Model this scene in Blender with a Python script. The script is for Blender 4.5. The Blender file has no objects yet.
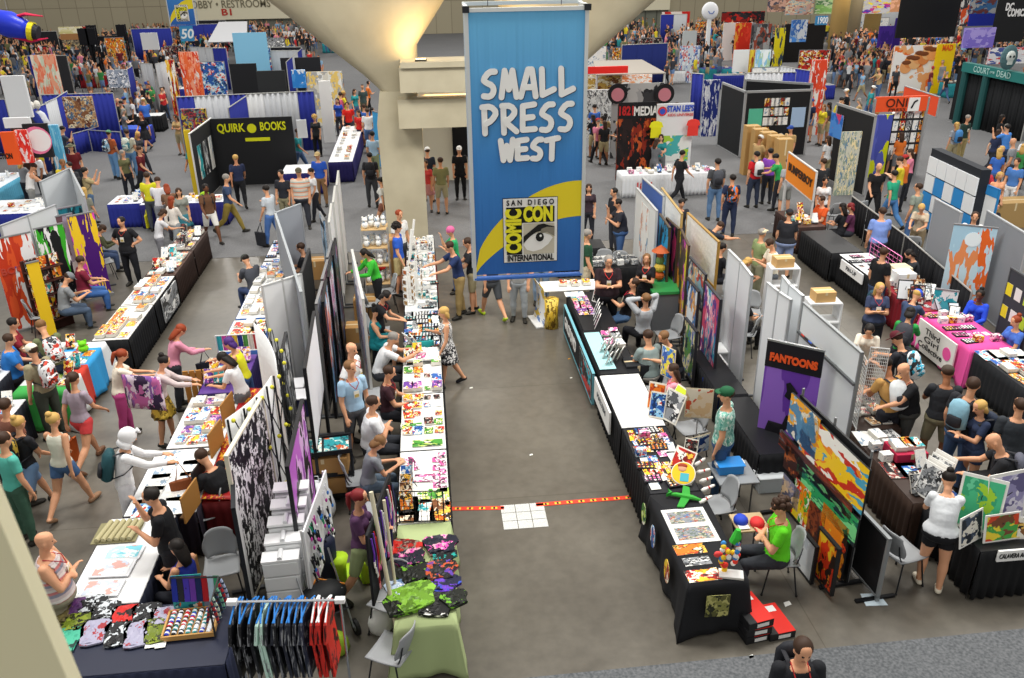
import bpy, math, random
import numpy as np
from mathutils import Vector, Matrix, Euler
PI=math.pi; RAD=math.radians
SC=bpy.context.scene; COL=SC.collection
rng=random.Random(7)
# ---------------------------------------------------------------- camera model (surveyed from the photograph)
FPX,PITCH,ROLL,YAW,CH=854.438,0.431209,-0.0153227,-0.0948398,7.66052
def _rz(v):
    c,s=math.cos(YAW),math.sin(YAW); return Vector((c*v[0]-s*v[1],s*v[0]+c*v[1],v[2]))
FW=_rz((0,math.cos(PITCH),-math.sin(PITCH))); _r=Vector((1,0,0)); _u=Vector((0,math.sin(PITCH),math.cos(PITCH)))
RI=_rz(_r*math.cos(ROLL)+_u*math.sin(ROLL)); UP=_rz(_u*math.cos(ROLL)-_r*math.sin(ROLL))
def ray(px,py): return FW+RI*((px-512)/FPX)+UP*((339-py)/FPX)
def G(px,py,h=0.0):
    d=ray(px,py); t=(h-CH)/d.z; return Vector((d.x*t,d.y*t))
def V(px,py,Y):
    d=ray(px,py); t=Y/d.y; return d.x*t, CH+d.z*t
# ---------------------------------------------------------------- materials
_m={}
def lin(h):
    h=h.lstrip('#'); c=[int(h[i:i+2],16)/255 for i in (0,2,4)]
    return tuple((x/12.92 if x<=.04045 else ((x+.055)/1.055)**2.4) for x in c)+(1.0,)
def M(h,rough=.65,metal=0.0,emit=0.0,cloth=False):
    k=('c',h,rough,metal,emit,cloth)
    if k in _m: return _m[k]
    m=bpy.data.materials.new('paint_'+h.strip('#')); m.use_nodes=True; nt=m.node_tree; b=nt.nodes['Principled BSDF']
    b.inputs['Base Color'].default_value=lin(h); b.inputs['Roughness'].default_value=rough; b.inputs['Metallic'].default_value=metal
    b.inputs['Specular IOR Level'].default_value=.3
    if emit: b.inputs['Emission Color'].default_value=lin(h); b.inputs['Emission Strength'].default_value=emit
    if cloth:
        n=nt.nodes.new('ShaderNodeTexNoise'); n.inputs['Scale'].default_value=9; n.inputs['Detail'].default_value=2
        tc=nt.nodes.new('ShaderNodeTexCoord'); nt.links.new(tc.outputs['Object'],n.inputs['Vector'])
        bp=nt.nodes.new('ShaderNodeBump'); bp.inputs['Strength'].default_value=.5; bp.inputs['Distance'].default_value=.03
        nt.links.new(n.outputs['Fac'],bp.inputs['Height']); nt.links.new(bp.outputs['Normal'],b.inputs['Normal'])
    _m[k]=m; return m
def art(pal,scale=4.0,dist=1.2,mono=False,seed=0,aspect=1.0,rough=.45):
    """printed artwork: hard edged colour shapes; every object that wears it shows another cut of the pattern"""
    k=('a',tuple(pal),scale,dist,seed,aspect)
    if k in _m: return _m[k]
    m=bpy.data.materials.new('artwork'); m.use_nodes=True; nt=m.node_tree; N=nt.nodes; L=nt.links; b=N['Principled BSDF']
    b.inputs['Roughness'].default_value=rough; b.inputs['Specular IOR Level'].default_value=.3
    tc=N.new('ShaderNodeTexCoord'); oi=N.new('ShaderNodeObjectInfo')
    mp=N.new('ShaderNodeMapping'); mp.inputs['Scale'].default_value=(scale,scale,scale*aspect)
    L.new(tc.outputs['Generated'],mp.inputs['Vector'])
    ml=N.new('ShaderNodeMath'); ml.operation='MULTIPLY_ADD'; ml.inputs[1].default_value=37.0; ml.inputs[2].default_value=seed*3.1
    L.new(oi.outputs['Random'],ml.inputs[0])
    cx=N.new('ShaderNodeCombineXYZ'); L.new(ml.outputs[0],cx.inputs[0]); L.new(ml.outputs[0],cx.inputs[1])
    ad=N.new('ShaderNodeVectorMath'); ad.operation='ADD'; L.new(mp.outputs[0],ad.inputs[0]); L.new(cx.outputs[0],ad.inputs[1])
    ns=N.new('ShaderNodeTexNoise'); ns.inputs['Scale'].default_value=1.3; ns.inputs['Detail'].default_value=3; L.new(ad.outputs[0],ns.inputs['Vector'])
    sc=N.new('ShaderNodeVectorMath'); sc.operation='SCALE'; sc.inputs['Scale'].default_value=dist; L.new(ns.outputs['Color'],sc.inputs[0])
    a2=N.new('ShaderNodeVectorMath'); a2.operation='ADD'; L.new(ad.outputs[0],a2.inputs[0]); L.new(sc.outputs[0],a2.inputs[1])
    vo=N.new('ShaderNodeTexVoronoi'); vo.inputs['Scale'].default_value=1.0; L.new(a2.outputs[0],vo.inputs['Vector'])
    sp=N.new('ShaderNodeSeparateColor'); L.new(vo.outputs['Color'],sp.inputs[0])
    n2=N.new('ShaderNodeMath'); n2.operation='MULTIPLY_ADD'; n2.inputs[1].default_value=.55; L.new(ns.outputs['Fac'],n2.inputs[0])
    n3=N.new('ShaderNodeMath'); n3.operation='MULTIPLY'; n3.inputs[1].default_value=.6; L.new(sp.outputs[0],n3.inputs[0]); L.new(n3.outputs[0],n2.inputs[2])
    n2.inputs[1].default_value=.7
    cr=N.new('ShaderNodeValToRGB'); cr.color_ramp.interpolation='CONSTANT'; e=cr.color_ramp.elements
    n=len(pal); e[0].position=0; e[0].color=lin(pal[0]); ps_=[0]+[.3+.7*(.36+.64*(i-1)/(n-1)) for i in range(1,n)]; e[1].position=ps_[-1]; e[1].color=lin(pal[-1])
    for i in range(1,n-1):
        x=e.new(ps_[i]); x.color=lin(pal[i])
    L.new(n2.outputs[0],cr.inputs[0]); L.new(cr.outputs[0],b.inputs['Base Color'])
    _m[k]=m; return m
def lines(bg='#f2f2ee',ink='#3a3a44',sc=16,axis=1):
    """printed page: rows of ink"""
    k=('l',bg,ink,sc,axis)
    if k in _m: return _m[k]
    m=bpy.data.materials.new('printed_page'); m.use_nodes=True; nt=m.node_tree; N=nt.nodes; L=nt.links; b=N['Principled BSDF']; b.inputs['Roughness'].default_value=.6
    tc=N.new('ShaderNodeTexCoord'); br=N.new('ShaderNodeTexBrick'); br.inputs['Scale'].default_value=sc
    br.inputs['Color1'].default_value=lin(ink); br.inputs['Color2'].default_value=lin(bg); br.inputs['Mortar'].default_value=lin(bg); br.inputs['Mortar Size'].default_value=.05
    L.new(tc.outputs['Generated'],br.inputs['Vector']); L.new(br.outputs['Color'],b.inputs['Base Color']); _m[k]=m; return m
def stripes(pal,scale,axis=2,rough=.8):
    """woven bands across the cloth"""
    k=('s',tuple(pal),scale,axis)
    if k in _m: return _m[k]
    m=bpy.data.materials.new('banded_cloth'); m.use_nodes=True; nt=m.node_tree; N=nt.nodes; L=nt.links; b=N['Principled BSDF']; b.inputs['Roughness'].default_value=rough
    tc=N.new('ShaderNodeTexCoord'); sx=N.new('ShaderNodeSeparateXYZ'); L.new(tc.outputs['Object'],sx.inputs[0])
    mu=N.new('ShaderNodeMath'); mu.operation='MULTIPLY'; mu.inputs[1].default_value=scale; L.new(sx.outputs[axis],mu.inputs[0])
    fr=N.new('ShaderNodeMath'); fr.operation='FRACT'; L.new(mu.outputs[0],fr.inputs[0])
    cr=N.new('ShaderNodeValToRGB'); cr.color_ramp.interpolation='CONSTANT'; e=cr.color_ramp.elements; n=len(pal)
    e[0].position=0; e[0].color=lin(pal[0]); e[1].position=(n-1)/n; e[1].color=lin(pal[-1])
    for i in range(1,n-1): x=e.new(i/n); x.color=lin(pal[i])
    L.new(fr.outputs[0],cr.inputs[0]); L.new(cr.outputs[0],b.inputs['Base Color']); _m[k]=m; return m
# ---------------------------------------------------------------- mesh builder
class MB:
    def __init__(s): s.v=[];s.f=[];s.mi=[];s.mats=[]
    def _mt(s,m):
        if m not in s.mats: s.mats.append(m)
        return s.mats.index(m)
    def add(s,vs,fs,m,T=None):
        o=len(s.v)
        s.v+= [tuple(T@Vector(v)) for v in vs] if T is not None else [tuple(v) for v in vs]
        i=s._mt(m); s.f+=[tuple(o+a for a in f) for f in fs]; s.mi+=[i]*len(fs); return s
    def box(s,c,d,m,T=None,bev=0,top=None,front=None):
        x,y,z=[a/2 for a in d]; cx,cy,cz=c
        if bev:
            b=min(bev,x*.9,y*.9,z*.9)
            vs=[];fs=[]
            P=[(-x+b,-y),(x-b,-y),(x,-y+b),(x,y-b),(x-b,y),(-x+b,y),(-x,y-b),(-x,-y+b)]
            for zz,k in ((-z,1),(-z+b,0),(z-b,0),(z,1)):
                for px,py in P:
                    f=1-b/max(x,y)*k if k else 1
                    qx=px-(b*.7 if k and px>0 else -b*.7 if k else 0); qy=py-(b*.7 if k and py>0 else -b*.7 if k else 0)
                    vs.append((cx+qx,cy+qy,cz+zz))
            for r in range(3):
                for i in range(8): j=(i+1)%8; fs.append((r*8+i,r*8+j,r*8+8+j,r*8+8+i))
            fs.append(tuple(range(7,-1,-1))); n=len(fs); 
            s.add(vs,fs,m,T); s.add(vs[24:],[tuple(range(8))],top or m,T); return s
        vs=[(cx+a*x,cy+b*y,cz+c_*z) for a in(-1,1) for b in(-1,1) for c_ in(-1,1)]
        s.add(vs,[(0,1,3,2),(4,6,7,5),(0,2,6,4)],m,T)
        s.add(vs,[(0,4,5,1)],front or m,T); s.add(vs,[(1,5,7,3)],top or m,T); s.add(vs,[(2,3,7,6)],m,T); return s
    def prism(s,pts,z0,z1,m,T=None,side=None):
        n=len(pts); vs=[(x,y,z0) for x,y in pts]+[(x,y,z1) for x,y in pts]
        s.add(vs,[tuple(range(n-1,-1,-1)),tuple(range(n,2*n))],m,T)
        s.add(vs,[(i,(i+1)%n,n+(i+1)%n,n+i) for i in range(n)],side or m,T); return s
    def tube(s,pts,rad,m,n=8,T=None,flat=1.0,up=None,cap=True):
        pts=[Vector(p) for p in pts]; 
        if not hasattr(rad,'__len__'): rad=[rad]*len(pts)
        vs=[];fs=[]; prev=None
        for i,p in enumerate(pts):
            d=(pts[min(i+1,len(pts)-1)]-pts[max(i-1,0)]).normalized()
            if prev is None:
                a=Vector(up) if up else (Vector((1,0,0)) if abs(d.x)<.9 else Vector((0,1,0)))
            else: a=prev
            a=(a-d*a.dot(d)).normalized(); b=d.cross(a); prev=a
            r=rad[i]; ra,rb=(r if hasattr(r,'__len__') else (r,r*flat))
            for k in range(n):
                t=2*PI*k/n; vs.append(p+a*(math.cos(t)*ra)+b*(math.sin(t)*rb))
        L=len(pts)
        for i in range(L-1):
            for k in range(n): j=(k+1)%n; fs.append((i*n+k,i*n+j,(i+1)*n+j,(i+1)*n+k))
        if cap: fs.append(tuple(range(n-1,-1,-1))); fs.append(tuple((L-1)*n+k for k in range(n)))
        return s.add(vs,fs,m,T)
    def ell(s,c,r,m,n=12,k=8,T=None):
        vs=[(c[0],c[1],c[2]-r[2])]; fs=[]
        for i in range(1,k):
            ph=-PI/2+PI*i/k
            for j in range(n):
                t=2*PI*j/n; vs.append((c[0]+r[0]*math.cos(ph)*math.cos(t),c[1]+r[1]*math.cos(ph)*math.sin(t),c[2]+r[2]*math.sin(ph)))
        vs.append((c[0],c[1],c[2]+r[2])); e=len(vs)-1
        for j in range(n):
            q=(j+1)%n; fs.append((0,1+q,1+j)); fs.append((e,e-n+j,e-n+q))
            for i in range(k-2): a=1+i*n; fs.append((a+j,a+q,a+n+q,a+n+j))
        return s.add(vs,fs,m,T)
    def cyl(s,c,r,h,m,n=16,T=None,r2=None): return s.tube([(c[0],c[1],c[2]),(c[0],c[1],c[2]+h)],[r,r if r2 is None else r2],m,n,T)
    def sheet(s,fn,nu,nv,m,T=None,th=0.0):
        g=[[Vector(fn(i/nu,j/nv)) for i in range(nu+1)] for j in range(nv+1)]
        vs=[g[j][i] for j in range(nv+1) for i in range(nu+1)]; W=nu+1
        fs=[(j*W+i,j*W+i+1,(j+1)*W+i+1,(j+1)*W+i) for j in range(nv) for i in range(nu)]
        if th:
            o=len(vs); nn=[]
            for j in range(nv+1):
                for i in range(nu+1):
                    a=g[j][min(i+1,nu)]-g[j][max(i-1,0)]; b=g[min(j+1,nv)][i]-g[max(j-1,0)][i]; c=a.cross(b)
                    nn.append(g[j][i]-(c.normalized() if c.length>1e-9 else Vector((0,0,1)))*th)
            vs=vs+nn; fs2=[tuple(o+a for a in reversed(f)) for f in fs]
            ed=[i for i in range(W)]+[j*W+nu for j in range(1,nv+1)]+[nv*W+i for i in range(nu-1,-1,-1)]+[j*W for j in range(nv-1,0,-1)]
            fs=fs+fs2+[(ed[(k+1)%len(ed)],ed[k],o+ed[k],o+ed[(k+1)%len(ed)]) for k in range(len(ed))]
        return s.add(vs,fs,m,T)
    def mesh(s,name,smooth=False):
        me=bpy.data.meshes.new(name); me.from_pydata([tuple(v) for v in s.v],[],s.f)
        for m in s.mats: me.materials.append(m)
        me.polygons.foreach_set('material_index',s.mi)
        if smooth: me.polygons.foreach_set('use_smooth',[True]*len(s.f))
        me.update(); return me
def link(name,me,parent=None,loc=(0,0,0),rz=0.0):
    o=bpy.data.objects.new(name,me); COL.objects.link(o)
    if parent is not None: o.parent=parent
    o.location=loc; o.rotation_euler=(0,0,rz); return o
def obj(name,mb,parent=None,loc=(0,0,0),rz=0.0,smooth=False): return link(name,mb.mesh(name,smooth),parent,loc,rz)
def tag(o,label=None,cat=None,group=None,kind=None):
    if label: o['label']=label
    if cat: o['category']=cat
    if group: o['group']=group
    if kind: o['kind']=kind
    return o
def thing(name,label,cat,loc=(0,0,0),rz=0.0,group=None):
    o=bpy.data.objects.new(name,None); COL.objects.link(o); o.empty_display_size=.1
    if len(loc)==2: loc=(loc[0],loc[1],0)
    o.location=loc; o.rotation_euler=(0,0,rz); return tag(o,label,cat,group)
def copy_tree(o,parent=None):
    c=o.copy(); COL.objects.link(c)
    if parent is not None: c.parent=parent
    for ch in list(o.children): copy_tree(ch,c)
    return c
def FR(p0,p1):
    """frame of an upright board that runs from p0 to p1: centre, turn, width"""
    p0=Vector(p0[:2]);p1=Vector(p1[:2]); d=p1-p0; c=(p0+p1)/2; return c,math.atan2(d.y,d.x),d.length
_font=None
def text(s,size,mat,parent,loc,rot=(PI/2,0,0),ext=.004,width=None,name='lettering',bold=0.0,shear=0.0,align='CENTER'):
    cu=bpy.data.curves.new('t','FONT'); cu.body=s; cu.size=size; cu.extrude=ext; cu.offset=bold; cu.shear=shear; cu.align_x=align; cu.align_y='CENTER'; cu.resolution_u=3
    t=bpy.data.objects.new('t',cu); COL.objects.link(t); bpy.context.view_layer.update()
    me=bpy.data.meshes.new_from_object(t.evaluated_get(bpy.context.evaluated_depsgraph_get())); bpy.data.objects.remove(t); bpy.data.curves.remove(cu)
    me.materials.clear(); me.materials.append(mat)
    o=link(name,me,parent,loc); o.rotation_euler=rot
    if width:
        xs=[v.co.x for v in me.vertices]; w=max(xs)-min(xs); k=width/max(w,1e-6)
        for v in me.vertices: v.co.x*=k
    return o
# hand lettered strokes on a 1 x 1 cell
STK={'S':[[(.86,.93),(.5,.93),(.12,.66),(.3,.56),(.7,.45),(.78,.25),(.55,.06),(.14,.09)]],
'M':[[(.04,.03),(.26,.95),(.5,.3),(.74,.95),(.97,.03)]],
'A':[[(.04,.03),(.5,.97),(.74,.97),(.97,.03)],[(.24,.36),(.86,.36)]],
'L':[[(.16,.97),(.2,.07),(.92,.26)]],
'P':[[(.14,.9),(.16,.02)],[(.02,.9),(.55,.93),(.92,.72),(.6,.46),(.2,.34)]],
'R':[[(.14,.9),(.16,.02)],[(.06,.93),(.62,.93),(.9,.72),(.55,.48),(.2,.42),(.94,.06)]],
'E':[[(.88,.95),(.16,.9),(.14,.1),(.92,.12)],[(.16,.5),(.78,.53)]],
'W':[[(.03,.93),(.22,.05),(.5,.7),(.74,.05),(.98,.97)]],
'T':[[(.02,.88),(.98,.97)],[(.5,.9),(.46,.03)]]}
def stroke_text(mb,word,x0,x1,z0,z1,y,mat,r,order=1):
    n=len(word); cw=(x1-x0)/n
    for i,ch in enumerate(word):
        for si_,st in enumerate(STK[ch]):
            pts=[(x0+cw*(i+.08+.84*a),y,z0+(z1-z0)*b) for a,b in st]
            # round the strokes a little
            q=[pts[0]]
            for a,b in zip(pts,pts[1:]): q+=[tuple(a[k]+(b[k]-a[k])*t for k in range(3)) for t in (.25,.75)]
            q.append(pts[-1]); q=q if ch in 'SPRC' else pts
            mb.tube(q,[(r,.006)]*len(q),mat,10,up=None) if False else _ribbon(mb,q,r,mat,y-.004*si_-.0013*(i%3))
def _ribbon(mb,pts,r,mat,y):
    for i_,(a,b) in enumerate(zip(pts,pts[1:])):
        y-=.0006; a=Vector((a[0],a[2]));b=Vector((b[0],b[2])); d=(b-a); L=d.length
        if L<1e-6: continue
        t=math.atan2(d.y,d.x); poly=[]
        for k in range(7): an=t+PI/2+PI*k/6; poly.append((a.x+r*math.cos(an),a.y+r*math.sin(an)))
        for k in range(7): an=t-PI/2+PI*k/6; poly.append((b.x+r*math.cos(an),b.y+r*math.sin(an)))
        n=len(poly); vs=[(p[0],y,p[1]) for p in poly]+[(p[0],y-.012,p[1]) for p in poly]
        mb.add(vs,[tuple(range(n)),tuple(range(2*n-1,n-1,-1))]+[((i+1)%n,i,n+i,n+(i+1)%n) for i in range(n)],mat)
# ---------------------------------------------------------------- people
POSE={ # lean, (Lhip,Lknee,Rhip,Rknee,splay), armL, armR (raise, out, elbow, inward), head(pitch,yaw), sit
'stand':(2,(0,2,0,2,4),(4,9,14,10),(4,9,14,10),(5,0),0),
'relax':(0,(4,6,-3,3,5),(-4,12,22,20),(6,9,18,10),(0,20),0),
'walk':(4,(26,8,-20,28,2),(-22,8,18,5),(24,8,28,5),(4,0),0),
'walk2':(4,(-18,26,24,6,2),(22,8,30,5),(-18,9,14,5),(6,-15),0),
'fold':(0,(3,3,-2,3,4),(22,8,82,66),(26,8,80,66),(6,10),0),
'reach':(14,(8,6,-6,4,4),(48,8,30,8),(58,8,25,0),(16,0),0),
'browse':(18,(6,6,-4,4,4),(34,8,52,22),(44,8,40,10),(32,0),0),
'hips':(0,(2,3,-3,4,7),(-14,36,78,70),(-14,36,78,70),(4,-15),0),
'read':(5,(2,2,0,3,4),(28,8,88,28),(28,8,88,28),(34,0),0),
'point':(5,(5,4,-5,4,4),(4,9,20,12),(82,12,6,0),(4,0),0),
'photo':(2,(3,3,-3,3,5),(62,18,92,30),(62,18,92,30),(0,0),0),
'bend':(52,(6,8,-4,6,4),(62,8,18,8),(70,8,14,4),(30,0),0),
'chin':(6,(4,4,-2,4,4),(20,8,96,40),(46,10,118,30),(10,0),0),
'sit':(4,(82,80,80,82,7),(26,9,60,22),(30,9,56,18),(12,0),1),
'sitread':(16,(82,80,80,82,6),(36,9,66,26),(36,9,66,26),(36,0),1),
'sitlean':(30,(84,86,80,80,8),(60,14,44,26),(64,14,44,22),(10,0),1),
'sitback':(-18,(74,50,70,52,6),(40,14,70,40),(-30,20,20,0),(0,10),1),
'sithead':(-8,(80,76,78,80,8),(150,30,110,60),(150,30,110,60),(0,0),1),
'sitfold':(2,(82,80,80,82,8),(22,8,82,66),(26,8,80,66),(8,0),1),
'clasp':(3,(3,3,-3,3,6),(34,8,68,48),(34,8,68,48),(16,0),0),
'bag':(2,(14,5,-14,16,3),(8,10,20,8),(20,10,96,20),(6,0),0),
'kneel':(6,(70,140,70,140,8),(30,9,50,20),(30,9,60,20),(16,0),2),
}
def _rx(v,a): c,s=math.cos(a),math.sin(a); return Vector((v[0],c*v[1]+s*v[2],-s*v[1]+c*v[2]))  # tip +z towards +y
def skeleton(h,sex,pose,bw):
    lean,lg,aL,aR,hd,sit=POSE[pose]; J={}
    P=Vector((0,0,0)); ln=RAD(lean)
    def up(t): return _rx(Vector((0,0,1)),ln*t)
    S1=P+up(.45)*.12*h; N=S1+up(1.05)*.18*h; J['P'],J['S'],J['N']=P,S1,N
    U=up(1.05); sh=(.098 if sex=='m' else .086)*h*(.6+.4*bw)
    for s,k,arm in ((-1,'L',aL),(1,'R',aR)):
        A=N-U*.022*h+Vector((s*sh,0,0)); f,ab,el,inn=[RAD(x) for x in arm]
        d=Vector((s*math.sin(ab),math.sin(f)*math.cos(ab),-math.cos(f)*math.cos(ab)))
        d=_rx(d,ln*.6) if f<.7 else d
        E_=A+d*.172*h
        a=f+el; e=Vector((0,math.sin(a),-math.cos(a))); hor=e.y
        e=Vector((-s*math.sin(inn)*abs(hor)+s*math.sin(ab)*.3*abs(e.z),math.cos(inn)*hor,e.z)).normalized()
        W=E_+e*.150*h; Hn=W+e*.085*h; J['A'+k],J['E'+k],J['W'+k],J['H'+k]=A,E_,W,Hn
    for s,k,hp,kn in ((-1,'L',lg[0],lg[1]),(1,'R',lg[2],lg[3])):
        spl=RAD(lg[4]); A=P+Vector((s*.052*h,0,-.012*h)); f=RAD(hp)
        d=Vector((s*math.sin(spl),math.sin(f),-math.cos(f))).normalized(); K=A+d*.245*h
        g=f-RAD(kn); e=Vector((0,math.sin(g),-math.cos(g))); F_=K+e*.235*h
        fa=max(-.9,min(.35,g*.7)); fd=Vector((s*.18,math.cos(fa),math.sin(fa))).normalized()
        J['J'+k],J['K'+k],J['F'+k],J['T'+k]=A,K,F_,F_+Vector((0,0,-.028*h))+fd*.098*h; J['fd'+k]=fd
    low=min(min(J['F'+k].z-.042*h,J['T'+k].z-.012*h) for k in 'LR')
    if sit==1: dz=.475+.035*h-.0
    elif sit==2: dz=-min(J['K'+k].z for k in 'LR')+.055
    else: dz=-low
    for k in list(J):
        if not k.startswith('fd'): J[k]=J[k]+Vector((0,0,dz))
    hp=RAD(hd[0])+ln*.55; J['hy']=RAD(hd[1])
    hu=_rx(Vector((0,0,1)),hp*.8); nk=_rx(Vector((0,0,1)),ln*.7+RAD(hd[0])*.3)
    J['N2']=J['N']+nk*.045*h; J['C']=J['N2']+nk*.012*h+hu*.066*h+_rx(Vector((0,1,0)),hp)*.012*h
    J['HM']=Matrix.Translation(J['C'])@Matrix.Rotation(J['hy'],4,'Z')@Matrix.Rotation(-hp,4,'X')
    return J
def body_mb(h,sex,pose,bw,hands):
    J=skeleton(h,sex,pose,bw); mb=MB(); m=None; f=sex=='f'; g=(.9 if f else 1.0)*(.75+.25*bw)
    mb.mats=[None]
    def T(p,r,n=10,**k): mb.tube(p,r,None,n,**k)
    # torso, ring by ring
    rings=[(-.062,.045,.045),(-.045,.083,.058),(-.015,.096,.068),(.03,.092,.064),(.08,.078,.056),(.13,.080,.057),(.18,.092,.062),(.225,.098,.063),(.26,.094,.056),(.285,.070,.046),(.305,.036,.036)]
    if f: rings=[(t,(a*1.02 if t<.04 else a*.86),(b*.98 if t<.04 else b*.92)) for t,a,b in rings]
    P,S1,N=J['P'],J['S'],J['N']; pts=[];rr=[]
    for t,a,b in rings:
        if t<0: p=P+(P-S1).normalized()*(-t)*h*1.0; 
        elif t<.12: p=P+(S1-P)*(t/.12)
        else: p=S1+(N-S1)*((t-.12)/.18)
        k=bw*(1.12 if t<.17 and bw>1 else 1); pts.append(p); rr.append((a*h*k,b*h*k*(1.25 if bw>1.1 and t<.2 else 1)))
    T(pts,rr,16,up=(1,0,0))
    if f:
        for s in (-1,1): mb.ell(N-(N-S1).normalized()*.075*h+Vector((s*.042*h,.048*h,0)),(.036*h,.034*h,.036*h),None)
    for k,s in (('L',-1),('R',1)):
        A,E_,W,Hn=J['A'+k],J['E'+k],J['W'+k],J['H'+k]
        mb.ell(A,(.034*h*g,.033*h*g,.033*h*g),None)
        T([A,A.lerp(E_,.5),E_],[.033*h*g,.030*h*g,.0235*h*g]); mb.ell(E_,(.0235*h*g,)*3,None,8,6)
        T([E_,E_.lerp(W,.3),W],[.0235*h*g,.024*h*g,.0155*h*g])
        d=(Hn-W).normalized(); sd=Vector((1,0,0)); sd=(sd-d*sd.dot(d)).normalized()
        T([W-d*.01*h,W+d*.025*h,W+d*.052*h],[(.015*h,.013*h),(.024*h,.012*h),(.022*h,.010*h)],10,up=tuple(sd))
        if hands:
            nn=d.cross(sd); 
            if nn.z>0: nn=-nn
            for i,(o,l) in enumerate(((-.016,.040),(-.0055,.046),(.0055,.043),(.016,.034))):
                b0=W+d*.048*h+sd*o*h; T([b0,b0+d*l*.5*h+nn*.004*h,b0+d*l*.9*h+nn*(.016+.003*i)*h],[.0062*h,.0058*h,.0048*h],6)
            ts=-s; b0=W+d*.018*h+sd*(ts*.018)*h; T([b0,b0+d*.018*h+sd*ts*.016*h,b0+d*.040*h+sd*ts*.020*h+nn*.006*h],[.0085*h,.0068*h,.0055*h],6)
        else: T([W+d*.045*h,W+d*.09*h],[(.021*h,.010*h),(.012*h,.007*h)],8,up=tuple(sd))
        A,K,F_=J['J'+k],J['K'+k],J['F'+k]; q=bw*.5+.5
        mb.ell(A,(.056*h*q,.058*h*q,.056*h*q),None)
        T([A,A.lerp(K,.35),K],[.055*h*q,.050*h*q,.034*h*q]); mb.ell(K,(.035*h*q,)*3,None,10,7)
        T([K,K.lerp(F_,.3),K.lerp(F_,.7),F_],[.033*h*q,.036*h*q,.025*h*q,.021*h*q])
        fd=J['fd'+k]; ctr=F_+Vector((0,0,-.020*h)); dn=fd.cross(Vector((1,0,0))); 
        T([ctr-fd*.040*h,ctr-fd*.02*h,ctr+fd*.03*h-Vector((0,0,.002*h)),ctr+fd*.075*h-Vector((0,0,.007*h)),ctr+fd*.098*h-Vector((0,0,.010*h))],[(.014*h,.012*h),(.022*h,.023*h),(.025*h,.021*h),(.027*h,.014*h),(.014*h,.009*h)],10,up=(1,0,0))
        mb.ell(F_,(.021*h,.021*h,.023*h),None,8,6)
    T([N-Vector((0,0,.01*h)),J['N2'],J['C']-(J['C']-J['N2'])*.35],[.034*h*g,.030*h*g,.031*h*g])
    H=J['HM']; vs=[(-.064,.014,.016,.020),(-.052,.030,.030,.016),(-.030,.039,.045,.007),(0,.044,.052,.001),(.028,.045,.056,-.003),(.050,.037,.047,-.005),(.064,.018,.024,-.005)]
    R=MB(); R.mats=[None]
    pts=[(0,y*h,z*h) for z,a,b,y in vs]; R.tube(pts,[(a*h,b*h) for z,a,b,y in vs],None,14,up=(1,0,0))
    R.tube([(0,.050*h,.008*h),(0,.058*h,-.006*h),(0,.066*h,-.014*h),(0,.052*h,-.020*h)],[.005*h,.007*h,.009*h,.007*h],None,6)
    for s in (-1,1): R.ell((s*.047*h,-.004*h,-.004*h),(.007*h,.012*h,.018*h),None,6,5)
    mb.add(R.v,R.f,None,H); return mb,J
_bc={}
def classify(co,J,h,bw):
    seg=[('torso',J['P']+(J['S']-J['P'])*.12,J['S'],.085,.080),('torso',J['S'],J['N'],.080,.075),('pelvis',J['P']-Vector((0,0,.03*h)),J['P'],.085,.085),
    ('neck',J['N']+(J['N2']-J['N'])*.3,J['N2'],.03,.03),('head',J['C']-Vector((0,0,.02*h)),J['C']+Vector((0,0,.02*h)),.048,.05)]
    for k in 'LR': seg+=[('uarm'+k,J['A'+k],J['E'+k],.035,.024),('farm'+k,J['E'+k],J['W'+k],.024,.016),('hand'+k,J['W'+k]+(J['H'+k]-J['W'+k])*.1,J['H'+k],.02,.012),
        ('thigh'+k,J['J'+k],J['K'+k],.055,.034),('calf'+k,J['K'+k],J['F'+k],.035,.021),('foot'+k,J['F'+k]-Vector((0,0,.02*h)),J['T'+k],.026,.018)]
    D=[];TT=[]
    for n,a,b,ra,rb in seg:
        a=np.array(a);b=np.array(b);d=b-a; t=np.clip(((co-a)@d)/(d@d+1e-12),0,1); D.append(np.linalg.norm(co-a-t[:,None]*d,axis=1)-(ra+(rb-ra)*t)*h*(bw if n in('torso','pelvis') else 1)); TT.append(t)
    D=np.array(D); i=D.argmin(0); return [s[0] for s in seg],i,np.array(TT)[i,np.arange(len(i))]
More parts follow.
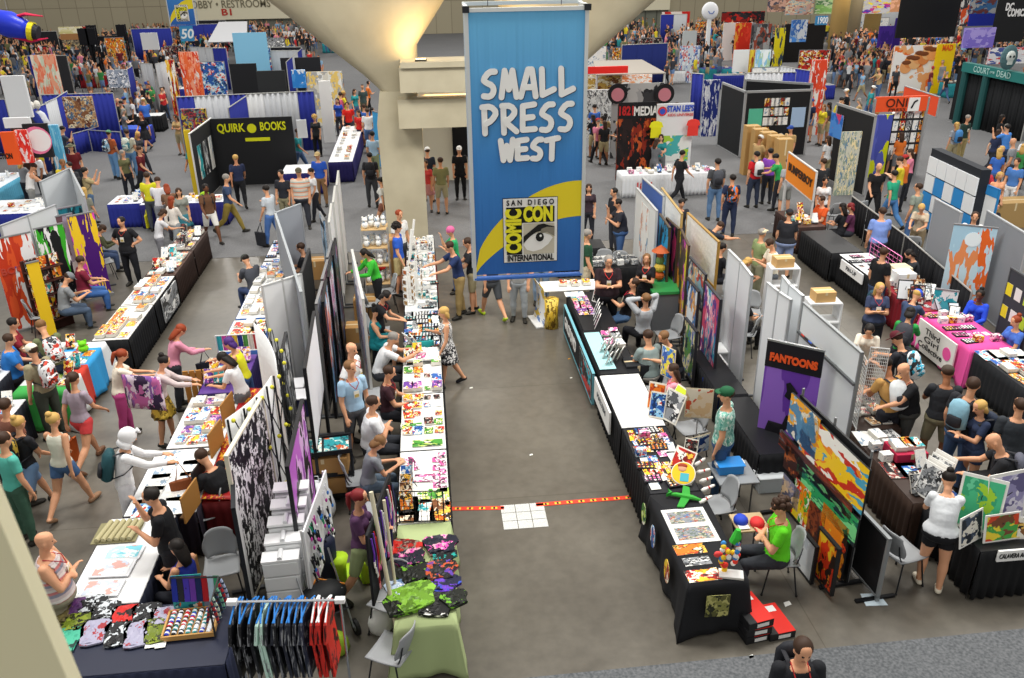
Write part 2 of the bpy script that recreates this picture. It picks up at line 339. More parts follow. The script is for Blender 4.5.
def body(h,sex,pose,bw,near,sleeve,bottom,voxel):
    """sleeve: none short long ; bottom: short knee long skirt ; returns dict of meshes"""
    key=(round(h,2),sex,pose,bw,near,sleeve,bottom,voxel)
    if key in _bc: return _bc[key]
    mb,J=body_mb(h,sex,pose,bw,near); me=bpy.data.meshes.new('b'); me.from_pydata([tuple(v) for v in mb.v],[],mb.f); me.update()
    o=bpy.data.objects.new('b',me); COL.objects.link(o)
    r=o.modifiers.new('r','REMESH'); r.mode='VOXEL'; r.voxel_size=voxel
    s=o.modifiers.new('s','SMOOTH'); s.factor=.5; s.iterations=2 if near else 1
    me2=bpy.data.meshes.new_from_object(o.evaluated_get(bpy.context.evaluated_depsgraph_get())); bpy.data.objects.remove(o); bpy.data.meshes.remove(me)
    n=len(me2.vertices); co=np.empty(n*3); me2.vertices.foreach_get('co',co); co=co.reshape(-1,3)
    nf=len(me2.polygons); fc=np.empty(nf*3); me2.polygons.foreach_get('center',fc); fc=fc.reshape(-1,3)
    no=np.empty(n*3); me2.vertices.foreach_get('normal',no); no=no.reshape(-1,3)
    names,idx,t=classify(fc,J,h,bw); reg=np.array([x for x in names])[idx]
    top=np.zeros(nf,int) # 0 skin 1 shirt 2 bottom 3 shoe 4 hair 5 dark
    base=np.char.rstrip(reg,'LR') 
    sl={'none':0.0,'short':.62,'long':2}[sleeve]; tank=sleeve=='none'
    isr=lambda n_: reg==n_
    top[isr('torso')]=1
    if tank:
        U=np.array((J['N']-J['S']).normalized()); hgt=(fc-np.array(J['N']))@U; top[isr('torso')&(hgt>-.012*h)]=0
        top[isr('torso')&(hgt>-.06*h)&(np.abs(fc[:,0])>.078*h)]=0
    Ut=np.array((J['N']-J['S']).normalized()); hg_=(fc-np.array(J['N']))@Ut; top[isr('torso')&(hg_>-.010*h)&(np.abs(fc[:,0])<.055*h)]=0
    bl={'short':.45,'knee':.88,'long':2,'skirt':.35}[bottom]
    top[isr('pelvis')]=2
    for k in 'LR':
        u=isr('uarm'+k); top[u&(t<sl)]=1
        if sleeve=='long': top[isr('farm'+k)&(t<.96)]=1
        top[isr('thigh'+k)&(t<bl)]=2
        if bottom=='long': top[isr('calf'+k)&(t<.93)]=2
        top[isr('foot'+k)]=3
        if bottom=='long': top[isr('calf'+k)&(t>=.93)]=3
    inv=J['HM'].inverted(); Hm=np.array(inv); hl=fc@Hm[:3,:3].T+Hm[:3,3]; hl/=h
    hd=isr('head')
    face=[]
    if near and voxel<.02:
        for s in (-1,1): top[hd&(np.hypot(hl[:,0]-s*.017,hl[:,2]-.004)<(.0062 if voxel<.015 else .0048))&(hl[:,1]>.03)]=5
        top[hd&(voxel<.015)&(np.abs(hl[:,0])<.014)&(np.abs(hl[:,2]+.034)<.004)&(hl[:,1]>.03)]=6
    vi=[tuple(p.vertices) for p in me2.polygons]; out={'J':J}
    me2.polygons.foreach_set('use_smooth',[True]*nf)
    def shell(sel,off,name):
        fs=[vi[i] for i in np.nonzero(sel)[0]]
        if not fs: return None
        used=sorted({v for f in fs for v in f}); mp={v:i for i,v in enumerate(used)}; u=np.array(used)
        vs=co[u]+no[u]*off; k=len(used)
        # closed garment: outer skin, inner skin, hem
        inner=co[u]+no[u]*(off*.15); F=[tuple(mp[v] for v in f) for f in fs]; ec={}
        for f in F:
            for a,b in zip(f,f[1:]+f[:1]): ec[(a,b)]=1
        rim=[(b,a,a+k,b+k) for (a,b) in ec if (b,a) not in ec]
        m=bpy.data.meshes.new(name); m.from_pydata(np.vstack([vs,inner]).tolist(),[],F+rim); m.materials.append(None); m.polygons.foreach_set('use_smooth',[True]*(len(F)+len(rim))); m.update(); return m
    if near:
        off=.013 if voxel<.017 else .016
        out['shirt']=shell(top==1,off,'shirt'); out['bottom']=shell(top==2,off*.85 if bottom!='long' else off*.9,'bottom')
        shoe=(top==3); out['shoeL']=shell(shoe&(fc[:,0]<0),.009,'shoe'); out['shoeR']=shell(shoe&(fc[:,0]>=0),.009,'shoe')
        mi=np.where(top==5,1,np.where(top==6,2,0)); nm=3
    else:
        hair=hd&((hl[:,2]>.035)|((hl[:,1]<.008)&(hl[:,2]>-.03))); top[hair]=4; mi=np.minimum(top,4); nm=5
    while len(me2.materials)<nm: me2.materials.append(None)
    me2.polygons.foreach_set('material_index',mi.astype(np.int32)); me2.update(); out['body']=me2; _bc[key]=out; return out
def setm(o,mats):
    for i,m in enumerate(mats):
        if i<len(o.material_slots): o.material_slots[i].link='OBJECT'; o.material_slots[i].material=m
HAIRC={'k':'#1b1512','b':'#3b271a','l':'#7b5836','y':'#c9a25c','r':'#8e3b1c','R':'#7a1f22','g':'#8b8680','w':'#d8d5cf','p':'#4b2a74'}
SKIN={'a':'#d9a07c','b':'#c78a66','c':'#a8704e','d':'#6e4630','e':'#e6b596'}
_hc={}
def hair_mesh(style,h):
    k=(style,round(h,2))
    if k in _hc: return _hc[k]
    m=MB(); q=h; mt=None; m.mats=[None]
    def cap(c=(0,-.011,.021),r=(.0525,.060,.051)): m.ell([x*q for x in c],[x*q for x in r],mt,16,10)
    if style in('short','long','pony','bun','curly','bob'): cap()
    if style=='curly':
        r0=random.Random(3)
        for i in range(26):
            a=r0.uniform(0,2*PI);b=r0.uniform(-.2,1.4); m.ell((.055*q*math.cos(a)*math.cos(b),(-.014+.055*math.sin(a)*math.cos(b))*q,(.020+.055*math.sin(b))*q),(.024*q,)*3,mt,7,5)
    if style in('long','bob'):
        L=.13 if style=='long' else .055
        m.tube([(0,-.018*q,.02*q),(0,-.030*q,-.02*q),(0,-.042*q,-(.02+L*.5)*q),(0,-.050*q,-(.02+L)*q)],[(.052*q,.040*q),(.056*q,.034*q),(.054*q,.026*q),(.036*q,.012*q)],mt,12,up=(1,0,0))
    if style=='pony': m.tube([(0,-.055*q,.03*q),(0,-.085*q,.01*q),(0,-.082*q,-.06*q),(0,-.070*q,-.12*q)],[.016*q,.022*q,.019*q,.006*q],mt,8)
    if style=='bun': m.ell((0,-.045*q,.068*q),(.028*q,.028*q,.026*q),mt)
    if style=='fringe': m.tube([(.046*q,.0,-.01*q),(.040*q,-.035*q,-.008*q),(0,-.056*q,-.006*q),(-.040*q,-.035*q,-.008*q),(-.046*q,0,-.01*q)],[(.014*q,.007*q)]*5,mt,8,up=(0,0,1))
    if style in('cap','flatcap'):
        n=16; m.ell((0,-.004*q,.026*q),(.054*q,.062*q,.048*q if style=='cap' else .036*q),mt,16,8)
        m.sheet(lambda u,v:((u-.5)*.084*q,(.045+.048*v*math.sin(PI*(.18+.64*u)))*q,(.034-.006*v)*q),8,3,mt,th=.004*q)
    if style in('beanie','wrap'): m.ell((0,-.008*q,.022*q),(.055*q,.064*q,.062*q),mt,16,10)
    if style=='hat':
        m.ell((0,-.002*q,.036*q),(.050*q,.056*q,.048*q),mt,16,8); m.tube([(0,0,.028*q),(0,0,.034*q)],[(.098*q,.098*q),(.094*q,.094*q)],mt,20)
    if style=='hood':
        m.ell((0,-.012*q,.012*q),(.062*q,.072*q,.072*q),mt,16,10); m.tube([(0,-.012*q,-.03*q),(0,-.02*q,-.08*q)],[(.056*q,.056*q),(.075*q,.06*q)],mt,14,up=(1,0,0))
        m.tube([(0,.04*q,.07*q),(0,.078*q,.052*q)],[(.030*q,.02*q),(.008*q,.006*q)],mt,8,up=(1,0,0))
    _hc[k]=m.mesh(style+'_hair',True) if m.f else None; return _hc[k]
PEOPLE=[]
def person(px,py,rot,pose='stand',top='#222222',bot='#2b3550',label=None,hair='short',hc='b',skin='a',sex='m',h=None,bw=1.0,sleeve='short',bottom='long',shoes='#26241f',extra=None,feet=False,xy=None,group='people',z=0.0,hatc=None):
    """px,py: pixel of the top of the head (or of the feet)"""
    h=h or (1.75 if sex=='m' else 1.63); J0=skeleton(h,sex,pose,bw)
    topz=J0['C'].z+.068*h*max(.5,J0['HM'][2][2])
    if xy is None:
        if feet: xy=G(px,py,z)
        else:
            xy=G(px,py,topz+z); c=J0['C']; r=RAD(rot); xy=xy-Vector((c.x*math.cos(r)-c.y*math.sin(r),c.x*math.sin(r)+c.y*math.cos(r)))
    xy=Vector(xy[:2]); near=xy.y<42; vox=.0125 if xy.y<13 else .017 if xy.y<22 else .026 if xy.y<42 else .05
    B=body(h,sex,pose,bw,near,sleeve,bottom,vox)
    root=link('person',B['body'],None,(xy.x,xy.y,z),RAD(rot)); tag(root,label,'person',group); sk=M(SKIN[skin],.55)
    botm=bot if not isinstance(bot,str) else M(bot,.85,cloth=True); topm=top if not isinstance(top,str) else M(top,.85,cloth=True)
    hcol=M(hatc if hatc and style_is_hat(hair) else HAIRC[hc],.6); J=B['J']; HMr=J['HM']
    if not near:
        setm(root,[sk,topm,botm,M(shoes,.6),sk if hair in('bald','fringe') else hcol])
    else:
        setm(root,[sk,M('#1c1410',.3),M('#9a4f45',.5)])
        for k,nm in (('shirt','shirt' if bottom!='skirt' or True else 'top'),('bottom',{'long':'trousers','knee':'shorts','short':'shorts','skirt':'underskirt'}[bottom])):
            if B[k]: o=link(nm,B[k],root); setm(o,[topm if k=='shirt' else botm])
        for k in ('shoeL','shoeR'):
            if B[k]: o=link('shoe',B[k],root); setm(o,[M(shoes,.6)])
        hm=hair_mesh(hair if hair!='bald' else 'none',h)
        def head_child(nm,me,mt):
            o=link(nm,me,root); o.matrix_parent_inverse=Matrix.Identity(4); o.location=HMr.to_translation(); o.rotation_euler=HMr.to_euler(); setm(o,[mt]); return o
        if hm:
            if style_is_hat(hair):
                if hair!='hood' and hc: u=hair_mesh('short',h); o=head_child('hair',u,M(HAIRC[hc],.6)); o.scale=(.97,.97,.92)
                head_child('hood' if hair=='hood' else 'hat',hm,M(hatc or '#333333',.8))
            else: head_child('hair',hm,hcol)
        if bottom=='skirt':
            mb=MB(); P=J['P']; d=((J['KL']+J['KR'])/2-P); L=.21*h if pose[:3]!='sit' else .16*h; dn=d.normalized()
            n=22; mb.mats=[None]
            def fn(u,v): 
                a=2*PI*u; rr=(.100+.055*v)*h*(1+.06*v*math.cos(a*9)); side=Vector((1,0,0)); f_=dn.cross(side).normalized()
                return P+Vector((0,0,.03*h))+dn*(L*v)+side*(math.cos(a)*rr)+f_*(math.sin(a)*rr*.78)
            mb.sheet(fn,36,5,None,th=.006); o=obj('skirt',mb,root,smooth=True); setm(o,[botm])
    ex=extra or {}
    if near and 'badge' in ex:
        mb=MB(); c=J['N']; ch=J['S'].lerp(J['N'],.35); fr=.078*h*bw*(1.15 if bw>1.1 else 1)
        U=(J['N']-J['S']).normalized(); fwd=Vector((0,1,0)); fwd=(fwd-U*fwd.dot(U)).normalized()
        b=ch+fwd*(fr+.004); mt=M(ex['badge'],.6)
        for s in (-1,1): mb.tube([J['N']+Vector((s*.045*h,-.01*h,.012*h)),J['N']+Vector((s*.04*h,0,-.02*h))+fwd*.066*h*bw,b+U*.05*h],.006,mt,5)
        Tm=Matrix.Translation(b)@Matrix.Rotation(-math.atan2(U.y,U.z),4,'X')
        mb.box((0,.004,0),(.09,.006,.12),M('#e9e6dc',.5),Tm); mb.box((0,.009,-.02),(.07,.004,.05),M('#b8a15a',.5),Tm); obj('lanyard_badge',mb,root)
    if 'pack' in ex:
        c,lab=ex['pack'][:2]; backpack(xy,rot,J,h,bw,c,lab,z)
    if 'tote' in ex:
        c,lab=ex['tote'][:2]; side=ex['tote'][2] if len(ex['tote'])>2 else 'L'; tote(xy,rot,J['H'+side],c,lab,z,h)
    PEOPLE.append(root); return root
def style_is_hat(s): return s in('cap','flatcap','beanie','wrap','hat','hood')
_bpk={}
def backpack(xy,rot,J,h,bw,c,lab,z=0):
    U=(J['N']-J['S']).normalized(); a=math.atan2(U.y,U.z)
    mt=c if not isinstance(c,str) else M(c,.7,cloth=True); dk=M('#23242a',.7)
    root=thing('backpack',lab,'backpack',(xy.x,xy.y,z),RAD(rot),'bags and packs carried')
    ctr=J['S'].lerp(J['N'],.45)-Vector((0,1,0))*(.066*h*bw+.085)*1.0
    Tm=Matrix.Translation(ctr)@Matrix.Rotation(-a,4,'X')
    mb=MB(); mb.tube([(0,0,-.22),(0,-.01,-.19),(0,-.01,.12),(0,.01,.20),(0,.02,.235)],[(.10,.05),(.15,.085),(.15,.085),(.12,.06),(.05,.03)],mt,14,Tm,up=(1,0,0)); obj('main_bag',mb,root,smooth=True)
    mb=MB(); mb.tube([(0,-.09,-.17),(0,-.1,-.15),(0,-.1,-.02),(0,-.09,.0)],[(.08,.02),(.11,.035),(.11,.035),(.09,.02)],dk if isinstance(c,str) else mt,12,Tm,up=(1,0,0)); obj('front_pocket',mb,root,smooth=True)
    mb=MB()
    for s in (-1,1):
        sx=s*.055*h
        mb.tube([ctr+U*.18+Vector((sx,.03,0)),J['N']+Vector((sx,-.02*h,.012*h)),J['N']+Vector((sx,.045*h,-.025*h)),J['S'].lerp(J['N'],.3)+Vector((sx*1.25,.062*h*bw,0)),J['S']+Vector((sx*1.7,-.0*h,.01*h)),ctr-U*.18+Vector((sx*1.2,.03,0))],[(.022,.006)]*6,dk,6,up=(1,0,0))
    obj('shoulder_strap',mb,root)
def tote(xy,rot,hand,c,lab,z,h):
    root=thing('tote_bag',lab,'bag',(xy.x,xy.y,z),RAD(rot),'bags and packs carried'); mt=c if not isinstance(c,str) else M(c,.75,cloth=True)
    hp=hand; s=-1 if hp.x<0 else 1
    zt=max(hp.z-.28,.48); mb=MB(); cx=hp.x+s*.05
    mb.tube([(cx,hp.y,zt-.40),(cx,hp.y,zt-.37),(cx,hp.y,zt)],[(.14,.03),(.17,.05),(.19,.035)],mt,12,up=(0,1,0)); obj('bag_body',mb,root)
    mb=MB()
    for o in (-.02,.02): mb.tube([(cx+o,hp.y-.1,zt-.02),(hp.x,hp.y-.02,hp.z),(cx+o,hp.y+.1,zt-.02)],.008,mt,5)
    obj('handle',mb,root)
# ---------------------------------------------------------------- shared props
COV={'red':['#c22a22','#7a1512','#f0c040','#f4efe6','#1c1816'],'blue':['#2a5fb0','#16305e','#8fc6ea','#f2f2ee','#d23a2a'],'yellow':['#f0c92e','#d88a1c','#f8f4e0','#b02a22','#2a2a2a'],
'green':['#4f9a3a','#1f5a2c','#c8dc6a','#f2f0e0','#2a2a2a'],'white':['#f4f3ee','#e4e6e8','#f7f6f2','#f1f0ea','#8fa6bc'],'black':['#1d1c1f','#3a3336','#8a2a22','#c9c4b8','#0f0f10'],
'orange':['#e4791f','#b8431a','#f6c24a','#2a1d18','#f3ead6'],'purple':['#6b3f9a','#3a2260','#d477b8','#f0e6f0','#e8b23a'],'pink':['#e05a9c','#f2b6cf','#f7eff2','#7a2a5a','#3a3a44'],
'teal':['#2aa0a8','#135a64','#a6dcd8','#f4f0e2','#d8602a'],'grey':['#8c8f93','#55585c','#d0d2d2','#2c2d30','#f2f2f0'],'brown':['#7a4a2a','#4a2c1a','#c89a62','#efe2c8','#2a1a12']}
def cov(c,scale=3.2,seed=0,aspect=1.0): return art(COV[c],scale,1.3,seed=seed,aspect=aspect)
_ip={}
def _iproto(kind):
    if kind in _ip: return _ip[kind]
    m=MB(); a,b=None,M('#e8e4da',.7); m.mats=[None]
    def bx(w,d,h,bev=0): m.box((0,0,h/2),(w,d,h),b,top=None); 
    def flat(w,d,h):
        x,y=w/2,d/2; m.add([(-x,-y,0),(x,-y,0),(x,y,0),(-x,y,0),(-x,-y,h),(x,-y,h),(x,y,h),(-x,y,h)],[(3,2,1,0),(0,1,5,4),(1,2,6,5),(2,3,7,6),(3,0,4,7)],b); m.add([(-x,-y,h),(x,-y,h),(x,y,h),(-x,y,h)],[(0,1,2,3)],None)
    if kind=='comic_book': flat(.17,.26,.006)
    elif kind=='book': flat(.15,.22,.028)
    elif kind=='comic_stack': 
        for i in range(4): m.box((.004*(i%2),.003*i,.009+.018*i),(.17,.26,.016),b)
        flat(.17,.26,.079)
    elif kind=='art_print': flat(.28,.42,.004)
    elif kind=='postcard': flat(.11,.15,.004)
    elif kind=='sticker_sheet': flat(.14,.2,.003)
    elif kind=='pin_tray':
        m.box((0,0,.012),(.26,.18,.02),M('#23232a',.6)); 
        for i in range(4):
            for j in range(3): m.cyl((-.09+.06*i,-.055+.055*j,.022),.02,.006,None,10)
    elif kind=='leaning_book':
        T=Matrix.Rotation(RAD(-62),4,'X'); m.box((0,.10,0),(.17,.26,.012),b,Matrix.Translation((0,0,.02))@Matrix.Rotation(RAD(62),4,'X')@Matrix.Translation((0,.03,0)))
        m.box((0,.13,.007),(.166,.256,.004),None,Matrix.Translation((0,0,.02))@Matrix.Rotation(RAD(62),4,'X')@Matrix.Translation((0,0,0)))
        m.box((0,.02,.006),(.12,.14,.012),M('#2a2a2c',.5))
    elif kind=='folded_shirt':
        m.prism([(-.15,-.19),(-.05,-.21),(.13,-.19),(.16,-.05),(.22,.02),(.2,.14),(.14,.17),(.05,.2),(-.06,.185),(-.16,.2),(-.22,.12),(-.19,.0),(-.17,-.08)],0,.035,None); m.sheet(lambda u,v:((u-.5)*.3,(v-.5)*.36,.036+.02*math.sin(u*5)*math.sin(v*6+u*4)**2+.008*math.sin(u*17+v*11)),8,8,None,th=.02)
    elif kind=='figurine':
        m.cyl((0,0,0),.03,.012,b,12); m.ell((0,0,.06),(.022,.018,.045),None,8,6); m.ell((0,0,.12),(.022,.022,.024),None,8,6)
    elif kind=='mug': m.tube([(0,0,0),(0,0,.1)],[.04,.042],None,14); m.tube([(.04,0,.08),(.07,0,.07),(.07,0,.03),(.04,0,.02)],.007,None,6)
    elif kind=='plush_toy': m.ell((0,0,.07),(.06,.05,.07),None,10,7); m.ell((0,0,.17),(.05,.045,.05),None,10,7); m.ell((-.035,0,.22),(.018,.01,.025),None,6,5); m.ell((.035,0,.22),(.018,.01,.025),None,6,5)
    elif kind=='small_box': m.box((0,0,.06),(.16,.12,.12),None); m.box((0,0,.122),(.15,.025,.004),b)
    elif kind=='business_card_holder': m.box((0,0,.01),(.1,.05,.02),M('#333333')); m.box((0,.01,.035),(.09,.006,.05),None,Matrix.Rotation(-.2,4,'X'))
    _ip[kind]=m.mesh(kind); return _ip[kind]
CATS={'comic_book':'comic book','comic_stack':'stack of comics','book':'book','art_print':'print','postcard':'card','sticker_sheet':'card','pin_tray':'tray','leaning_book':'book','folded_shirt':'shirt','figurine':'figurine','mug':'mug','plush_toy':'toy','small_box':'box','business_card_holder':'card holder'}
KW={'comic_book':'comic book lying flat','comic_stack':'stack of comics','book':'thick book lying flat','art_print':'art print lying flat','postcard':'small card lying','sticker_sheet':'printed sheet lying','pin_tray':'small tray of pins','leaning_book':'book propped upright','folded_shirt':'folded shirt','figurine':'small figurine','mug':'mug','plush_toy':'plush toy','small_box':'small box','business_card_holder':'card holder'}
_ic={}
def item(kind,x,y,z,rz,colr,where,label=None,mat=None):
    k=(kind,'x')
    me=_iproto(kind); o=bpy.data.objects.new('stack_of_comics' if kind=='comic_stack' else kind,me); COL.objects.link(o); o.location=(x,y,z); o.rotation_euler=(0,0,rz)
    mt=mat or (cov(colr) if kind not in('folded_shirt','mug','plush_toy','figurine') else art(COV[colr],2.2,1.0))
    if o.material_slots: o.material_slots[0].link='OBJECT'; o.material_slots[0].material=mt
    tag(o,label or f"{colr} {KW[kind]} {where}",CATS[kind],f"{CATS[kind]}s {where}"); return o
def merch(x0,y0,x1,y1,nx,ny,kinds,cols,where,z=.765,fill=.9,rz=0,jit=.03,seed=1):
    r=random.Random(seed*77+int(abs(y0*10))); dx=(x1-x0)/nx; dy=(y1-y0)/ny
    for i in range(nx):
        for j in range(ny):
            if r.random()>fill: continue
            k=r.choice(kinds); c=r.choice(cols)
            item(k,x0+dx*(i+.5)+r.uniform(-jit,jit)*.5,y0+dy*(j+.5)+r.uniform(-jit,jit)*.5,z,rz+r.uniform(-.12,.12),c,where)
def leg_mb(x,y,h,m,r=.013): a=MB(); a.tube([(x,y,0),(x,y,h)],r,m,6); a.cyl((x,y,0),.02,.015,M('#222222')); return a
def table(x0,y0,x1,y1,top,skirt,label,h=.75,sides='nsew',topname='tabletop',rz=0.0,cat='table',topmat=None):
    """folding table with a pleated skirt clipped round it"""
    cx,cy=(x0+x1)/2,(y0+y1)/2; L,D=x1-x0,y1-y0; t=thing('folding_table',label,cat,(cx,cy,0),rz,'draped tables of the stalls')
    mb=MB(); mb.box((0,0,h-.012),(L,D,.03),topmat or M(top,.5),bev=.008); obj(topname,mb,t)
    if skirt:
        mb=MB(); P=[(-L/2,-D/2),(L/2,-D/2),(L/2,D/2),(-L/2,D/2)]
        for k,(a,b,nm) in enumerate(((P[0],P[1],'s'),(P[1],P[2],'e'),(P[2],P[3],'n'),(P[3],P[0],'w'))):
            if nm not in sides: continue
            W=math.hypot(b[0]-a[0],b[1]-a[1]); n=max(8,int(W/.045)); nx,ny=(b[1]-a[1])/W,-(b[0]-a[0])/W
            def fn(u,v,a=a,b=b,nx=nx,ny=ny,W=W,k=k):
                am=.004+.016*v; o=am*math.sin(u*W*2*PI/.13+k)+.006+.012*v
                return (a[0]+(b[0]-a[0])*u+nx*o,a[1]+(b[1]-a[1])*u+ny*o,(h-.004)*(1-v)+.02*v)
            mb.sheet(fn,n*2,4,M(skirt,.85),th=.003)
        obj('table_skirt',mb,t,smooth=True)
    for sx in(-1,1):
        for sy in(-1,1): obj('leg',leg_mb(sx*(L/2-.08),sy*(D/2-.08),h-.03,M('#6a6c70',.4,.6)),t)
    return t
def tablecloth(x0,y0,x1,y1,col,label,drop=.68,h=.765,flare=.05,mat=None):
    mb=MB(); mt=mat or M(col,.85); cx,cy=(x0+x1)/2,(y0+y1)/2; L,D=x1-x0,y1-y0; per=2*(L+D); n=int(per/.04)
    def edge(u):
        s=(u%1)*per
        for (a,b,w) in (((-L/2,-D/2),(L/2,-D/2),L),((L/2,-D/2),(L/2,D/2),D),((L/2,D/2),(-L/2,D/2),L),((-L/2,D/2),(-L/2,-D/2),D)):
            if s<=w+1e-9: t=s/w; return a[0]+(b[0]-a[0])*t,a[1]+(b[1]-a[1])*t
            s-=w
        return -L/2,-D/2
    def fn(u,v):
        x,y=edge(u); rr=math.hypot(x,y); k=1
        if v<.2: s=v/.2; return (x*s,y*s,h)
        w=(v-.2)/.8; f=flare*w*(1+.8*math.sin(u*per*9)+.3*math.sin(u*per*23)); cor=(abs(x)/(L/2))**6*(abs(y)/(D/2))**6
        f+=cor*.09*w; return (x+math.copysign(f,x)*min(1,abs(x)/(L/2))**4,y+math.copysign(f,y)*min(1,abs(y)/(D/2))**4,h-drop*w-(.03*math.sin(u*per*3)+.02)*w*(1 if drop<.7 else 0)-cor*.05*w)
    mb.sheet(fn,n,10,mt,th=.004); o=obj('tablecloth',mb,None,(cx,cy,0),smooth=True); return tag(o,label,'tablecloth','cloths draped over stall tables')
def chair(x,y,rz,label,col='#9a9da0',z=0):
    t=thing('stacking_chair',label,'chair',(x,y,z),RAD(rz),'grey stacking chairs'); m=M(col,.45); f=M('#3a3c40',.35,.7)
    if 'seat' not in _ch:
        a=MB(); a.sheet(lambda u,v:((u-.5)*(.46-.03*v),(.5-v)*.44,.45+.018*(2*u-1)**2-.02*math.sin(PI*v)),10,8,m,th=.014); _ch['seat']=a.mesh('seat',True)
        a=MB(); a.sheet(lambda u,v:((u-.5)*(.36+.09*math.sin(PI*min(1,v*1.15))),-.20-.03*v-.06*math.sin(v*1.4)+.06*(2*u-1)**2,.50+.36*v-.05*v*(2*u-1)**4),10,8,m,th=.014); _ch['backrest']=a.mesh('backrest',True)
        for k,(sx,sy) in enumerate(((-1,1),(1,1),(-1,-1),(1,-1))):
            a=MB(); a.tube([(sx*.19,sy*.15,.44),(sx*.235,sy*.22,.0)],.0105,f,7); a.cyl((sx*.235,sy*.22,0),.016,.014,M('#1c1c1c')); _ch['leg%d'%k]=a.mesh('leg')
        a=MB(); a.tube([(-.19,.15,.435),(.19,.15,.435),(.19,-.17,.435),(.16,-.21,.55),(.15,-.235,.7)],.0095,f,6); a.tube([(.19,-.17,.435),(-.19,-.17,.435),(-.16,-.21,.55),(-.15,-.235,.7)],.0095,f,6); a.tube([(-.19,-.17,.435),(-.19,.15,.435)],.0095,f,6); _ch['frame']=a.mesh('seat_frame')
    for k,nm in (('seat','seat'),('backrest','backrest'),('frame','seat_frame'),('leg0','leg'),('leg1','leg'),('leg2','leg'),('leg3','leg')): link(nm,_ch[k],t)
    return t
_ch={}
def chpx(px,py,rz,label,h=.45): p=G(px,py,h); return chair(p.x,p.y,rz,label)
def panel(p0,p1,z0,z1,mat,label,cat='panel',name='display_board',fr=None,feet=None,th=.03,back=None,lean=0,group=None,frw=.03):
    """upright board from p0 to p1; its face looks along the board's own -y"""
    c,rz,W=FR(p0,p1); t=thing(name,label,cat,(c.x,c.y,0),rz,group); t['kind']='thing'; H=z1-z0
    mb=MB(); mb.box((0,0,(z0+z1)/2),(W-.01,th,H),back or (mat if not isinstance(mat,str) else M(mat,.6)),front=mat if not isinstance(mat,str) else M(mat,.6)); b=obj('board',mb,t)
    if fr:
        mb=MB(); m=M(fr,.4,.3)
        for s in(-1,1): mb.box((s*(W/2),0,(z1 if feet is None else z1)/2+ (z0/2 if feet is None else 0)),(frw,th+.02,(H if feet is None else z1)),m)
        for z in(z0,z1): mb.box((0,0,z),(W+frw,th+.02,frw),m)
        obj('frame',mb,t)
    if feet:
        for s in(-1,1):
            mb=MB(); mb.box((s*(W/2-.04),0,.02),(.05,.55,.03),M(feet,.4,.4)); mb.tube([(s*(W/2-.04),.03,.02),(s*(W/2-.04),.03,max(z0+.05,.3))],.014,M(feet,.4,.4),6); obj('foot',mb,t)
    if lean: t.rotation_euler=(RAD(lean),0,rz)
    return t
def poster(parent,x,z,w,h,mat,name='poster',y=None,label=None,th=.004,border=None):
    y=-.022 if y is None else y; mb=MB()
    if border: mb.box((0,.002,0),(w+.03,th,h+.03),M(border,.5))
    mb.box((0,0,0),(w,th+.002,h),M('#e8e6e0'),front=mat if not isinstance(mat,str) else M(mat,.55)); o=obj(name,mb,parent,(x,y,z))
    if label: o['label']=label
    return o
def drape(pl,pr,h,cols,label,posts='#b8b8b4',z0=.03,name='drape_wall'):
    """pipe and drape: rail on posts with pleated curtain lengths"""
    c,rz,W=FR(pl,pr); t=thing(name,label,'curtain',(c.x,c.y,0),rz,'pipe and drape walls between booths'); t['kind']='thing'; n=len(cols); w=W/n
    for i,cl in enumerate(cols):
        mb=MB(); x0=-W/2+i*w; k=max(10,int(w/.07))
        mb.sheet(lambda u,v:(x0+w*u,.028*math.sin(u*w*2*PI/.21)*(.5+.5*v),h-.02-(h-z0)*v),k*2 if c.y<45 else k,2,M(cl,.9),th=.006); obj('curtain',mb,t,smooth=True)
    for i in (0,1):
        mb=MB(); x=(-W/2,W/2)[i]; mb.tube([(x,0,0),(x,0,h)],.022,M(posts,.4,.4),8); mb.box((x,0,.006),(.4,.4,.012),M('#77797c',.5,.3)); obj('post',mb,t)
    mb=MB(); mb.tube([(-W/2,0,h),(W/2,0,h)],.02,M(posts,.4,.4),8); obj('top_rail',mb,t); return t
def standee(px,py,h,w,mat,label,rot=0,name='standing_banner',z0=.05,feet=True,xy=None,lean=0):
    """banner on its own foot; px,py = top middle"""
    p=Vector(xy) if xy else G(px,py,h); r=RAD(rot); d=Vector((math.cos(r),math.sin(r)))*w/2
    t=panel(p-d,p+d,z0,h,mat,label,'banner',name,th=.02,fr=None,lean=lean); 
    mb=MB(); mb.box((0,0,.03),(w+.04,.18,.06),M('#9a9c9e',.35,.6)); obj('base',mb,t)
    mb=MB(); mb.tube([(0,.03,.05),(0,.03,h)],.012,M('#9a9c9e',.35,.6),6); mb.box((0,0,h),(w+.01,.04,.03),M('#9a9c9e',.35,.6)); obj('pole',mb,t); return t
def carton(x,y,z,w,d,h,label,col='#b98d56',rz=0,name='cardboard_box'):
    m=M(col,.8); t=thing(name,label,'box',(x,y,z),RAD(rz),'cartons and boxes'); mb=MB(); mb.box((0,0,h/2),(w,d,h),m,bev=.006); obj('carton_body',mb,t)
    mb=MB(); mb.box((0,0,h+.001),(w*.99,.05,.003),M('#d9c7a0',.4)); mb.box((0,-d/2-.001,h*.85),(.05,.003,h*.3),M('#d9c7a0',.4)); obj('tape',mb,t); return t
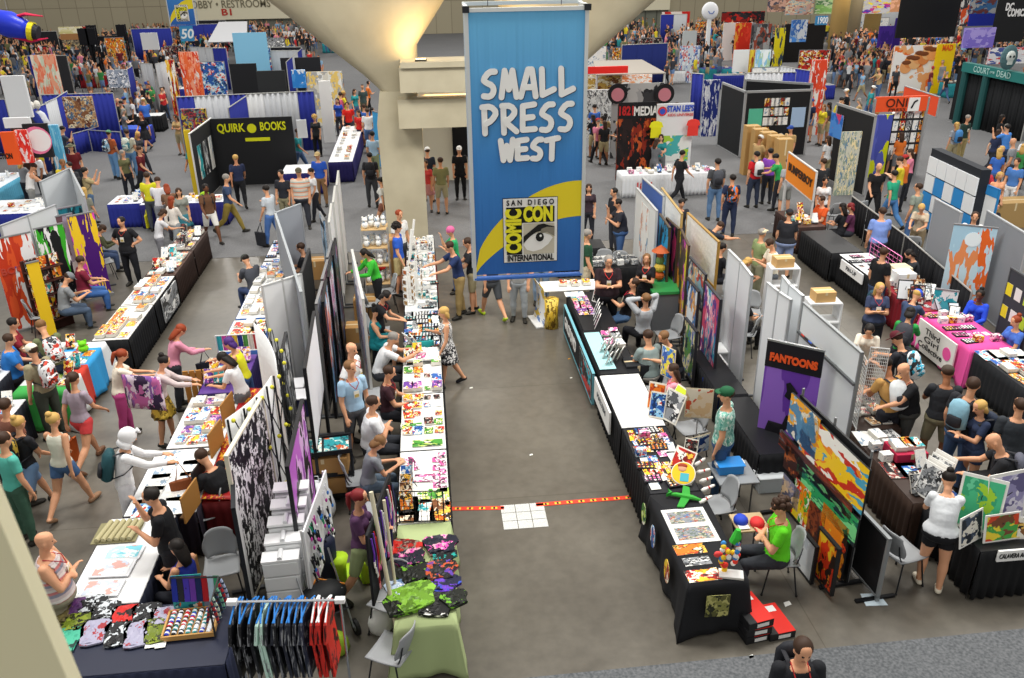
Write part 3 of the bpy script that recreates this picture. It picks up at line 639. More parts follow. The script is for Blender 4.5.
def bin_(x,y,z,w,d,h,col,label,lid=None,rz=0,lab2=None):
    t=thing('storage_bin',label,'storage bin',(x,y,z),RAD(rz),'storage bins'); m=M(col,.35); mb=MB(); 
    mb.prism([(-w/2+.02,-d/2+.02),(w/2-.02,-d/2+.02),(w/2-.02,d/2-.02),(-w/2+.02,d/2-.02)],0,h*.9,m); obj('tub',mb,t)
    mb=MB(); mb.box((0,0,h*.93),(w,d,h*.08),M(lid or col,.35),bev=.01); obj('lid',mb,t)
    mb=MB(); 
    for s in(-1,1): mb.box((s*w/2,0,h*.8),(.03,.12,.05),M('#dddddd',.4))
    obj('handle',mb,t); return t
def framed(x,y,z,w,h,mat,label,rz=180,tilt=18,fr='#f0efea',name='framed_print',cat='print'):
    """picture propped on a table"""
    t=thing(name,label,cat,(x,y,z),RAD(rz),'pictures propped on stall tables'); T=Matrix.Rotation(RAD(tilt),4,'X')
    mb=MB(); mb.box((0,.008,h/2),(w,.012,h),M(fr,.5),T); obj('backing',mb,t)
    mb=MB(); mb.box((0,.017,h/2),(w*.88,.004,h*.88),M('#ffffff') if False else (mat if not isinstance(mat,str) else M(mat,.5)),T); obj('picture',mb,t)
    mb=MB(); mb.tube([(0,-.005,h*.7),(0,-h*.42,.003)],.006,M('#333333'),5); obj('strut',mb,t); return t
def sign(t,s,x,z,size,col,w=None,bold=.004,y=-.026,shear=0): return text(s,size,M(col,.5),t,(x,y,z),width=w,bold=bold,shear=shear,ext=.003)
def spinner(x,y,z,h,label,cols,tiers=4):
    t=thing('spinner_rack',label,'display rack',(x,y,z),0,'wire display racks'); mb=MB(); m=M('#e8e8e6',.4)
    mb.cyl((0,0,0),.12,.02,m,16); mb.tube([(0,0,0),(0,0,h)],.01,m,6); obj('post',mb,t)
    for i in range(tiers):
        for j in range(3):
            a=j*2*PI/3+.3; T=Matrix.Rotation(a,4,'Z'); mb=MB(); zz=h*(i+.35)/tiers; mb.box((0,.11,zz),(.13,.01,h/tiers*.8),M('#f2f1ec',.5),T); mb.box((0,.118,zz),(.08,.006,h/tiers*.5),M(cols[(i+j)%len(cols)],.4),T); obj('card_holder',mb,t)
    return t
def gridwall(p0,p1,z0,z1,label,col='#d6d7d6',n=10,m_=18,cat='display rack'):
    c,rz,W=FR(p0,p1); t=thing('grid_panel',label,cat,(c.x,c.y,0),rz,'wire grid panels'); mb=MB(); mt=M(col,.35,.5)
    for i in range(n+1): x=-W/2+W*i/n; mb.tube([(x,0,z0),(x,0,z1)],.004 if 0<i<n else .009,mt,4)
    for j in range(m_+1): z=z0+(z1-z0)*j/m_; mb.tube([(-W/2,0,z),(W/2,0,z)],.004 if 0<j<m_ else .009,mt,4)
    obj('wire_grid',mb,t)
    for s in(-1,1): mb=MB(); mb.tube([(s*W/2,-.25,.01),(s*W/2,.25,.01)],.012,mt,6); mb.tube([(s*W/2,0,0),(s*W/2,0,max(z0,.02)+.02)],.012,mt,6); obj('foot',mb,t)
    return t
ORD='first second third fourth fifth sixth seventh eighth ninth tenth eleventh twelfth thirteenth fourteenth fifteenth sixteenth seventeenth eighteenth nineteenth twentieth'.split()
TENS={20:'twenty',30:'thirty',40:'forty',50:'fifty',60:'sixty'}
def ordw(n):
    if n<=20: return ORD[n-1]
    a,b=divmod(n,10); return (TENS.get(a*10,'seventy')+'-'+ORD[b-1]) if b else TENS.get(a*10,'seventy')[:-1]+'ieth'
def finish_labels():
    by={}
    for o in SC.objects:
        if o.parent is None and o.get('label') and o.get('kind')!='structure': by.setdefault(' '.join(o['label'].lower().split()),[]).append(o)
    for l,os in by.items():
        if len(os)<2: continue
        os.sort(key=lambda o:(o.location.xy.length))
        w=l.split()
        for i,o in enumerate(os):
            tail='closest one to the camera' if i==0 else 'farthest one' if i==len(os)-1 else f'{ordw(i+1)} closest one'
            o['label']=' '.join(o['label'].split()[:16-len(tail.split())])+', '+tail
# ================================================================ camera and light
cam=bpy.data.cameras.new('camera'); co=bpy.data.objects.new('camera',cam); COL.objects.link(co); SC.camera=co
co.matrix_world=Matrix((( RI.x,UP.x,-FW.x,0),(RI.y,UP.y,-FW.y,0),(RI.z,UP.z,-FW.z,CH),(0,0,0,1)))
cam.sensor_width=36; cam.lens=FPX/1024*36; cam.clip_start=.05; cam.clip_end=400
cam.dof.use_dof=True; cam.dof.focus_distance=15; cam.dof.aperture_fstop=6.0
w=bpy.data.worlds.new('hall_daylight'); SC.world=w; w.use_nodes=True; bg=w.node_tree.nodes['Background']; bg.inputs[0].default_value=(1.0,.975,.93,1); bg.inputs[1].default_value=.58
SC.view_settings.view_transform='Standard'; SC.view_settings.look='None'; SC.view_settings.gamma=1; SC.view_settings.use_curve_mapping=False; SC.view_settings.exposure=.12
SC.cycles.max_bounces=5; SC.cycles.diffuse_bounces=3; SC.cycles.glossy_bounces=2; SC.cycles.use_denoising=True
def area(x,y,z,sx,sy,e,col=(1,.97,.92),rot=(0,0,0),nm='hall_lamp'):
    l=bpy.data.lights.new(nm,'AREA'); l.shape='RECTANGLE'; l.size=sx; l.size_y=sy; l.energy=e; l.color=col; o=bpy.data.objects.new(nm,l); COL.objects.link(o); o.location=(x,y,z); o.rotation_euler=rot
for x,y in ((-8,14),(3,12),(13,15),(-10,34),(4,38),(18,34),(-14,62),(10,64),(34,60)): area(x,y,15,5,4,1500)
# ================================================================ floor
def floor_mat():
    m=bpy.data.materials.new('polished_concrete'); m.use_nodes=True; nt=m.node_tree; N=nt.nodes; L=nt.links; b=N['Principled BSDF']
    tc=N.new('ShaderNodeTexCoord'); n1=N.new('ShaderNodeTexNoise'); n1.inputs['Scale'].default_value=.45; n1.inputs['Detail'].default_value=7; n1.inputs['Roughness'].default_value=.62; L.new(tc.outputs['Object'],n1.inputs['Vector'])
    cr=N.new('ShaderNodeValToRGB'); e=cr.color_ramp.elements; e[0].position=.3; e[0].color=lin('#59544c'); e[1].position=.7; e[1].color=lin('#746f65'); x=e.new(.5); x.color=lin('#68635a'); L.new(n1.outputs['Fac'],cr.inputs[0])
    # worn tracks and spots
    n2=N.new('ShaderNodeTexNoise'); n2.inputs['Scale'].default_value=6; n2.inputs['Detail'].default_value=5; L.new(tc.outputs['Object'],n2.inputs['Vector'])
    mx=N.new('ShaderNodeMix'); mx.data_type='RGBA'; mx.blend_type='MULTIPLY'; mx.inputs['Factor'].default_value=.3; L.new(cr.outputs[0],mx.inputs['A']); 
    c2=N.new('ShaderNodeValToRGB'); c2.color_ramp.elements[0].position=.35; c2.color_ramp.elements[0].color=(.55,.55,.55,1); c2.color_ramp.elements[1].position=.6; L.new(n2.outputs['Fac'],c2.inputs[0]); L.new(c2.outputs[0],mx.inputs['B'])
    # saw cut joints every 6 m
    br=N.new('ShaderNodeTexBrick'); br.offset=0; br.inputs['Scale'].default_value=1; br.inputs['Brick Width'].default_value=4.4; br.inputs['Row Height'].default_value=3.6; br.inputs['Mortar Size'].default_value=.008; br.inputs['Color1'].default_value=(1,1,1,1); br.inputs['Color2'].default_value=(.94,.94,.94,1); br.inputs['Mortar'].default_value=(.62,.6,.56,1); L.new(tc.outputs['Object'],br.inputs['Vector'])
    m3=N.new('ShaderNodeMix'); m3.data_type='RGBA'; m3.blend_type='MULTIPLY'; m3.inputs['Factor'].default_value=.8; L.new(mx.outputs['Result'],m3.inputs['A']); L.new(br.outputs['Color'],m3.inputs['B']); L.new(m3.outputs['Result'],b.inputs['Base Color'])
    rr=N.new('ShaderNodeMapRange'); rr.inputs['To Min'].default_value=.22; rr.inputs['To Max'].default_value=.42; L.new(n1.outputs['Fac'],rr.inputs[0]); L.new(rr.outputs[0],b.inputs['Roughness']); b.inputs['Specular IOR Level'].default_value=.4
    return m
def carpet_mat(h,h2):
    m=bpy.data.materials.new('carpet'); m.use_nodes=True; nt=m.node_tree; N=nt.nodes; L=nt.links; b=N['Principled BSDF']; b.inputs['Roughness'].default_value=.95; b.inputs['Specular IOR Level'].default_value=.1
    tc=N.new('ShaderNodeTexCoord'); n1=N.new('ShaderNodeTexNoise'); n1.inputs['Scale'].default_value=28; n1.inputs['Detail'].default_value=4; L.new(tc.outputs['Object'],n1.inputs['Vector'])
    n2=N.new('ShaderNodeTexNoise'); n2.inputs['Scale'].default_value=.5; n2.inputs['Detail'].default_value=3; L.new(tc.outputs['Object'],n2.inputs['Vector'])
    ad=N.new('ShaderNodeMath'); ad.operation='MULTIPLY_ADD'; ad.inputs[1].default_value=.2; L.new(n2.outputs['Fac'],ad.inputs[0]); hf=N.new('ShaderNodeMath'); hf.operation='MULTIPLY'; hf.inputs[1].default_value=.8; L.new(n1.outputs['Fac'],hf.inputs[0]); L.new(hf.outputs[0],ad.inputs[2])
    cr=N.new('ShaderNodeValToRGB'); cr.color_ramp.elements[0].position=.35; cr.color_ramp.elements[0].color=lin(h); cr.color_ramp.elements[1].position=.65; cr.color_ramp.elements[1].color=lin(h2); L.new(ad.outputs[0],cr.inputs[0]); L.new(cr.outputs[0],b.inputs['Base Color']); return m
mb=MB(); mb.box((6,42,-.1),(120,100,.2),floor_mat()); tag(obj('floor',mb),'polished grey brown concrete floor of the hall',kind='structure')
ca=carpet_mat('#6a6b6d','#7c7c7d')
mb=MB(); mb.box((6,22.9+34,.004),(120,68,.008),ca); tag(obj('floor_carpet',mb),'grey carpet laid across the far hall',kind='structure')
mb=MB(); mb.box((8,3.6,.004),(40,7.3,.008),carpet_mat('#54575a','#75777a')); o=tag(obj('floor_carpet',mb),'grey carpet strip at the near cross aisle',kind='structure'); o.rotation_euler=(0,0,.012)
# ================================================================ far wall
def wall_mat():
    m=bpy.data.materials.new('panelled_wall'); m.use_nodes=True; nt=m.node_tree; N=nt.nodes; L=nt.links; b=N['Principled BSDF']; b.inputs['Roughness'].default_value=.8
    tc=N.new('ShaderNodeTexCoord'); mp=N.new('ShaderNodeMapping'); mp.inputs['Rotation'].default_value=(PI/2,0,0); L.new(tc.outputs['Object'],mp.inputs['Vector'])
    br=N.new('ShaderNodeTexBrick'); br.offset=0; br.inputs['Scale'].default_value=1; br.inputs['Brick Width'].default_value=1.5; br.inputs['Row Height'].default_value=3.0; br.inputs['Mortar Size'].default_value=.03
    br.inputs['Color1'].default_value=lin('#aca38a'); br.inputs['Color2'].default_value=lin('#a59c84'); br.inputs['Mortar'].default_value=lin('#857d68'); L.new(mp.outputs[0],br.inputs['Vector']); L.new(br.outputs[0],b.inputs['Base Color']); return m
WM=wall_mat()
def wbox(x0,x1,z0,z1,y,th,mat,name,label): mb=MB(); mb.box(((x0+x1)/2,y+th/2,(z0+z1)/2),(x1-x0,th,z1-z0),mat); return tag(obj(name,mb),label,kind='structure')
xa,xb=V(190,20,88)[0],V(300,20,88)[0]; xc,xd=V(600,20,88)[0],V(668,20,88)[0]
wbox(-54,xa,0,9,88,.6,WM,'wall_far','beige panelled wall at the far end of the hall')
wbox(xb,xc,0,9,88,.6,WM,'wall_far','beige panelled wall behind the concrete tree')
wbox(xd,66,0,9,88,.6,WM,'wall_far','beige panelled wall beyond the booths')
cream=M('#e6dfc4',.7); dg=M('#7d8074',.4)
zt=V(240,19,88)[1]
for (a,b_,i) in ((xa,xb,1),(xc,xd,2)):
    wbox(a,b_,zt,9,87.6,1.0,cream,'wall_far',f'cream soffit over the lobby doors {"marked restrooms" if i==1 else "seen past the banner"}')
    t=thing(f'door_{i}','grey double doors under the cream soffit','door',((a+b_)/2,88.2,0)); t['kind']='structure'
    mb=MB(); n=6; W=(b_-a)
    for k in range(n): mb.box((-W/2+W*(k+.5)/n,0,zt/2),(W/n-.1,.1,zt-.05),dg)
    obj('door_leaf',mb,t); mb=MB()
    for k in range(n+1): mb.box((-W/2+W*k/n,-.03,zt/2),(.1,.14,zt),M('#5b5e55',.5))
    obj('door_frame',mb,t)
# lobby lettering stands on the soffit
t=thing('wall_sign','raised sign on the cream soffit reading LOBBY RESTROOMS B1','sign',(V(228,10,87)[0],87.55,0))
z1=V(228,11,87.55)[1]; z2=V(222,11.6,87.55)[1]
text('LOBBY • RESTROOMS',.95,M('#7d765f',.6),t,(0,0,V(228,4.5,87.5)[1]),width=7.6,bold=.01)
text('B1',.8,M('#c0392b',.5),t,(-.2,0,V(228,12.5,87.5)[1]),width=.9,bold=.02)
# ================================================================ concrete tree
conc=bpy.data.materials.new('painted_concrete'); conc.use_nodes=True; nt=conc.node_tree; b=nt.nodes['Principled BSDF']; b.inputs['Roughness'].default_value=.75
nz=nt.nodes.new('ShaderNodeTexNoise'); nz.inputs['Scale'].default_value=1.2; nz.inputs['Detail'].default_value=5; tc=nt.nodes.new('ShaderNodeTexCoord'); nt.links.new(tc.outputs['Object'],nz.inputs['Vector'])
cr=nt.nodes.new('ShaderNodeValToRGB'); cr.color_ramp.elements[0].position=.3; cr.color_ramp.elements[0].color=lin('#b0a78e'); cr.color_ramp.elements[1].position=.75; cr.color_ramp.elements[1].color=lin('#c4bca2'); nt.links.new(nz.outputs['Fac'],cr.inputs[0]); nt.links.new(cr.outputs[0],b.inputs['Base Color'])
def xz_prism(pts,y0,y1,name,label,ch=0.0,kind='structure'):
    mb=MB(); n=len(pts); cx=sum(p[0] for p in pts)/n; cz=sum(p[1] for p in pts)/n
    f=[(x,y0,z) for x,z in pts]; bk=[(x,y1,z) for x,z in pts]
    mb.add(f+bk,[tuple(range(n)),tuple(range(2*n-1,n-1,-1))]+[((i+1)%n,i,n+i,n+(i+1)%n) for i in range(n)],conc); return tag(obj(name,mb),label,kind=kind)
CY=23.8
xz_prism([(-1.27,0),(-.12,0),(-.12,3.3),(-.2,4.15),(-1.2,4.15),(-1.33,3.3)],CY,CY+1.2,'column','square concrete column carrying the flared arms')
xz_prism([(2.7,0),(3.8,0),(3.86,3.3),(3.8,4.15),(2.8,4.15),(2.7,3.3)],CY,CY+1.2,'column','second concrete column behind the hanging banner')
def arm(sgn,label):
    X=lambda x:1.3+sgn*(x-1.3)
    mb=MB(); # outer edge leans away, inner face rounded: lofted rings with rounded plan
    rings=[]
    for z,xo,xi,d in ((4.15,-1.2,-.15,.6),(4.6,-1.65,-.15,.72),(5.3,-2.48,-.13,.95),(6.45,-3.84,.69,1.35),(8.2,-6.0,1.9,1.9),(10.5,-8.8,2.5,2.6)):
        cx,hw=(xo+xi)/2,(xi-xo)/2; ring=[]
        for k in range(32):
            a=2*PI*k/32; c,s=math.cos(a),math.sin(a); p=.42
            ring.append((X(cx+hw*math.copysign(abs(c)**p,c)),CY+.6+d*math.copysign(abs(s)**.7,s),z))
        rings.append(ring)
    vs=[v for r in rings for v in r]; n=32; fs=[(i*n+k,i*n+(k+1)%n,(i+1)*n+(k+1)%n,(i+1)*n+k) for i in range(len(rings)-1) for k in range(n)]
    if sgn<0: fs=[tuple(reversed(f)) for f in fs]
    mb.add(vs,fs,conc); o=obj('column_arm',mb,smooth=True); tag(o,label,kind='structure')
arm(1,'flared concrete arm spreading up from the column'); arm(-1,'flared concrete arm spreading behind the hanging banner')
def beam(x0,x1,y0,y1,z0,z1,label,mat=None): mb=MB(); mb.box(((x0+x1)/2,(y0+y1)/2,(z0+z1)/2),(x1-x0,y1-y0,z1-z0),mat or conc); tag(obj('beam',mb),label,kind='structure')
beam(-.62,3.6,22.9,23.85,4.24,4.86,'concrete transfer beam tying the two columns')
beam(-.58,3.6,22.82,23.9,4.862,5.0,'projecting ledge on top of the concrete beam')
beam(-.72,3.6,23.2,24.9,3.27,4.02,'lower concrete beam over the passage')
for x in (-.05,2.5): area(x,22.95,5.08,.5,.25,38,(1,.66,.28),(PI-.5,0,0),'uplight')
area(1.3,23.9,4.06,2.6,.12,14,(1,.6,.2),(0,0,0),'slot_lamp'); area(.15,24.4,3.2,.1,.8,10,(1,.62,.25),(0,0,0),'soffit_lamp')
for x,lb in ((-.05,'small uplight on the beam ledge beside the column'),(2.5,'small uplight on the beam ledge behind the banner')):
    mb=MB(); mb.box((0,0,.03),(.3,.16,.06),M('#444038')); mb.box((0,0,.062),(.26,.12,.006),M('#ffd9a0',.4,emit=3)); tag(obj('floodlight',mb,None,(x,23.05,5.0)),lb,'lamp')
# passage behind: dark screen on a pale wall
# ================================================================ post beside the camera
p=ray(75,678); 
mb=MB(); d0=ray(2,520); xr=-.93
def edge(px,py,t): q=ray(px,py); return Vector((q.x,q.y,0)).normalized()*t
e1=edge(84,678,1.0); e0=edge(4,508,1.0)
e=((e1+e0)/2); n_=Vector((-e.y,e.x,0)); c=e+n_*.16+e*.1
mb.box((0,0,0),(.2,.32,4.2),M('#d8d2b0',.6)); mb.box((-.02,-.166,0),(.03,.014,4.2),M('#8f8b78',.6)); mb.box((-.06,-.164,0),(.012,.01,4.2),M('#8f8b78',.6))
def rp(px,py,t): q=ray(px,py); k=t/math.hypot(q.x,q.y); return Vector((q.x*k,q.y*k,CH+q.z*k))
pb,pt_=rp(68,678,1.0),rp(-6,505,1.0); az=(pt_-pb).normalized(); ay=Vector((e.x,e.y,0)); ay=(ay-az*ay.dot(az)).normalized(); ax=ay.cross(az)
o=obj('window_post',mb); o.matrix_world=Matrix(((ax.x,ay.x,az.x,0),(ax.y,ay.y,az.y,0),(ax.z,ay.z,az.z,0),(0,0,0,1))); o.location=(pb+pt_)/2-ax*.1+ay*.14; tag(o,'pale mullion of the mezzanine window beside the viewpoint',kind='structure')
# ================================================================ hanging banner
BY=12.0
def comic_banner(name,cx,y,z0,z1,W,label,words,sc=1.0):
    t=thing(name,label,'banner',(cx,y,z0),0); H=z1-z0; bm=bpy.data.materials.new('banner_cloth'); bm.use_nodes=True; nt=bm.node_tree; N=nt.nodes; L=nt.links; b=N['Principled BSDF']; b.inputs['Roughness'].default_value=.7
    tc=N.new('ShaderNodeTexCoord'); sx=N.new('ShaderNodeSeparateXYZ'); L.new(tc.outputs['Generated'],sx.inputs[0]); cr=N.new('ShaderNodeValToRGB'); e=cr.color_ramp.elements; e[0].position=.05; e[0].color=lin('#2264b4'); e[1].position=.95; e[1].color=lin('#6cbcec'); x=e.new(.45); x.color=lin('#3a88d2'); L.new(sx.outputs[2],cr.inputs[0])
    wv=N.new('ShaderNodeTexNoise'); wv.noise_dimensions='1D'; wv.inputs['Scale'].default_value=9; L.new(sx.outputs[0],wv.inputs['W']); bp=N.new('ShaderNodeBump'); bp.inputs['Strength'].default_value=.35; bp.inputs['Distance'].default_value=.1; L.new(wv.outputs['Fac'],bp.inputs['Height']); L.new(bp.outputs['Normal'],b.inputs['Normal']); L.new(cr.outputs[0],b.inputs['Base Color'])
    mb=MB(); mb.box((0,0,H/2+.04),(W,.012,H-.08),bm); obj('banner_cloth',mb,t)
    # yellow swoosh
    mb=MB(); R1=[];n=26
    for i in range(n+1):
        u=i/n; x=-W/2+W*u; hi=.13*H*0+.07*H+(.315*H)*math.sin(min(1,u*1.02)*PI/2)**.62 if u>0 else .05*H
        lo=.03*H+(.215*H)*math.sin(u*PI/2)**.80; R1.append((x,lo,hi))
    vs=[(x,-.009,lo) for x,lo,hi in R1]+[(x,-.009,hi) for x,lo,hi in R1]; mb.add(vs,[(i,i+1,n+2+i,n+1+i) for i in range(n)],M('#f2dc2c',.6)); 
    vs=[(x,-.006,lo) for x,lo,hi in R1]+[(x,-.006,hi) for x,lo,hi in R1]; mb.add(vs,[(n+1+i,n+2+i,i+1,i) for i in range(n)],M('#f2dc2c',.6)); obj('yellow_band',mb,t)
    # emblem
    k=W/1.55; lw,lh=.80*k,.98*k; lx,lz=-.5*W+.62*W,.5*W*.62+.0
    lx=.02*W; lz=.066*H+lh/2
    e=thing('emblem',None,None,(lx,-.012,lz)); e.parent=t; 
    def q(x0,x1,z0_,z1_,c,y): mb=MB(); mb.box(((x0+x1)/2*lw,y,(z0_+z1_)/2*lh),((x1-x0)*lw,.006,(z1_-z0_)*lh),M(c,.6)); return mb
    a=q(-.5,.5,-.5,.5,'#16181c',0); a2=q(-.49,.49,-.49,.49,'#f4f3ee',-.004); a3=q(-.44,-.155,-.37,.36,'#141414',-.008); a4=q(-.155,.44,.12,.36,'#141414',-.008); a5=q(-.13,.44,-.37,.105,'#cfc8b4',-.008)
    m2=MB()
    for z in (a,a2,a3,a4,a5): m2.add(z.v,z.f,None); 
    m2=MB()
    for z,c in ((a,'#16181c'),(a2,'#f4f3ee'),(a3,'#141414'),(a4,'#141414'),(a5,'#cfc8b4')): m2.add(z.v,z.f,M(c,.6))
    obj('emblem_panel',m2,e)
    yl=M('#f4ec2e',.6); bk=M('#141414',.6); yy=-.016
    def P(pts,c,y,nm): mb=MB(); n=len(pts); vs=[(x*lw,y,z*lh) for x,z in pts]; mb.add(vs+[(a,b_-.003,c_) for a,b_,c_ in vs],[tuple(range(n,2*n)),tuple(range(n-1,-1,-1))],M(c,.6)); obj(nm,mb,e)
    P([(-.13,-.22),(-.07,-.30),(.05,-.33),(.2,-.30),(.33,-.22),(.41,-.12),(.36,-.08),(.2,-.03),(.05,-.06),(-.06,-.13)],'#f6f5f0',-.013,'eye_white')
    P([(-.13,-.16),(-.02,-.07),(.1,.00),(.2,.04),(.34,.05),(.44,.02),(.44,.09),(.34,.06),(.26,.1),(.14,.09),(.02,.0),(-.13,-.10)][:0] or [(-.13,-.19),(.0,-.085),(.1,-.03),(.2,-.01),(.3,.0),(.38,-.04),(.44,-.02),(.44,.05),(.34,.07),(.24,.1),(.14,.085),(.04,.02),(-.13,-.09)],'#1a1a1a',-.018,'eyebrow')
    P([(.17,-.06),(.3,-.03),(.44,-.1),(.44,.04),(.3,.05),(.2,.02)],'#8a8474',-.02,'brow_shade')
    P([(.17+.075*math.cos(a),-.105+.07*math.sin(a)) for a in [2*PI*i/18 for i in range(18)]],'#1a1a1a',-.022,'iris')
    P([(.185+.022*math.cos(a),-.085+.02*math.sin(a)) for a in [2*PI*i/10 for i in range(10)]],'#f6f5f0',-.025,'glint')
    text('CON',.3*k,yl,e,(.1425*lw,yy,.24*lh),width=.54*lw,bold=.016*k)
    o=text('COMIC',.3*k,yl,e,(-.2975*lw,yy,-.005*lh),rot=(PI/2,-PI/2,0),width=.68*lh,bold=.016*k)
    text('S A N   D I E G O',.11*k,bk,e,(0,yy,.425*lh),width=.86*lw,bold=.002*k); text('INTERNATIONAL',.13*k,bk,e,(0,yy,-.43*lh),width=.86*lw,bold=.004*k)
    if words:
        mb=MB(); r=.040*k; wt=M('#fbfbf8',.6); dk=M('#1c3350',.7)
        for (wd,x0,x1,za,zb) in words:
            stroke_text(mb,wd,x0*W+.008,x1*W+.008,za*H-.008,zb*H-.008,-.012,dk,r*1.05); stroke_text(mb,wd,x0*W,x1*W,za*H,zb*H,-.02,wt,r)
        obj('lettering',mb,t)
    mb=MB(); al=M('#d8dcdc',.35,.3)
    for s in(-1,1): mb.box((s*(W/2+.025),0,H/2),(.05,.06,H),al)
    mb.box((0,.0,H),(W+.1,.06,.05),al); mb.box((0,.55,H+.05),(W+.1,.05,.05),al); 
    for s in(-1,1): mb.box((s*(W/2+.025),.28,H+.03),(.05,.6,.04),al); mb.box((s*(W/2+.025),.55,H/2),(.03,.03,H),al)
    obj('frame',mb,t); mb=MB(); mb.tube([(-W/2-.03,0,.02),(W/2+.03,0,.02)],.035,M('#3a6fc4',.4),10); obj('bottom_roller',mb,t)
    for s in(-1,1):
        mb=MB(); mb.box((s*(W/2+.03),-.01,H+.01),(.09,.1,.08),M('#22242a',.5)); obj('corner_clip',mb,t); mb=MB(); mb.tube([(s*W*.32,.25,H+.03),(s*W*.32,.25,H+6)],.006,M('#55585c',.4,.6),5); obj('hanging_wire',mb,t)
    return t
comic_banner('hanging_banner',1.405,BY,3.12,6.9,1.56,'large blue hanging banner reading SMALL PRESS WEST above the aisle',[('SMALL',-.42,.43,.70,.80),('PRESS',-.42,.43,.573,.680),('WEST',-.26,.29,.47,.552)])
Y2=60; x2,zb=V(183,26,Y2); x2l=V(171,26,Y2)[0]; x2r=V(196,24,Y2)[0]
comic_banner('hanging_banner',(x2l+x2r)/2,Y2,zb,zb+4.2,(x2r-x2l),'small far blue hanging banner with the same eye emblem',None)
t=thing('hanging_sign','small blue hanging sign reading 50 below the far banner','sign',(V(187,35,60)[0],60,V(187,40,60)[1])); mb=MB(); mb.box((0,0,.4),(.85,.04,.95),M('#3d8fc4',.6)); obj('board',mb,t); text('50',.8,M('#eef4f6'),t,(0,-.03,.35),bold=.02,shear=.2)
mb=MB(); mb.tube([(-.3,0,.85),(-.3,0,1.3)],.01,M('#666')if False else M('#666666'),4); mb.tube([(.3,0,.85),(.3,0,1.3)],.01,M('#666666'),4); obj('hanging_wire',mb,t)
# ================================================================ floor tape and taped sheet
def tape(p0,p1,label):
    c,rz,W=FR(p0,p1); m=stripes(['#e8402a','#e8402a','#e9c23a','#2a1c18','#e9c23a','#e8402a'],5.5,0); mb=MB(); mb.box((0,0,.003),(W,.05,.003),m); mb.box((0,.035,.0032),(W,.02,.003),M('#e6452e',.5)); mb.box((0,-.035,.0032),(W,.02,.003),M('#e6452e',.5)); tag(obj('floor_tape',mb,None,(c.x,c.y,.001),rz),label,'tape','warning tape on the floor')
tape(G(446,509),G(504,508),'red and yellow striped tape on the floor beside the long white table')
tape(G(536,505),G(636,497),'red and yellow striped tape on the floor beside the black tables')
c=G(524,516); t=thing('floor_notice','sheet of newsprint pages taped flat on the aisle floor','paper',(c.x,c.y,.002)); 
mb=MB()
for i in range(3):
    for j in range(3): mb.box((-.22+.22*i,-.2+.2*j,.002),(.21,.19,.003),lines('#d9dad6','#8d8f90',22))
obj('page',mb,t)
for (x,y,cx_,s_,c_) in ((569,359,'small yellow scrap of paper on the aisle floor',.03,'#e0a030'),(571,378,'small pale scrap of paper on the aisle floor near the white cloth table',.03,'#dcdcd4'),(471,388,'white scrap of paper on the aisle floor by the long table',.04,'#f0f0ea'),(531,455,'white paper scrap in the middle of the aisle floor',.035,'#f0f0ea'),(751,657,'tiny white paper scrap near the red shoe boxes',.04,'#f4f4f0'),(787,604,'white crumpled tissue on the floor beside the easel',.06,'#f4f4f0')):
    p=G(x,y); mb=MB(); mb.prism([(-s_,-s_*.5),(s_*.7,-s_*.6),(s_,s_*.4),(-s_*.4,s_*.6)],0,.006,M(c_,.8)); tag(obj('paper_scrap',mb,None,(p.x,p.y,.002),.4),cx_,'paper')
# ================================================================ island beside the banner, tables along the main aisle
AX0,AX1=-.66,.03
WA='on the long white table'
table(AX0,7.45,AX1,9.25,'#2a2a2c',None,'near end folding table hidden under the pale green cloth',sides='')
tablecloth(AX0,7.4,AX1,9.28,'#a9b884','pale green tablecloth under the piled T-shirts at the near end',drop=.66,flare=.035)
table(AX0,9.32,AX1,11.1,'#f1f1ee','#1a1b1f','white topped table with a pink price list near the green cloth')
table(AX0,11.14,AX1,12.92,'#f1f1ee','#1a1b1f','white topped aisle table covered with comics beside the seated man in white')
table(AX0,12.96,AX1,14.74,'#efefec','#1a1b1f','white topped aisle table with a raised white card shelf')
table(AX0,14.78,AX1,16.56,'#2b3350','#20222c','dark blue covered aisle table spread with small cards')
table(AX0,16.6,AX1,18.38,'#d9dcdc','#1a1b1f','pale aisle table with clear trays and card spinners')
table(AX0,18.42,AX1,20.2,'#e6e6e3','#8f1f24','aisle table with a red side cloth near the column')
table(AX0,20.24,AX1,21.5,'#d4d4d0','#1a1b1f','last aisle table crowded with white bottles beside the column')
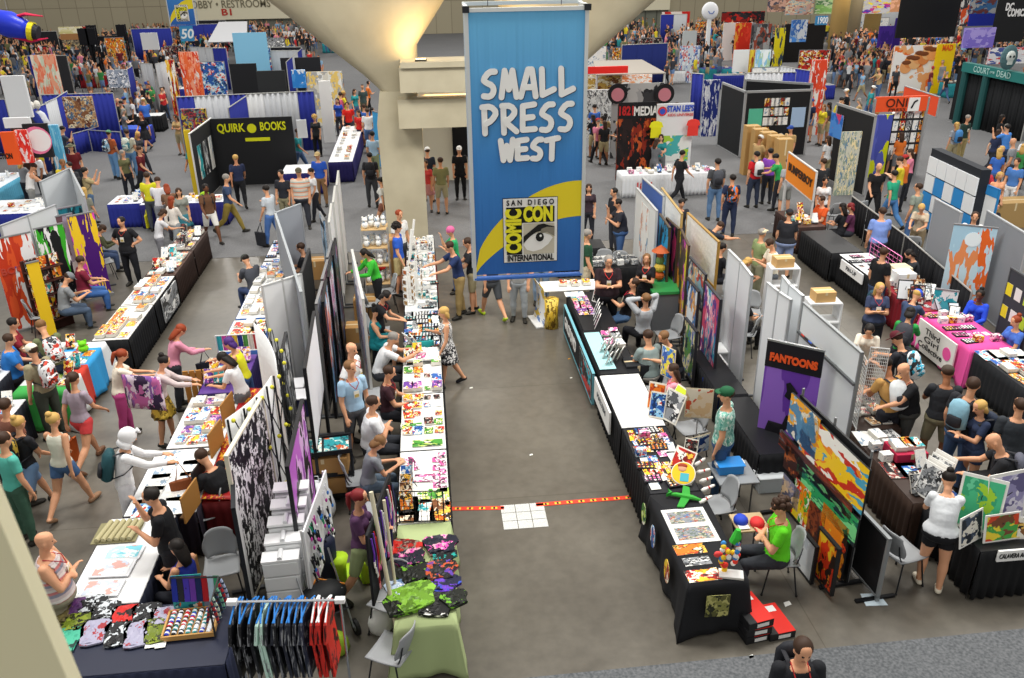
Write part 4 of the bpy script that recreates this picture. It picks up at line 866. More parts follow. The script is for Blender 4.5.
# shirts on the green cloth
for i,(px,py,c,l,sx) in enumerate(((406,548,'red','red folded T-shirt with dark print',1),(441,545,'pink','navy T-shirt with pale pink print',1.1),(410,560,'pink','black T-shirt with magenta and blue print',1),(444,555,'teal','black T-shirt with turquoise print',.8),(440,571,'orange','black T-shirt with orange and violet rings',1.1),(412,575,'green','black T-shirt with thin green scribbles',1),(444,583,'purple','navy T-shirt with violet print',1),(402,590,'blue','pale blue and white T-shirt',1),(414,598,'green','lime green T-shirt spread over the pile',1.4),(436,604,'black','black T-shirt with white splatter print hanging off the end',1.2),(401,606,'green','dark T-shirt edged with green',1),(455,600,'green','black T-shirt with green piping at the corner',.8))):
    p=G(px,py,.8); o=item('folded_shirt',p.x,p.y,.775+.012*(i%3),.3*(i%3)-.2,c,'','' or l+' on the green cloth',mat=art({'red':['#c8281e','#c8281e','#b8241c','#5a1a14','#8a8070'],'pink':['#17182a','#17182a','#17182a','#1c1e30','#d84aa8','#f0b0c0'],'teal':['#141418','#141418','#141418','#1fa39a'],'orange':['#151518','#151518','#151518','#c2542c','#5a3aa0'],'green':['#161a14','#161a14','#161a14','#161a14','#6fae2c'] if 'lime' not in l else ['#6c9a2a','#7db234','#567d20','#8cc044'],'purple':['#1a1d3a','#1a1d3a','#1a1d3a','#6a3ac0','#3a50c0'],'blue':['#b8cbe0','#dfe8f0','#6080a8','#f4f4f4'],'black':['#101012','#101012','#101012','#101012','#e8e8e4']}[c],3.4,1.5)); o.scale=(.95*sx,.8*sx,1.15)
# wire stand with comics, second table
gridwall((-.64,9.35),(-.05,9.30),.78,1.25,'black wire stand of comics between the shirts and the price list','#1a1a1e',8,6)
merch(AX0+.03,9.45,AX1-.02,9.95,3,3,['comic_book','art_print'],['green','brown','orange','teal','white'],WA+' nearest the shirts',seed=2,fill=1)
merch(AX0+.02,9.5,AX0+.2,10.3,1,4,['leaning_book'],['orange','white','brown','blue'],WA+' nearest the shirts',seed=3,fill=1)
for k in range(9): item('postcard',AX1-.07-.09*(k%2),10.05+.11*k,.765,0,'pink','',f'pink and white label strip along the aisle edge of the long white table')
o=item('art_print',-.3,10.35,.766,1.5,'pink','','pink and black booklet angled on the white table'); o.scale=(.7,.7,1)
o=item('art_print',-.48,10.75,.768,.35,'pink','','narrow pink leaflet lying skewed on the white table'); o.scale=(.45,.9,1)
o=item('art_print',-.25,11.3,.766,1.57,'green','','wide green and yellow landscape print on the long white table'); o.scale=(.7,1.1,1)
o=item('art_print',-.5,11.85,.766,1.57,'green','','dark green forest print on the long white table'); o.scale=(.6,.8,1)
merch(AX0+.03,11.55,AX1-.02,12.9,4,5,['comic_book','postcard','sticker_sheet','book'],['green','yellow','blue','black','red','white'],'on the long white table',seed=4,fill=.85)
merch(AX0+.03,12.98,AX1-.02,14.7,4,7,['comic_book','comic_stack','postcard','book','leaning_book'],['orange','red','purple','blue','white','green','black','yellow'],'by the raised card shelf',seed=5,fill=.85)
merch(AX0+.03,14.8,AX1-.02,16.5,5,8,['postcard','sticker_sheet','comic_book','pin_tray'],['white','blue','grey','teal','white','orange'],'on the dark blue table',seed=6,fill=.85)
merch(AX0+.3,16.65,AX1-.02,18.3,3,6,['small_box','postcard','pin_tray','sticker_sheet'],['white','grey','white','teal'],'beside the card spinners',seed=7,fill=.9)
merch(AX0+.05,18.45,AX1-.02,20.1,4,7,['figurine','mug','small_box','plush_toy','postcard'],['white','orange','teal','grey','white','blue'],'on the table near the column',seed=8,fill=.85)
merch(AX0+.05,20.3,AX1-.02,21.4,4,5,['figurine','mug','small_box','plush_toy'],['white','white','grey','red'],'on the last table by the column',seed=9,fill=.9)
mb=MB(); mb.box((0,0,.08),(.6,.5,.03),M('#f1f1ee',.5)); mb.box((-.28,0,.035),(.02,.5,.07),M('#e4e4e0')); mb.box((.28,0,.035),(.02,.5,.07),M('#e4e4e0')); tag(obj('card_shelf',mb,None,(-.32,14.3,.765)),'low raised white shelf on the white aisle table','shelf')
merch(-.58,14.08,-.06,14.52,3,2,['comic_book','postcard'],['pink','white','red'],'on the low raised shelf',z=.862,seed=10)
for i,(x,y) in enumerate(((-.56,17.0),(-.40,17.25),(-.56,17.6),(-.4,17.95))): spinner(x,y,.765,.62,f'white card spinner with {["brown","tan","orange","grey"][i]} cards on the pale table',[['#7a5a3a','#b08a5a'],['#b89058','#8a6a4a'],['#c06a38','#d8c8a8'],['#8a8a88','#b0a890']][i])
for i,(x,y,hh) in enumerate(((-.6,19.3,.9),(-.58,19.9,.7),(-.55,20.6,.75))):
    t=thing('banner_stand',['white leaning pole stand behind the blue shirted man','white tabletop stand near the column','dark framed mirror standing among white bottles'][i],'stand',(x,y,.765)); mb=MB(); mb.tube([(0,0,0),(.12,.1,hh)],.03,M('#ecebe6',.5),8); obj('pole',mb,t); mb=MB(); mb.box((0,0,.01),(.2,.14,.02),M('#333')if 0 else M('#333333')); obj('base',mb,t)
# framed upright prints by the wire stand
framed(-.55,10.15,.765,.24,.34,cov('grey'),'grey print on a white tabletop easel by the reading girl',rz=90,tilt=20)
framed(-.5,14.9,.765,.22,.3,cov('teal'),'teal print leaning on the white table by the grey haired man',rz=-60,tilt=30)
framed(-.35,14.75,.765,.22,.34,cov('orange'),'striped orange print leaning on the white aisle table',rz=-70,tilt=30)
# pole rack leaning along the inner side of the near tables
for i in range(2):
    t=thing('banner_pole',['cream leaning banner pole beside the purple shirted woman','second leaning banner pole hung with lanyards beside the T-shirt table'][i],'pole',(0,0,0),0,'leaning poles'); a=G(371,492,2.1) if i==0 else G(384,500,1.9); b_=G(397,612,.7) if i==0 else G(399,600,.7); mb=MB(); mb.tube([(a.x,a.y,2.1-.2*i),(b_.x,b_.y,.1)],.025 if i==0 else .018,M('#d8d0b4',.5),8); obj('shaft',mb,t); mb=MB(); mb.cyl((b_.x,b_.y,0),.12,.03,M('#2a2c30'),14); obj('foot',mb,t)
p=G(372,497,1.9); r_=random.Random(4)
t=thing('lanyard_display','black hanging display dripping with coloured lanyards and badges beside the T-shirts','display rack',(G(380,520,1.5).x,G(380,520,1.5).y,0),RAD(80)); mb=MB(); mb.box((0,0,1.25),(1.25,.03,1.0),M('#16171c',.7)); obj('board',mb,t)
for k in range(26):
    mb=MB(); x=-.55+.045*k; z=1.7-r_.uniform(0,.2); L_=r_.uniform(.3,.8); mb.tube([(x,-.03,z),(x+r_.uniform(-.03,.03),-.05,z-L_*.6),(x,-.04,z-L_)],.012,M(r_.choice(['#2b2f66','#6a3ab0','#e8e6e0','#1c1c22','#48a030','#c03030','#20233a']),.6),5); mb.box((x,-.045,z-L_),(.05,.01,.08),M(r_.choice(['#f0ece4','#d84aa0','#f2a0a0','#3a60b0']),.5)); obj('lanyard',mb,t)
# backs of the booths: chairs, carts, people
chpx(379,332,-90,'grey chair pushed back behind the teal dressed woman'); chpx(371,303,-60,'grey chair behind the woman in black bending forward')
chpx(386,292,100,'grey chair seat behind the woman in a green vest'); chpx(368,395,-85,'grey chair behind the seated maroon shirted man')
chpx(360,478,-80,'big grey chair holding the reading girl'); chpx(372,515,60,'grey chair lying tipped among bags behind the girl')
chpx(376,420,-75,'grey chair under the seated man in a white T-shirt'); chpx(392,600,150,'grey chair half hidden behind the T-shirt table near the leaning poles')
c_=G(392,650,.45); chair(c_.x,c_.y,62,'empty grey chair standing alone at the near end of the green table')
def cart(x,y,rz,label,top_cols):
    t=thing('shelf_cart',label,'cart',(x,y,0),RAD(rz)); bk=M('#1d1f24',.5)
    for z in(.12,.5,.88): mb=MB(); mb.box((0,0,z),(.85,.48,.04),bk,bev=.01); mb.box((0,.23,z+.03),(.85,.02,.05),bk); mb.box((0,-.23,z+.03),(.85,.02,.05),bk); obj('shelf',mb,t)
    for sx in(-1,1):
        for sy in(-1,1): mb=MB(); mb.tube([(sx*.4,sy*.22,.05),(sx*.4,sy*.22,.92)],.02,bk,6); obj('post',mb,t); mb=MB(); mb.ell((sx*.4,sy*.22,.045),(.02,.045,.045),M('#333639'),8,6); obj('caster',mb,t)
    return t
cp=G(323,447,.88); cart(cp.x,cp.y,6,'black shelf cart loaded with cartons behind the light blue shirted man',None)
carton(cp.x-.05,cp.y,.14,.7,.4,.3,'flat brown carton on the lower shelf of the black cart'); carton(cp.x,cp.y-.02,.52,.72,.4,.28,'brown carton on the middle shelf of the black cart')
for i in range(2): o=item('art_print',cp.x-.2+.4*i,cp.y,.905,.1,'teal','',f'turquoise poster with black drawing, on the {"dragon banner" if i==0 else "table"} side of the cart'); o.scale=(1.3,1,2)
# suitcase
sp=G(333,585,0); t=thing('suitcase','tall navy suitcase standing behind the red haired woman','suitcase',(sp.x-.15,sp.y,0),RAD(20)); mb=MB(); mb.tube([(0,0,.06),(0,0,.1),(0,0,.7),(0,0,.78)],[(.2,.13),(.25,.16),(.25,.16),(.19,.12)],M('#1a2038',.6),16); obj('shell',mb,t,smooth=True); mb=MB(); mb.tube([(-.1,.1,.75),(-.1,.1,.95),(.1,.1,.95),(.1,.1,.75)],.01,M('#2a2c30',.4,.5),6); obj('pull_handle',mb,t)
for s_ in(-1,1): mb=MB(); mb.ell((s_*.17,0,.04),(.02,.04,.04),M('#111111'),8,6); obj('wheel',mb,t)
t=thing('water_bottle','clear plastic water bottle with a blue cap on the suitcase','bottle',(sp.x-.12,sp.y,.785)); mb=MB(); mb.tube([(0,0,0),(0,0,.16),(0,0,.2),(0,0,.23)],[.035,.035,.014,.013],M('#cfd8e0',.15),12); obj('bottle_body',mb,t,smooth=True); mb=MB(); mb.cyl((0,0,.23),.016,.02,M('#2a4ad0'),10); obj('cap',mb,t)
def bag(px,py,h,w,hh,col,label,name='plastic_bag'):
    p=G(px,py,h); r=random.Random(px); t=thing(name,label,'bag',(p.x,p.y,0),0,'bags standing on the floor'); mb=MB(); n=10; pts=[(r.uniform(-.02,.02),r.uniform(-.02,.02),hh*k/6) for k in range(7)]; mb.tube(pts,[(w*f*(1+r.uniform(-.06,.06)),w*.75*f*(1+r.uniform(-.08,.08))) for f in (.8,1,1.02,.95,.85,.6,.2)],M(col,.4,cloth=True),14); obj('bag_body',mb,t,smooth=True); mb=MB(); mb.tube([(-.06,0,hh*.92),(-.04,0,hh*1.15),(.04,0,hh*1.15),(.06,0,hh*.92)],.008,M(col,.4),5); obj('handle',mb,t); return t
bag(318,500,.3,.24,.62,'#e8ebf0','stuffed white plastic bag with blue print behind the dragon banner')
bag(322,486,.5,.16,.55,'#dfe3ea','slim white carrier bag leaning against the dragon banner')
bag(332,644,.1,.2,.32,'#8fae30','crumpled lime green bag under the shirt rail')
bag(381,612,.3,.16,.4,'#d8d8d4','whitish plastic bag behind the T-shirt table','plastic_bag')
# lime green cosplay boots and stroller
bt=G(362,604,0); 
for i,(dx,dy,l) in enumerate(((0,0,'lime green oversized costume boot with pointed top by the purple shirted woman'),(.33,-.02,'second lime green costume boot half behind the T-shirt table'))):
    t=thing('costume_boot',l,'boot',(bt.x-.28+dx,bt.y+.45+dy,0),RAD(-20+30*i)); g_=M('#b4dc2a',.6); mb=MB(); mb.tube([(0,-.06,.03),(0,.05,.06),(0,.2,.06),(0,.33,.03)],[(.07,.03),(.10,.06),(.13,.06),(.09,.025)],g_,12,up=(1,0,0)); obj('foot_piece',mb,t,smooth=True); mb=MB(); mb.tube([(0,-.02,.05),(0,-.03,.28),(0,-.04,.44)],[.075,.085,.13],g_,12); obj('leg_piece',mb,t,smooth=True)
st=G(312,600,.55); t=thing('baby_stroller','folded black stroller with an orange trimmed hood behind the shirt rail','stroller',(st.x+.12,st.y+.1,0),RAD(30)); mb=MB(); mb.ell((0,0,.52),(.3,.22,.16),M('#1d1f22',.6),16,8); obj('hood',mb,t,smooth=True); mb=MB(); mb.tube([(-.27,-.05,.6),(0,.16,.67),(.27,-.05,.6)],.012,M('#e08a2c'),6); obj('hood_trim',mb,t); mb=MB(); mb.sheet(lambda u,v:((u-.5)*.42,-.25+.35*v,.42-.1*math.sin(PI*v)),8,6,M('#25272b'),th=.02); obj('seat',mb,t)
for s_ in(-1,1):
    mb=MB(); mb.tube([(s_*.24,.28,.95),(s_*.22,-.3,.12)],.012,M('#b9bcc0',.3,.8),6); mb.tube([(s_*.24,-.25,.9) if 0 else (s_*.24,.2,.12),(s_*.2,-.1,.6)],.012,M('#b9bcc0',.3,.8),6); obj('frame_tube',mb,t)
    for q_ in(-.3,.22): mb=MB(); T_=Matrix.Translation((s_*.25,q_,.11))@Matrix.Rotation(PI/2,4,'Y'); mb.tube([(0,0,-.02),(0,0,.02)],.11,M('#1a1a1a'),16,T_); mb.tube([(0,0,-.024),(0,0,.024)],.05,M('#8a8c90',.4,.5),10,T_); obj('wheel',mb,t)
# clothes rail with shirts on hangers
ra,rb=G(232,602,1.62),G(340,600,1.62); rcx,rrz,rW=FR(ra,rb); t=thing('clothes_rail','chrome clothes rail at the near end carrying dark and red T-shirts','clothes rail',(rcx.x,rcx.y,0),rrz); ch_=M('#c9ccd0',.25,.9)
mb=MB(); mb.tube([(-rW/2,0,1.62),(rW/2,0,1.62)],.014,ch_,8); obj('hanging_bar',mb,t)
for s_ in(-1,1): mb=MB(); mb.tube([(s_*rW/2,0,1.62),(s_*rW/2,0,.08)],.014,ch_,8); obj('upright',mb,t); mb=MB(); mb.tube([(s_*rW/2,-.28,.07),(s_*rW/2,.28,.07)],.014,ch_,8); obj('foot_bar',mb,t); mb=MB(); mb.box((s_*rW/2,0,1.62),(.1,.06,.05),M('#f0f0ee')); obj('end_cap',mb,t)
def shirtmesh():
    m=MB(); P=[(0,-.0),(.08,.0),(.2,-.06),(.26,-.26),(.19,-.29),(.2,-.76),(-.2,-.76),(-.19,-.29),(-.26,-.26),(-.2,-.06),(-.08,0)]
    n=len(P); m.mats=[None]; fr=[(0.018*math.sin(7*z),x,z) for x,z in P]; m.add([(a-.016,b,c) for a,b,c in fr]+[(a+.016,b,c) for a,b,c in fr],[tuple(range(n)),tuple(range(2*n-1,n-1,-1))]+[((i+1)%n,i,n+i,n+(i+1)%n) for i in range(n)],None); return m.mesh('shirt')
shm=shirtmesh(); hg=MB(); hg.mats=[None]; hg.tube([(0,0,.0),(0,0,.05),(0,.02,.08),(0,.03,.06)],.006,None,5); hg.tube([(0,-.2,-.05),(0,0,.02),(0,.2,-.05)],.009,None,5); hgm=hg.mesh('hanger')
cols=['#15161a','#141519','#17181c','#1a1b20','#bfe0d0','#c4e4d6','#1c1d24','#16171c','#1b1f2c','#232634','#20232e','#1e2230','#1c1e2a','#23263a','#242a3a','#c92a20','#d02c22','#c42820','#cf2f24']
pr_=['black','black','black','black','teal','teal','black','black','black','grey','black','black','grey','black','black','red','red','red','red']
xs_=[-.62,-.55,-.47,-.40,-.30,-.27,-.20,-.14,-.08,-.02,.03,.08,.13,.18,.24,.33,.38,.43,.49]
for i,(x,c,pn) in enumerate(zip(xs_,cols,pr_)):
    d=Vector((math.cos(rrz),math.sin(rrz)))*x*rW/1.28; nm={'black':'black printed','teal':'pale mint','red':'bright red','grey':'charcoal'}[pn]
    t2=thing('hanging_shirt',f'{nm} T-shirt hanging on the near clothes rail','T-shirt',(rcx.x+d.x,rcx.y+d.y,1.56),rrz+.2*math.sin(i*2.1),'T-shirts on the clothes rail')
    o=link('shirt',shm,t2,(0,0,-.03)); setm(o,[art([c,c,c,'#8a8c90' if pn!='red' else '#3a1010'],5,1.5,seed=i%3)]); o=link('hanger',hgm,t2); setm(o,[M('#2f7fd0' if pn!='red' else '#eceff2',.4)])
# white tiered drawers with hanging jewellery
wb0,wb1=G(270,575,.6),G(297,490,1.35)
for k in range(5):
    f=k/4; x=-2.02+.06*f; y=8.45+.22*k*1.0; t=thing('white_carton',f'white lidded carton in the stack behind the shirt rail, {["lowest and nearest","second","middle","fourth","topmost and farthest"][k]}','box',(x,y,0),RAD(3),'white cartons'); H_=1.05+.1*k
    for q in range(5): mb=MB(); mb.box((0,0,.1+H_*q/5),(.42,.21,H_/5-.015),M('#eceeef',.4),bev=.012); obj('carton_tier',mb,t)
    mb=MB(); mb.box((0,0,H_+.01),(.44,.2,.03),M('#f6f7f8',.4)); mb.tube([(0,-.09,H_+.04),(0,.09,H_+.04)],.03,M('#e2e4e6',.4),8); obj('lid',mb,t)
t=thing('jewellery_rack','white rack of dangling necklaces and charms beside the white cartons','display rack',(-1.62,8.95,0),RAD(84)); mb=MB(); mb.box((0,0,1.0),(1.3,.02,1.0),M('#e4e5e8',.5)); obj('board',mb,t)
for s_ in(-1,1): mb=MB(); mb.tube([(s_*.62,.03,0),(s_*.62,.03,1.5)],.015,M('#d8d8d8',.4),6); obj('post',mb,t)
r_=random.Random(5)
for k in range(40):
    mb=MB(); x=-.6+1.2*r_.random(); z=.7+.75*r_.random(); mb.tube([(x-.03,-.03,z),(x,-.05,z-.12),(x+.03,-.03,z)],.009,M(r_.choice(['#1b1b22','#1b1b22','#2c3040','#e8e8ee','#c040a0','#2a9a6a','#c8c8d0'])),5); mb.ell((x,-.055,z-.13),(.022,.015,.03),M(r_.choice(['#18181c','#f0f0f4','#b03090','#2a70c0','#28282e'])),7,5); obj('necklace',mb,t)
mb=MB(); 
t=thing('white_ladder','white folding ladder leaning on the cart side of the suitcase','ladder',(G(318,560,.2).x,G(318,560,.2).y,0),RAD(80))
for s_ in(-1,1): mb=MB(); mb.box((s_*.18,0,.5),(.03,.04,1.0),M('#e2e2e0')); obj('rail',mb,t)
for k in range(4): mb=MB(); mb.box((0,0,.15+.25*k),(.36,.05,.02),M('#e2e2e0')); obj('rung',mb,t)
# spine of displays between the two sides
def board_px(a,b,h,z0,mat,label,name='display_board',cat='panel',fr=None,feet='#55585c',**k): return panel(G(*a,h),G(*b,h),z0,h,mat,label,cat,name,fr,feet,**k)
WHT='#eceded'
def popup(p0,p1,z1,label,bow=.14,mat=None):
    c,rz,W=FR(p0,p1); t=thing('pop_up_backdrop',label,'backdrop',(c.x,c.y,0),rz,'fabric pop-up backdrops'); mb=MB(); mt=mat or M(WHT,.8,cloth=True)
    mb.sheet(lambda u,v:((u-.5)*W,-bow*(1-(2*u-1)**2)*.5+bow*.25,.1+(z1-.1)*v),14,4,mt,th=.012); obj('fabric',mb,t,smooth=True)
    for i in range(5):
        u=i/4; x=(u-.5)*W; y=-bow*(1-(2*u-1)**2)*.5+bow*.25-.03; mb=MB(); mb.tube([(x,y,.02),(x,y,z1)],.014,M('#1c1d20',.4),6); obj('upright_tube',mb,t)
        if i<4:
            x2=(u-.25)*W; x2=((i+1)/4-.5)*W; mb=MB()
            for q in range(3): za,zb_=z1*q/3+.05,z1*(q+1)/3; mb.tube([(x,y-.10,za),(x2,y-.10,zb_)],.008,M('#2a2c30',.4,.4),5); mb.tube([(x2,y-.10,za),(x,y-.10,zb_)],.008,M('#2a2c30',.4,.4),5)
            obj('cross_strut',mb,t)
        for q in range(4): mb=MB(); mb.ell((x,y-.08,z1*q/3 if q else .1),(.03,.03,.03),M('#d8d23a'),7,5); obj('hub',mb,t)
    return t
popup(G(228,420,2.3),G(274,376,2.3),2.3,'white curved pop-up backdrop with crossed black struts behind the black shirted seller')
popup(G(279,364,2.25),G(256,322,2.25),2.25,'small pop-up backdrop showing a grey print near the white panels')
t=panel(G(262,400,2.25),G(230,478,2.0),.15,2.3,art(['#101012','#f2f2f0','#1c1c1e','#e6e6e4','#2a2a2c'],13,1.6,seed=3,aspect=.9),'tall black and white ink drawing banner behind the white cartons','banner','display_board','#efe9d0',None)
t=panel(G(302,400,2.1),G(288,474,2.0),.25,2.1,art(['#c060cc','#f0e4f4','#1b181d','#e0b0e6','#9a48b0'],3.6,2.2,seed=5,aspect=.6),'black banner with a magenta dragon drawing beside the cart','banner','display_board','#2a2a2e',None)
t=panel(G(314,312,2.3),G(305,372,2.25),.9,2.3,M('#eeeef4',.7),'long white pennant banner with small grey lettering','banner','display_board','#2a2a2e','#55585c'); text('ORIGINAL',.34,M('#44454c'),t,(0,-.03,1.6),rot=(PI/2,PI/2,0),width=1.0)
t=panel((-2.42,8.3),(-2.6,9.2),.1,1.9,M('#cfd0ce',.6),'grey backed display board leaning behind the navy end table','panel','display_board','#2c2e33','#55585c')
t=panel((-2.45,12.2),(-2.5,13.2),.2,1.9,cov('grey',3),'grey collage banner behind the cart','banner','display_board','#2a2a2e','#55585c')
for i,(y,c,l) in enumerate(((13.6,['#191a1e','#8fc6ea','#2f66b0','#e86a3a','#e6e6ea'],'black banner with blue and orange figures behind the teal dress'),(14.8,['#181a20','#48a8d8','#e84a9a','#f0f0f4','#22242c'],'black banner with cyan and magenta drawing behind the teal dress'),(16.0,['#20222a','#3a5a8a','#a84a6a','#8ab0d0','#101014'],'dark comic art banner behind the woman in black'))):
    panel((-1.95-.02*i,y+1.1),(-1.9-.02*i,y),.15,2.25,art(c,5,2.4,seed=i,aspect=.6),l,'banner','display_board','#1c1c20','#55585c')
    panel((-2.02-.02*i,y+.05),(-2.02-.02*i,y+1.1),.15,2.2,art(['#dcdcda','#9a9aa0','#f2f2f0','#5a5a64'],4,2,seed=i),l.replace('banner','grey back board').split(' with')[0]+f' facing the left aisle, {["nearer","middle","farther"][i]}','panel','display_board','#8a8a8c','#55585c')
t=panel(G(352,250,2.2),G(368,352,1.2),.2,2.2,M('#e9eef2',.6),'row of white and pale blue narrow print panels behind the green vest','panel','display_board','#d8d8d4','#55585c')
for k in range(5): poster(t,-1.2+.6*k if False else (-.4+.2*k)*FR(G(352,250,2.2),G(368,352,1.2))[2]/1.1,1.2,.25,1.2,cov('blue',2+k*.2,k),'poster')
for i in range(3): panel((-2.2-.05*i,17.4+1.55*i+1.45),(-2.12-.05*i,17.4+1.55*i),.1,2.5,M('#e6e7ea',.7,cloth=True),f'tall white fabric panel in the spine, {["nearest of three","middle of three","farthest of three"][i]}','panel','display_board','#cfcfcb','#55585c'); poster(bpy.data.objects[-1] if False else [o for o in SC.objects if o.name.startswith('display_board') and o.parent is None][-1],0,1.4,1.1,1.9,art(['#e8e6ea','#d8c8d8','#f2f2f4','#b8a8c0'],3,1.4,seed=i))
# white wall facing the camera + black/grey boards + blue striped banner
panel(G(262,286,2.1),G(282,280,2.1),.02,2.1,M(WHT,.7),'white board wall beside the curly headed seller, table side','panel','display_board','#d8d8d6','#55585c')
panel(G(282,280,2.1),G(301,274,2.1),.02,2.1,M(WHT,.7),'white board wall beside the curly headed seller, spine side','panel','display_board','#d8d8d6','#55585c')
panel(G(301,274,2.1),G(309,249,2.1),.02,2.1,M('#1c1d20',.8),'black board standing behind the white board wall','panel','display_board','#2a2a2c','#55585c')
panel(G(275,212,2.15),G(302,300,2.0),.02,2.15,M('#8f949c',.8),'long grey fabric board behind the sketching artists','panel','display_board','#aab0b4','#55585c')
panel(G(275,213,2.15),G(300,204,2.15),.02,2.15,M('#9a9fa6',.8),'short grey fabric board closing the artists stall','panel','display_board','#aab0b4','#55585c')
t=standee(322,216,2.15,.75,art(['#dfeaf2','#3a7ab0','#8fbcd8','#1a2c40','#f2f6f8'],4,2.4,aspect=.5),'tall white and blue standing banner with a dark title beside the grey board',rot=-76); sign(t,'TRIANGLE',0,1.95,.2,'#16202c',w=.6,y=-.02)
# far back of this island: plush racks and cartons
t=thing('plush_rack','tall wire rack heaped with white plush toys near the column','display rack',(-1.35,19.6,0)); mb=MB()
for a,b_ in((-.3,-.25),(.3,-.25),(-.3,.25),(.3,.25)): mb.tube([(a,b_,0),(a,b_,1.75)],.012,M('#c8c8c6',.4,.6),6)
obj('post',mb,t)
for z in(.35,.8,1.25,1.7): mb=MB(); mb.box((0,0,z),(.62,.52,.02),M('#c8a878')); obj('shelf',mb,t)
for z in(.37,.82,1.27,1.72):
    for i in range(4): item('plush_toy',-1.55+.14*i,19.45+.12*(i%2),z,.4*i,'white','',f'white plush toy on the {["lowest","second","third","top"][int((z-.3)/.45)]} tier of the wire rack').scale=(1.3,1.3,1.2)
carton(-.95,21.2,0,.5,.4,.5,'brown carton on the floor near the column foot'); carton(-.9,21.2,.5,.45,.4,.4,'brown carton stacked on another near the column'); carton(-1.0,22.3,0,.5,.45,.6,'tall brown carton beyond the plush rack')
t=thing('yellow_jug','yellow plastic jug on the floor by the column','jug',(-1.0,23.1,0)); mb=MB(); mb.tube([(0,0,0),(0,0,.4),(0,0,.5),(0,0,.6)],[.13,.14,.07,.05],M('#f0c81e',.4),12); obj('jug_body',mb,t,smooth=True); mb=MB(); mb.cyl((0,0,.6),.055,.04,M('#c03020')); obj('cap',mb,t)
for i,(px,py,c,l) in enumerate(((368,262,'#e8d43a','yellow cushion on a grey chair by the green vest'),(378,268,'#c8281e','red cushion on a grey chair by the green vest'))): p=G(px,py,.5); mb=MB(); mb.ell((0,0,.05),(.2,.18,.06),M(c,.8)); tag(obj('cushion',mb,None,(p.x+1.0 if 0 else p.x,p.y,.46),smooth=True),l,'cushion')
chpx(375,268,160,'grey chair stacked with bright cushions')
mb=MB(); 
# ================================================================ the other side of that island, facing the left aisle
LX0,LX1=-4.15,-3.4
def corner_y(px): return G(px,600,.75).y
table(-4.5,7.1,-2.45,8.12,'#23283c','#262c44','navy covered end table with folded scarves and a tray of socks',sides='nsew')
for j in range(2):
    t=0
table(LX0-.35,8.2,LX1-.25,9.9,'#e8e9ea','#1d2233','table of framed watercolour prints next to the navy end table')
table(LX0-.2,9.95,LX1,11.6,'#eef0f0','#2a2430','white aisle table the hooded white figure reaches over')
table(LX0-.08,11.65,LX1,13.3,'#e9e9e6','#2a2430','aisle table stacked with paperbacks behind the hooded figure')
table(LX0,13.4,LX1,14.9,'#5a3a8a','#2b2050','purple covered table beside the wooden crate')
table(LX0,15.1,LX1,16.6,'#d9d9d6','#3a62a8','table with a blue end cloth and red zines')
table(LX0+.02,16.7,LX1,18.4,'#eef0f0','#2f5fa0','white aisle table with sketch pads and paper fans')
table(LX0+.02,18.5,LX1,20.2,'#eceeee','#1a1b1f','white aisle table with rows of zines before the sketching man')
table(LX0+.02,20.3,LX1,21.9,'#e6e8ea','#1a1b1f','last white table of the artists with an upright white board')
# red and gold runner between tables and sellers
mb=MB(); mb.sheet(lambda u,v:(-3.38+.45*u,10.2+3.3*v,.78-.05*u+.01*math.sin(v*60)),6,40,art(['#9a1a1a','#b8242a','#7a1216','#d8a02a','#b02020'],9,1.5),th=.01); tag(obj('table_runner',mb,smooth=True),'red and gold patterned runner along the inner edge of the book tables','cloth')
table(-3.38,10.2,-2.95,13.5,'#7a1a1c','#5c1216','narrow red covered back table behind the paperbacks',h=.70)
# navy end table goods
SC_=[(80,606,'purple','dark purple knitted scarf'),(92,604,'black','small black and white scarf'),(68,614,'brown','olive knitted scarf roll'),(76,622,'green','yellow green patterned scarf'),(66,640,'teal','mint green knitted scarf'),(95,632,'grey','long lilac grey fringed scarf'),(105,610,'black','black and white printed scarf'),(126,614,'red','bright red scarf with black emblem'),(146,612,'black','black scarf with white bird print'),(119,633,'black','scarf with a black moth on pale ground'),(138,634,'grey','lilac grey scarf with a red dragon'),(158,630,'green','dark scarf with yellow green print'),(165,616,'grey','grey waved scarf')]
PAL={'purple':['#4a2a5a','#5a3068','#4a2a5a'],'black':['#17181c','#17181c','#cfd6dc','#17181c'],'brown':['#5a5030','#6a6038','#4a4428'],'green':['#6a7a20','#2a2e14','#8a9a30','#1c2010'],'teal':['#4ab494','#3aa084','#1c3a34'],'grey':['#a6a4bc','#9a98b2','#b0aec4','#a8a6be','#a6a4bc','#a03038'],'red':['#c8201c','#c8201c','#c8201c','#1c1010']}
for i,(px,py,c,l) in enumerate(SC_):
    p=G(px,py,.78); o=item('folded_shirt',p.x,p.y,.77,.1,c,'',l+' folded on the navy end table',mat=art(PAL[c],3,1.5,seed=i)); o.scale=(.8,.75 if py<625 else 1.0,.6)
for i,(px,py,l) in enumerate(((151,643,'small white card at the edge of the navy table'),(161,643,'small picture card beside the sock tray'),(76,598,'small floral card next to the watercolours'),(92,597,'second small card next to the watercolours'),(104,598,'little framed card next to the watercolours'))):
    p=G(px,py,.77); item('postcard',p.x,p.y,.77,.1,'white','',l)
tp=G(192,625,.77); t=thing('display_tray','shallow wooden tray filled with rolled socks on the navy table','tray',(tp.x,tp.y,.77),RAD(2)); wd=M('#c89a5a',.6); mb=MB(); mb.box((0,0,.01),(.55,.42,.02),wd)
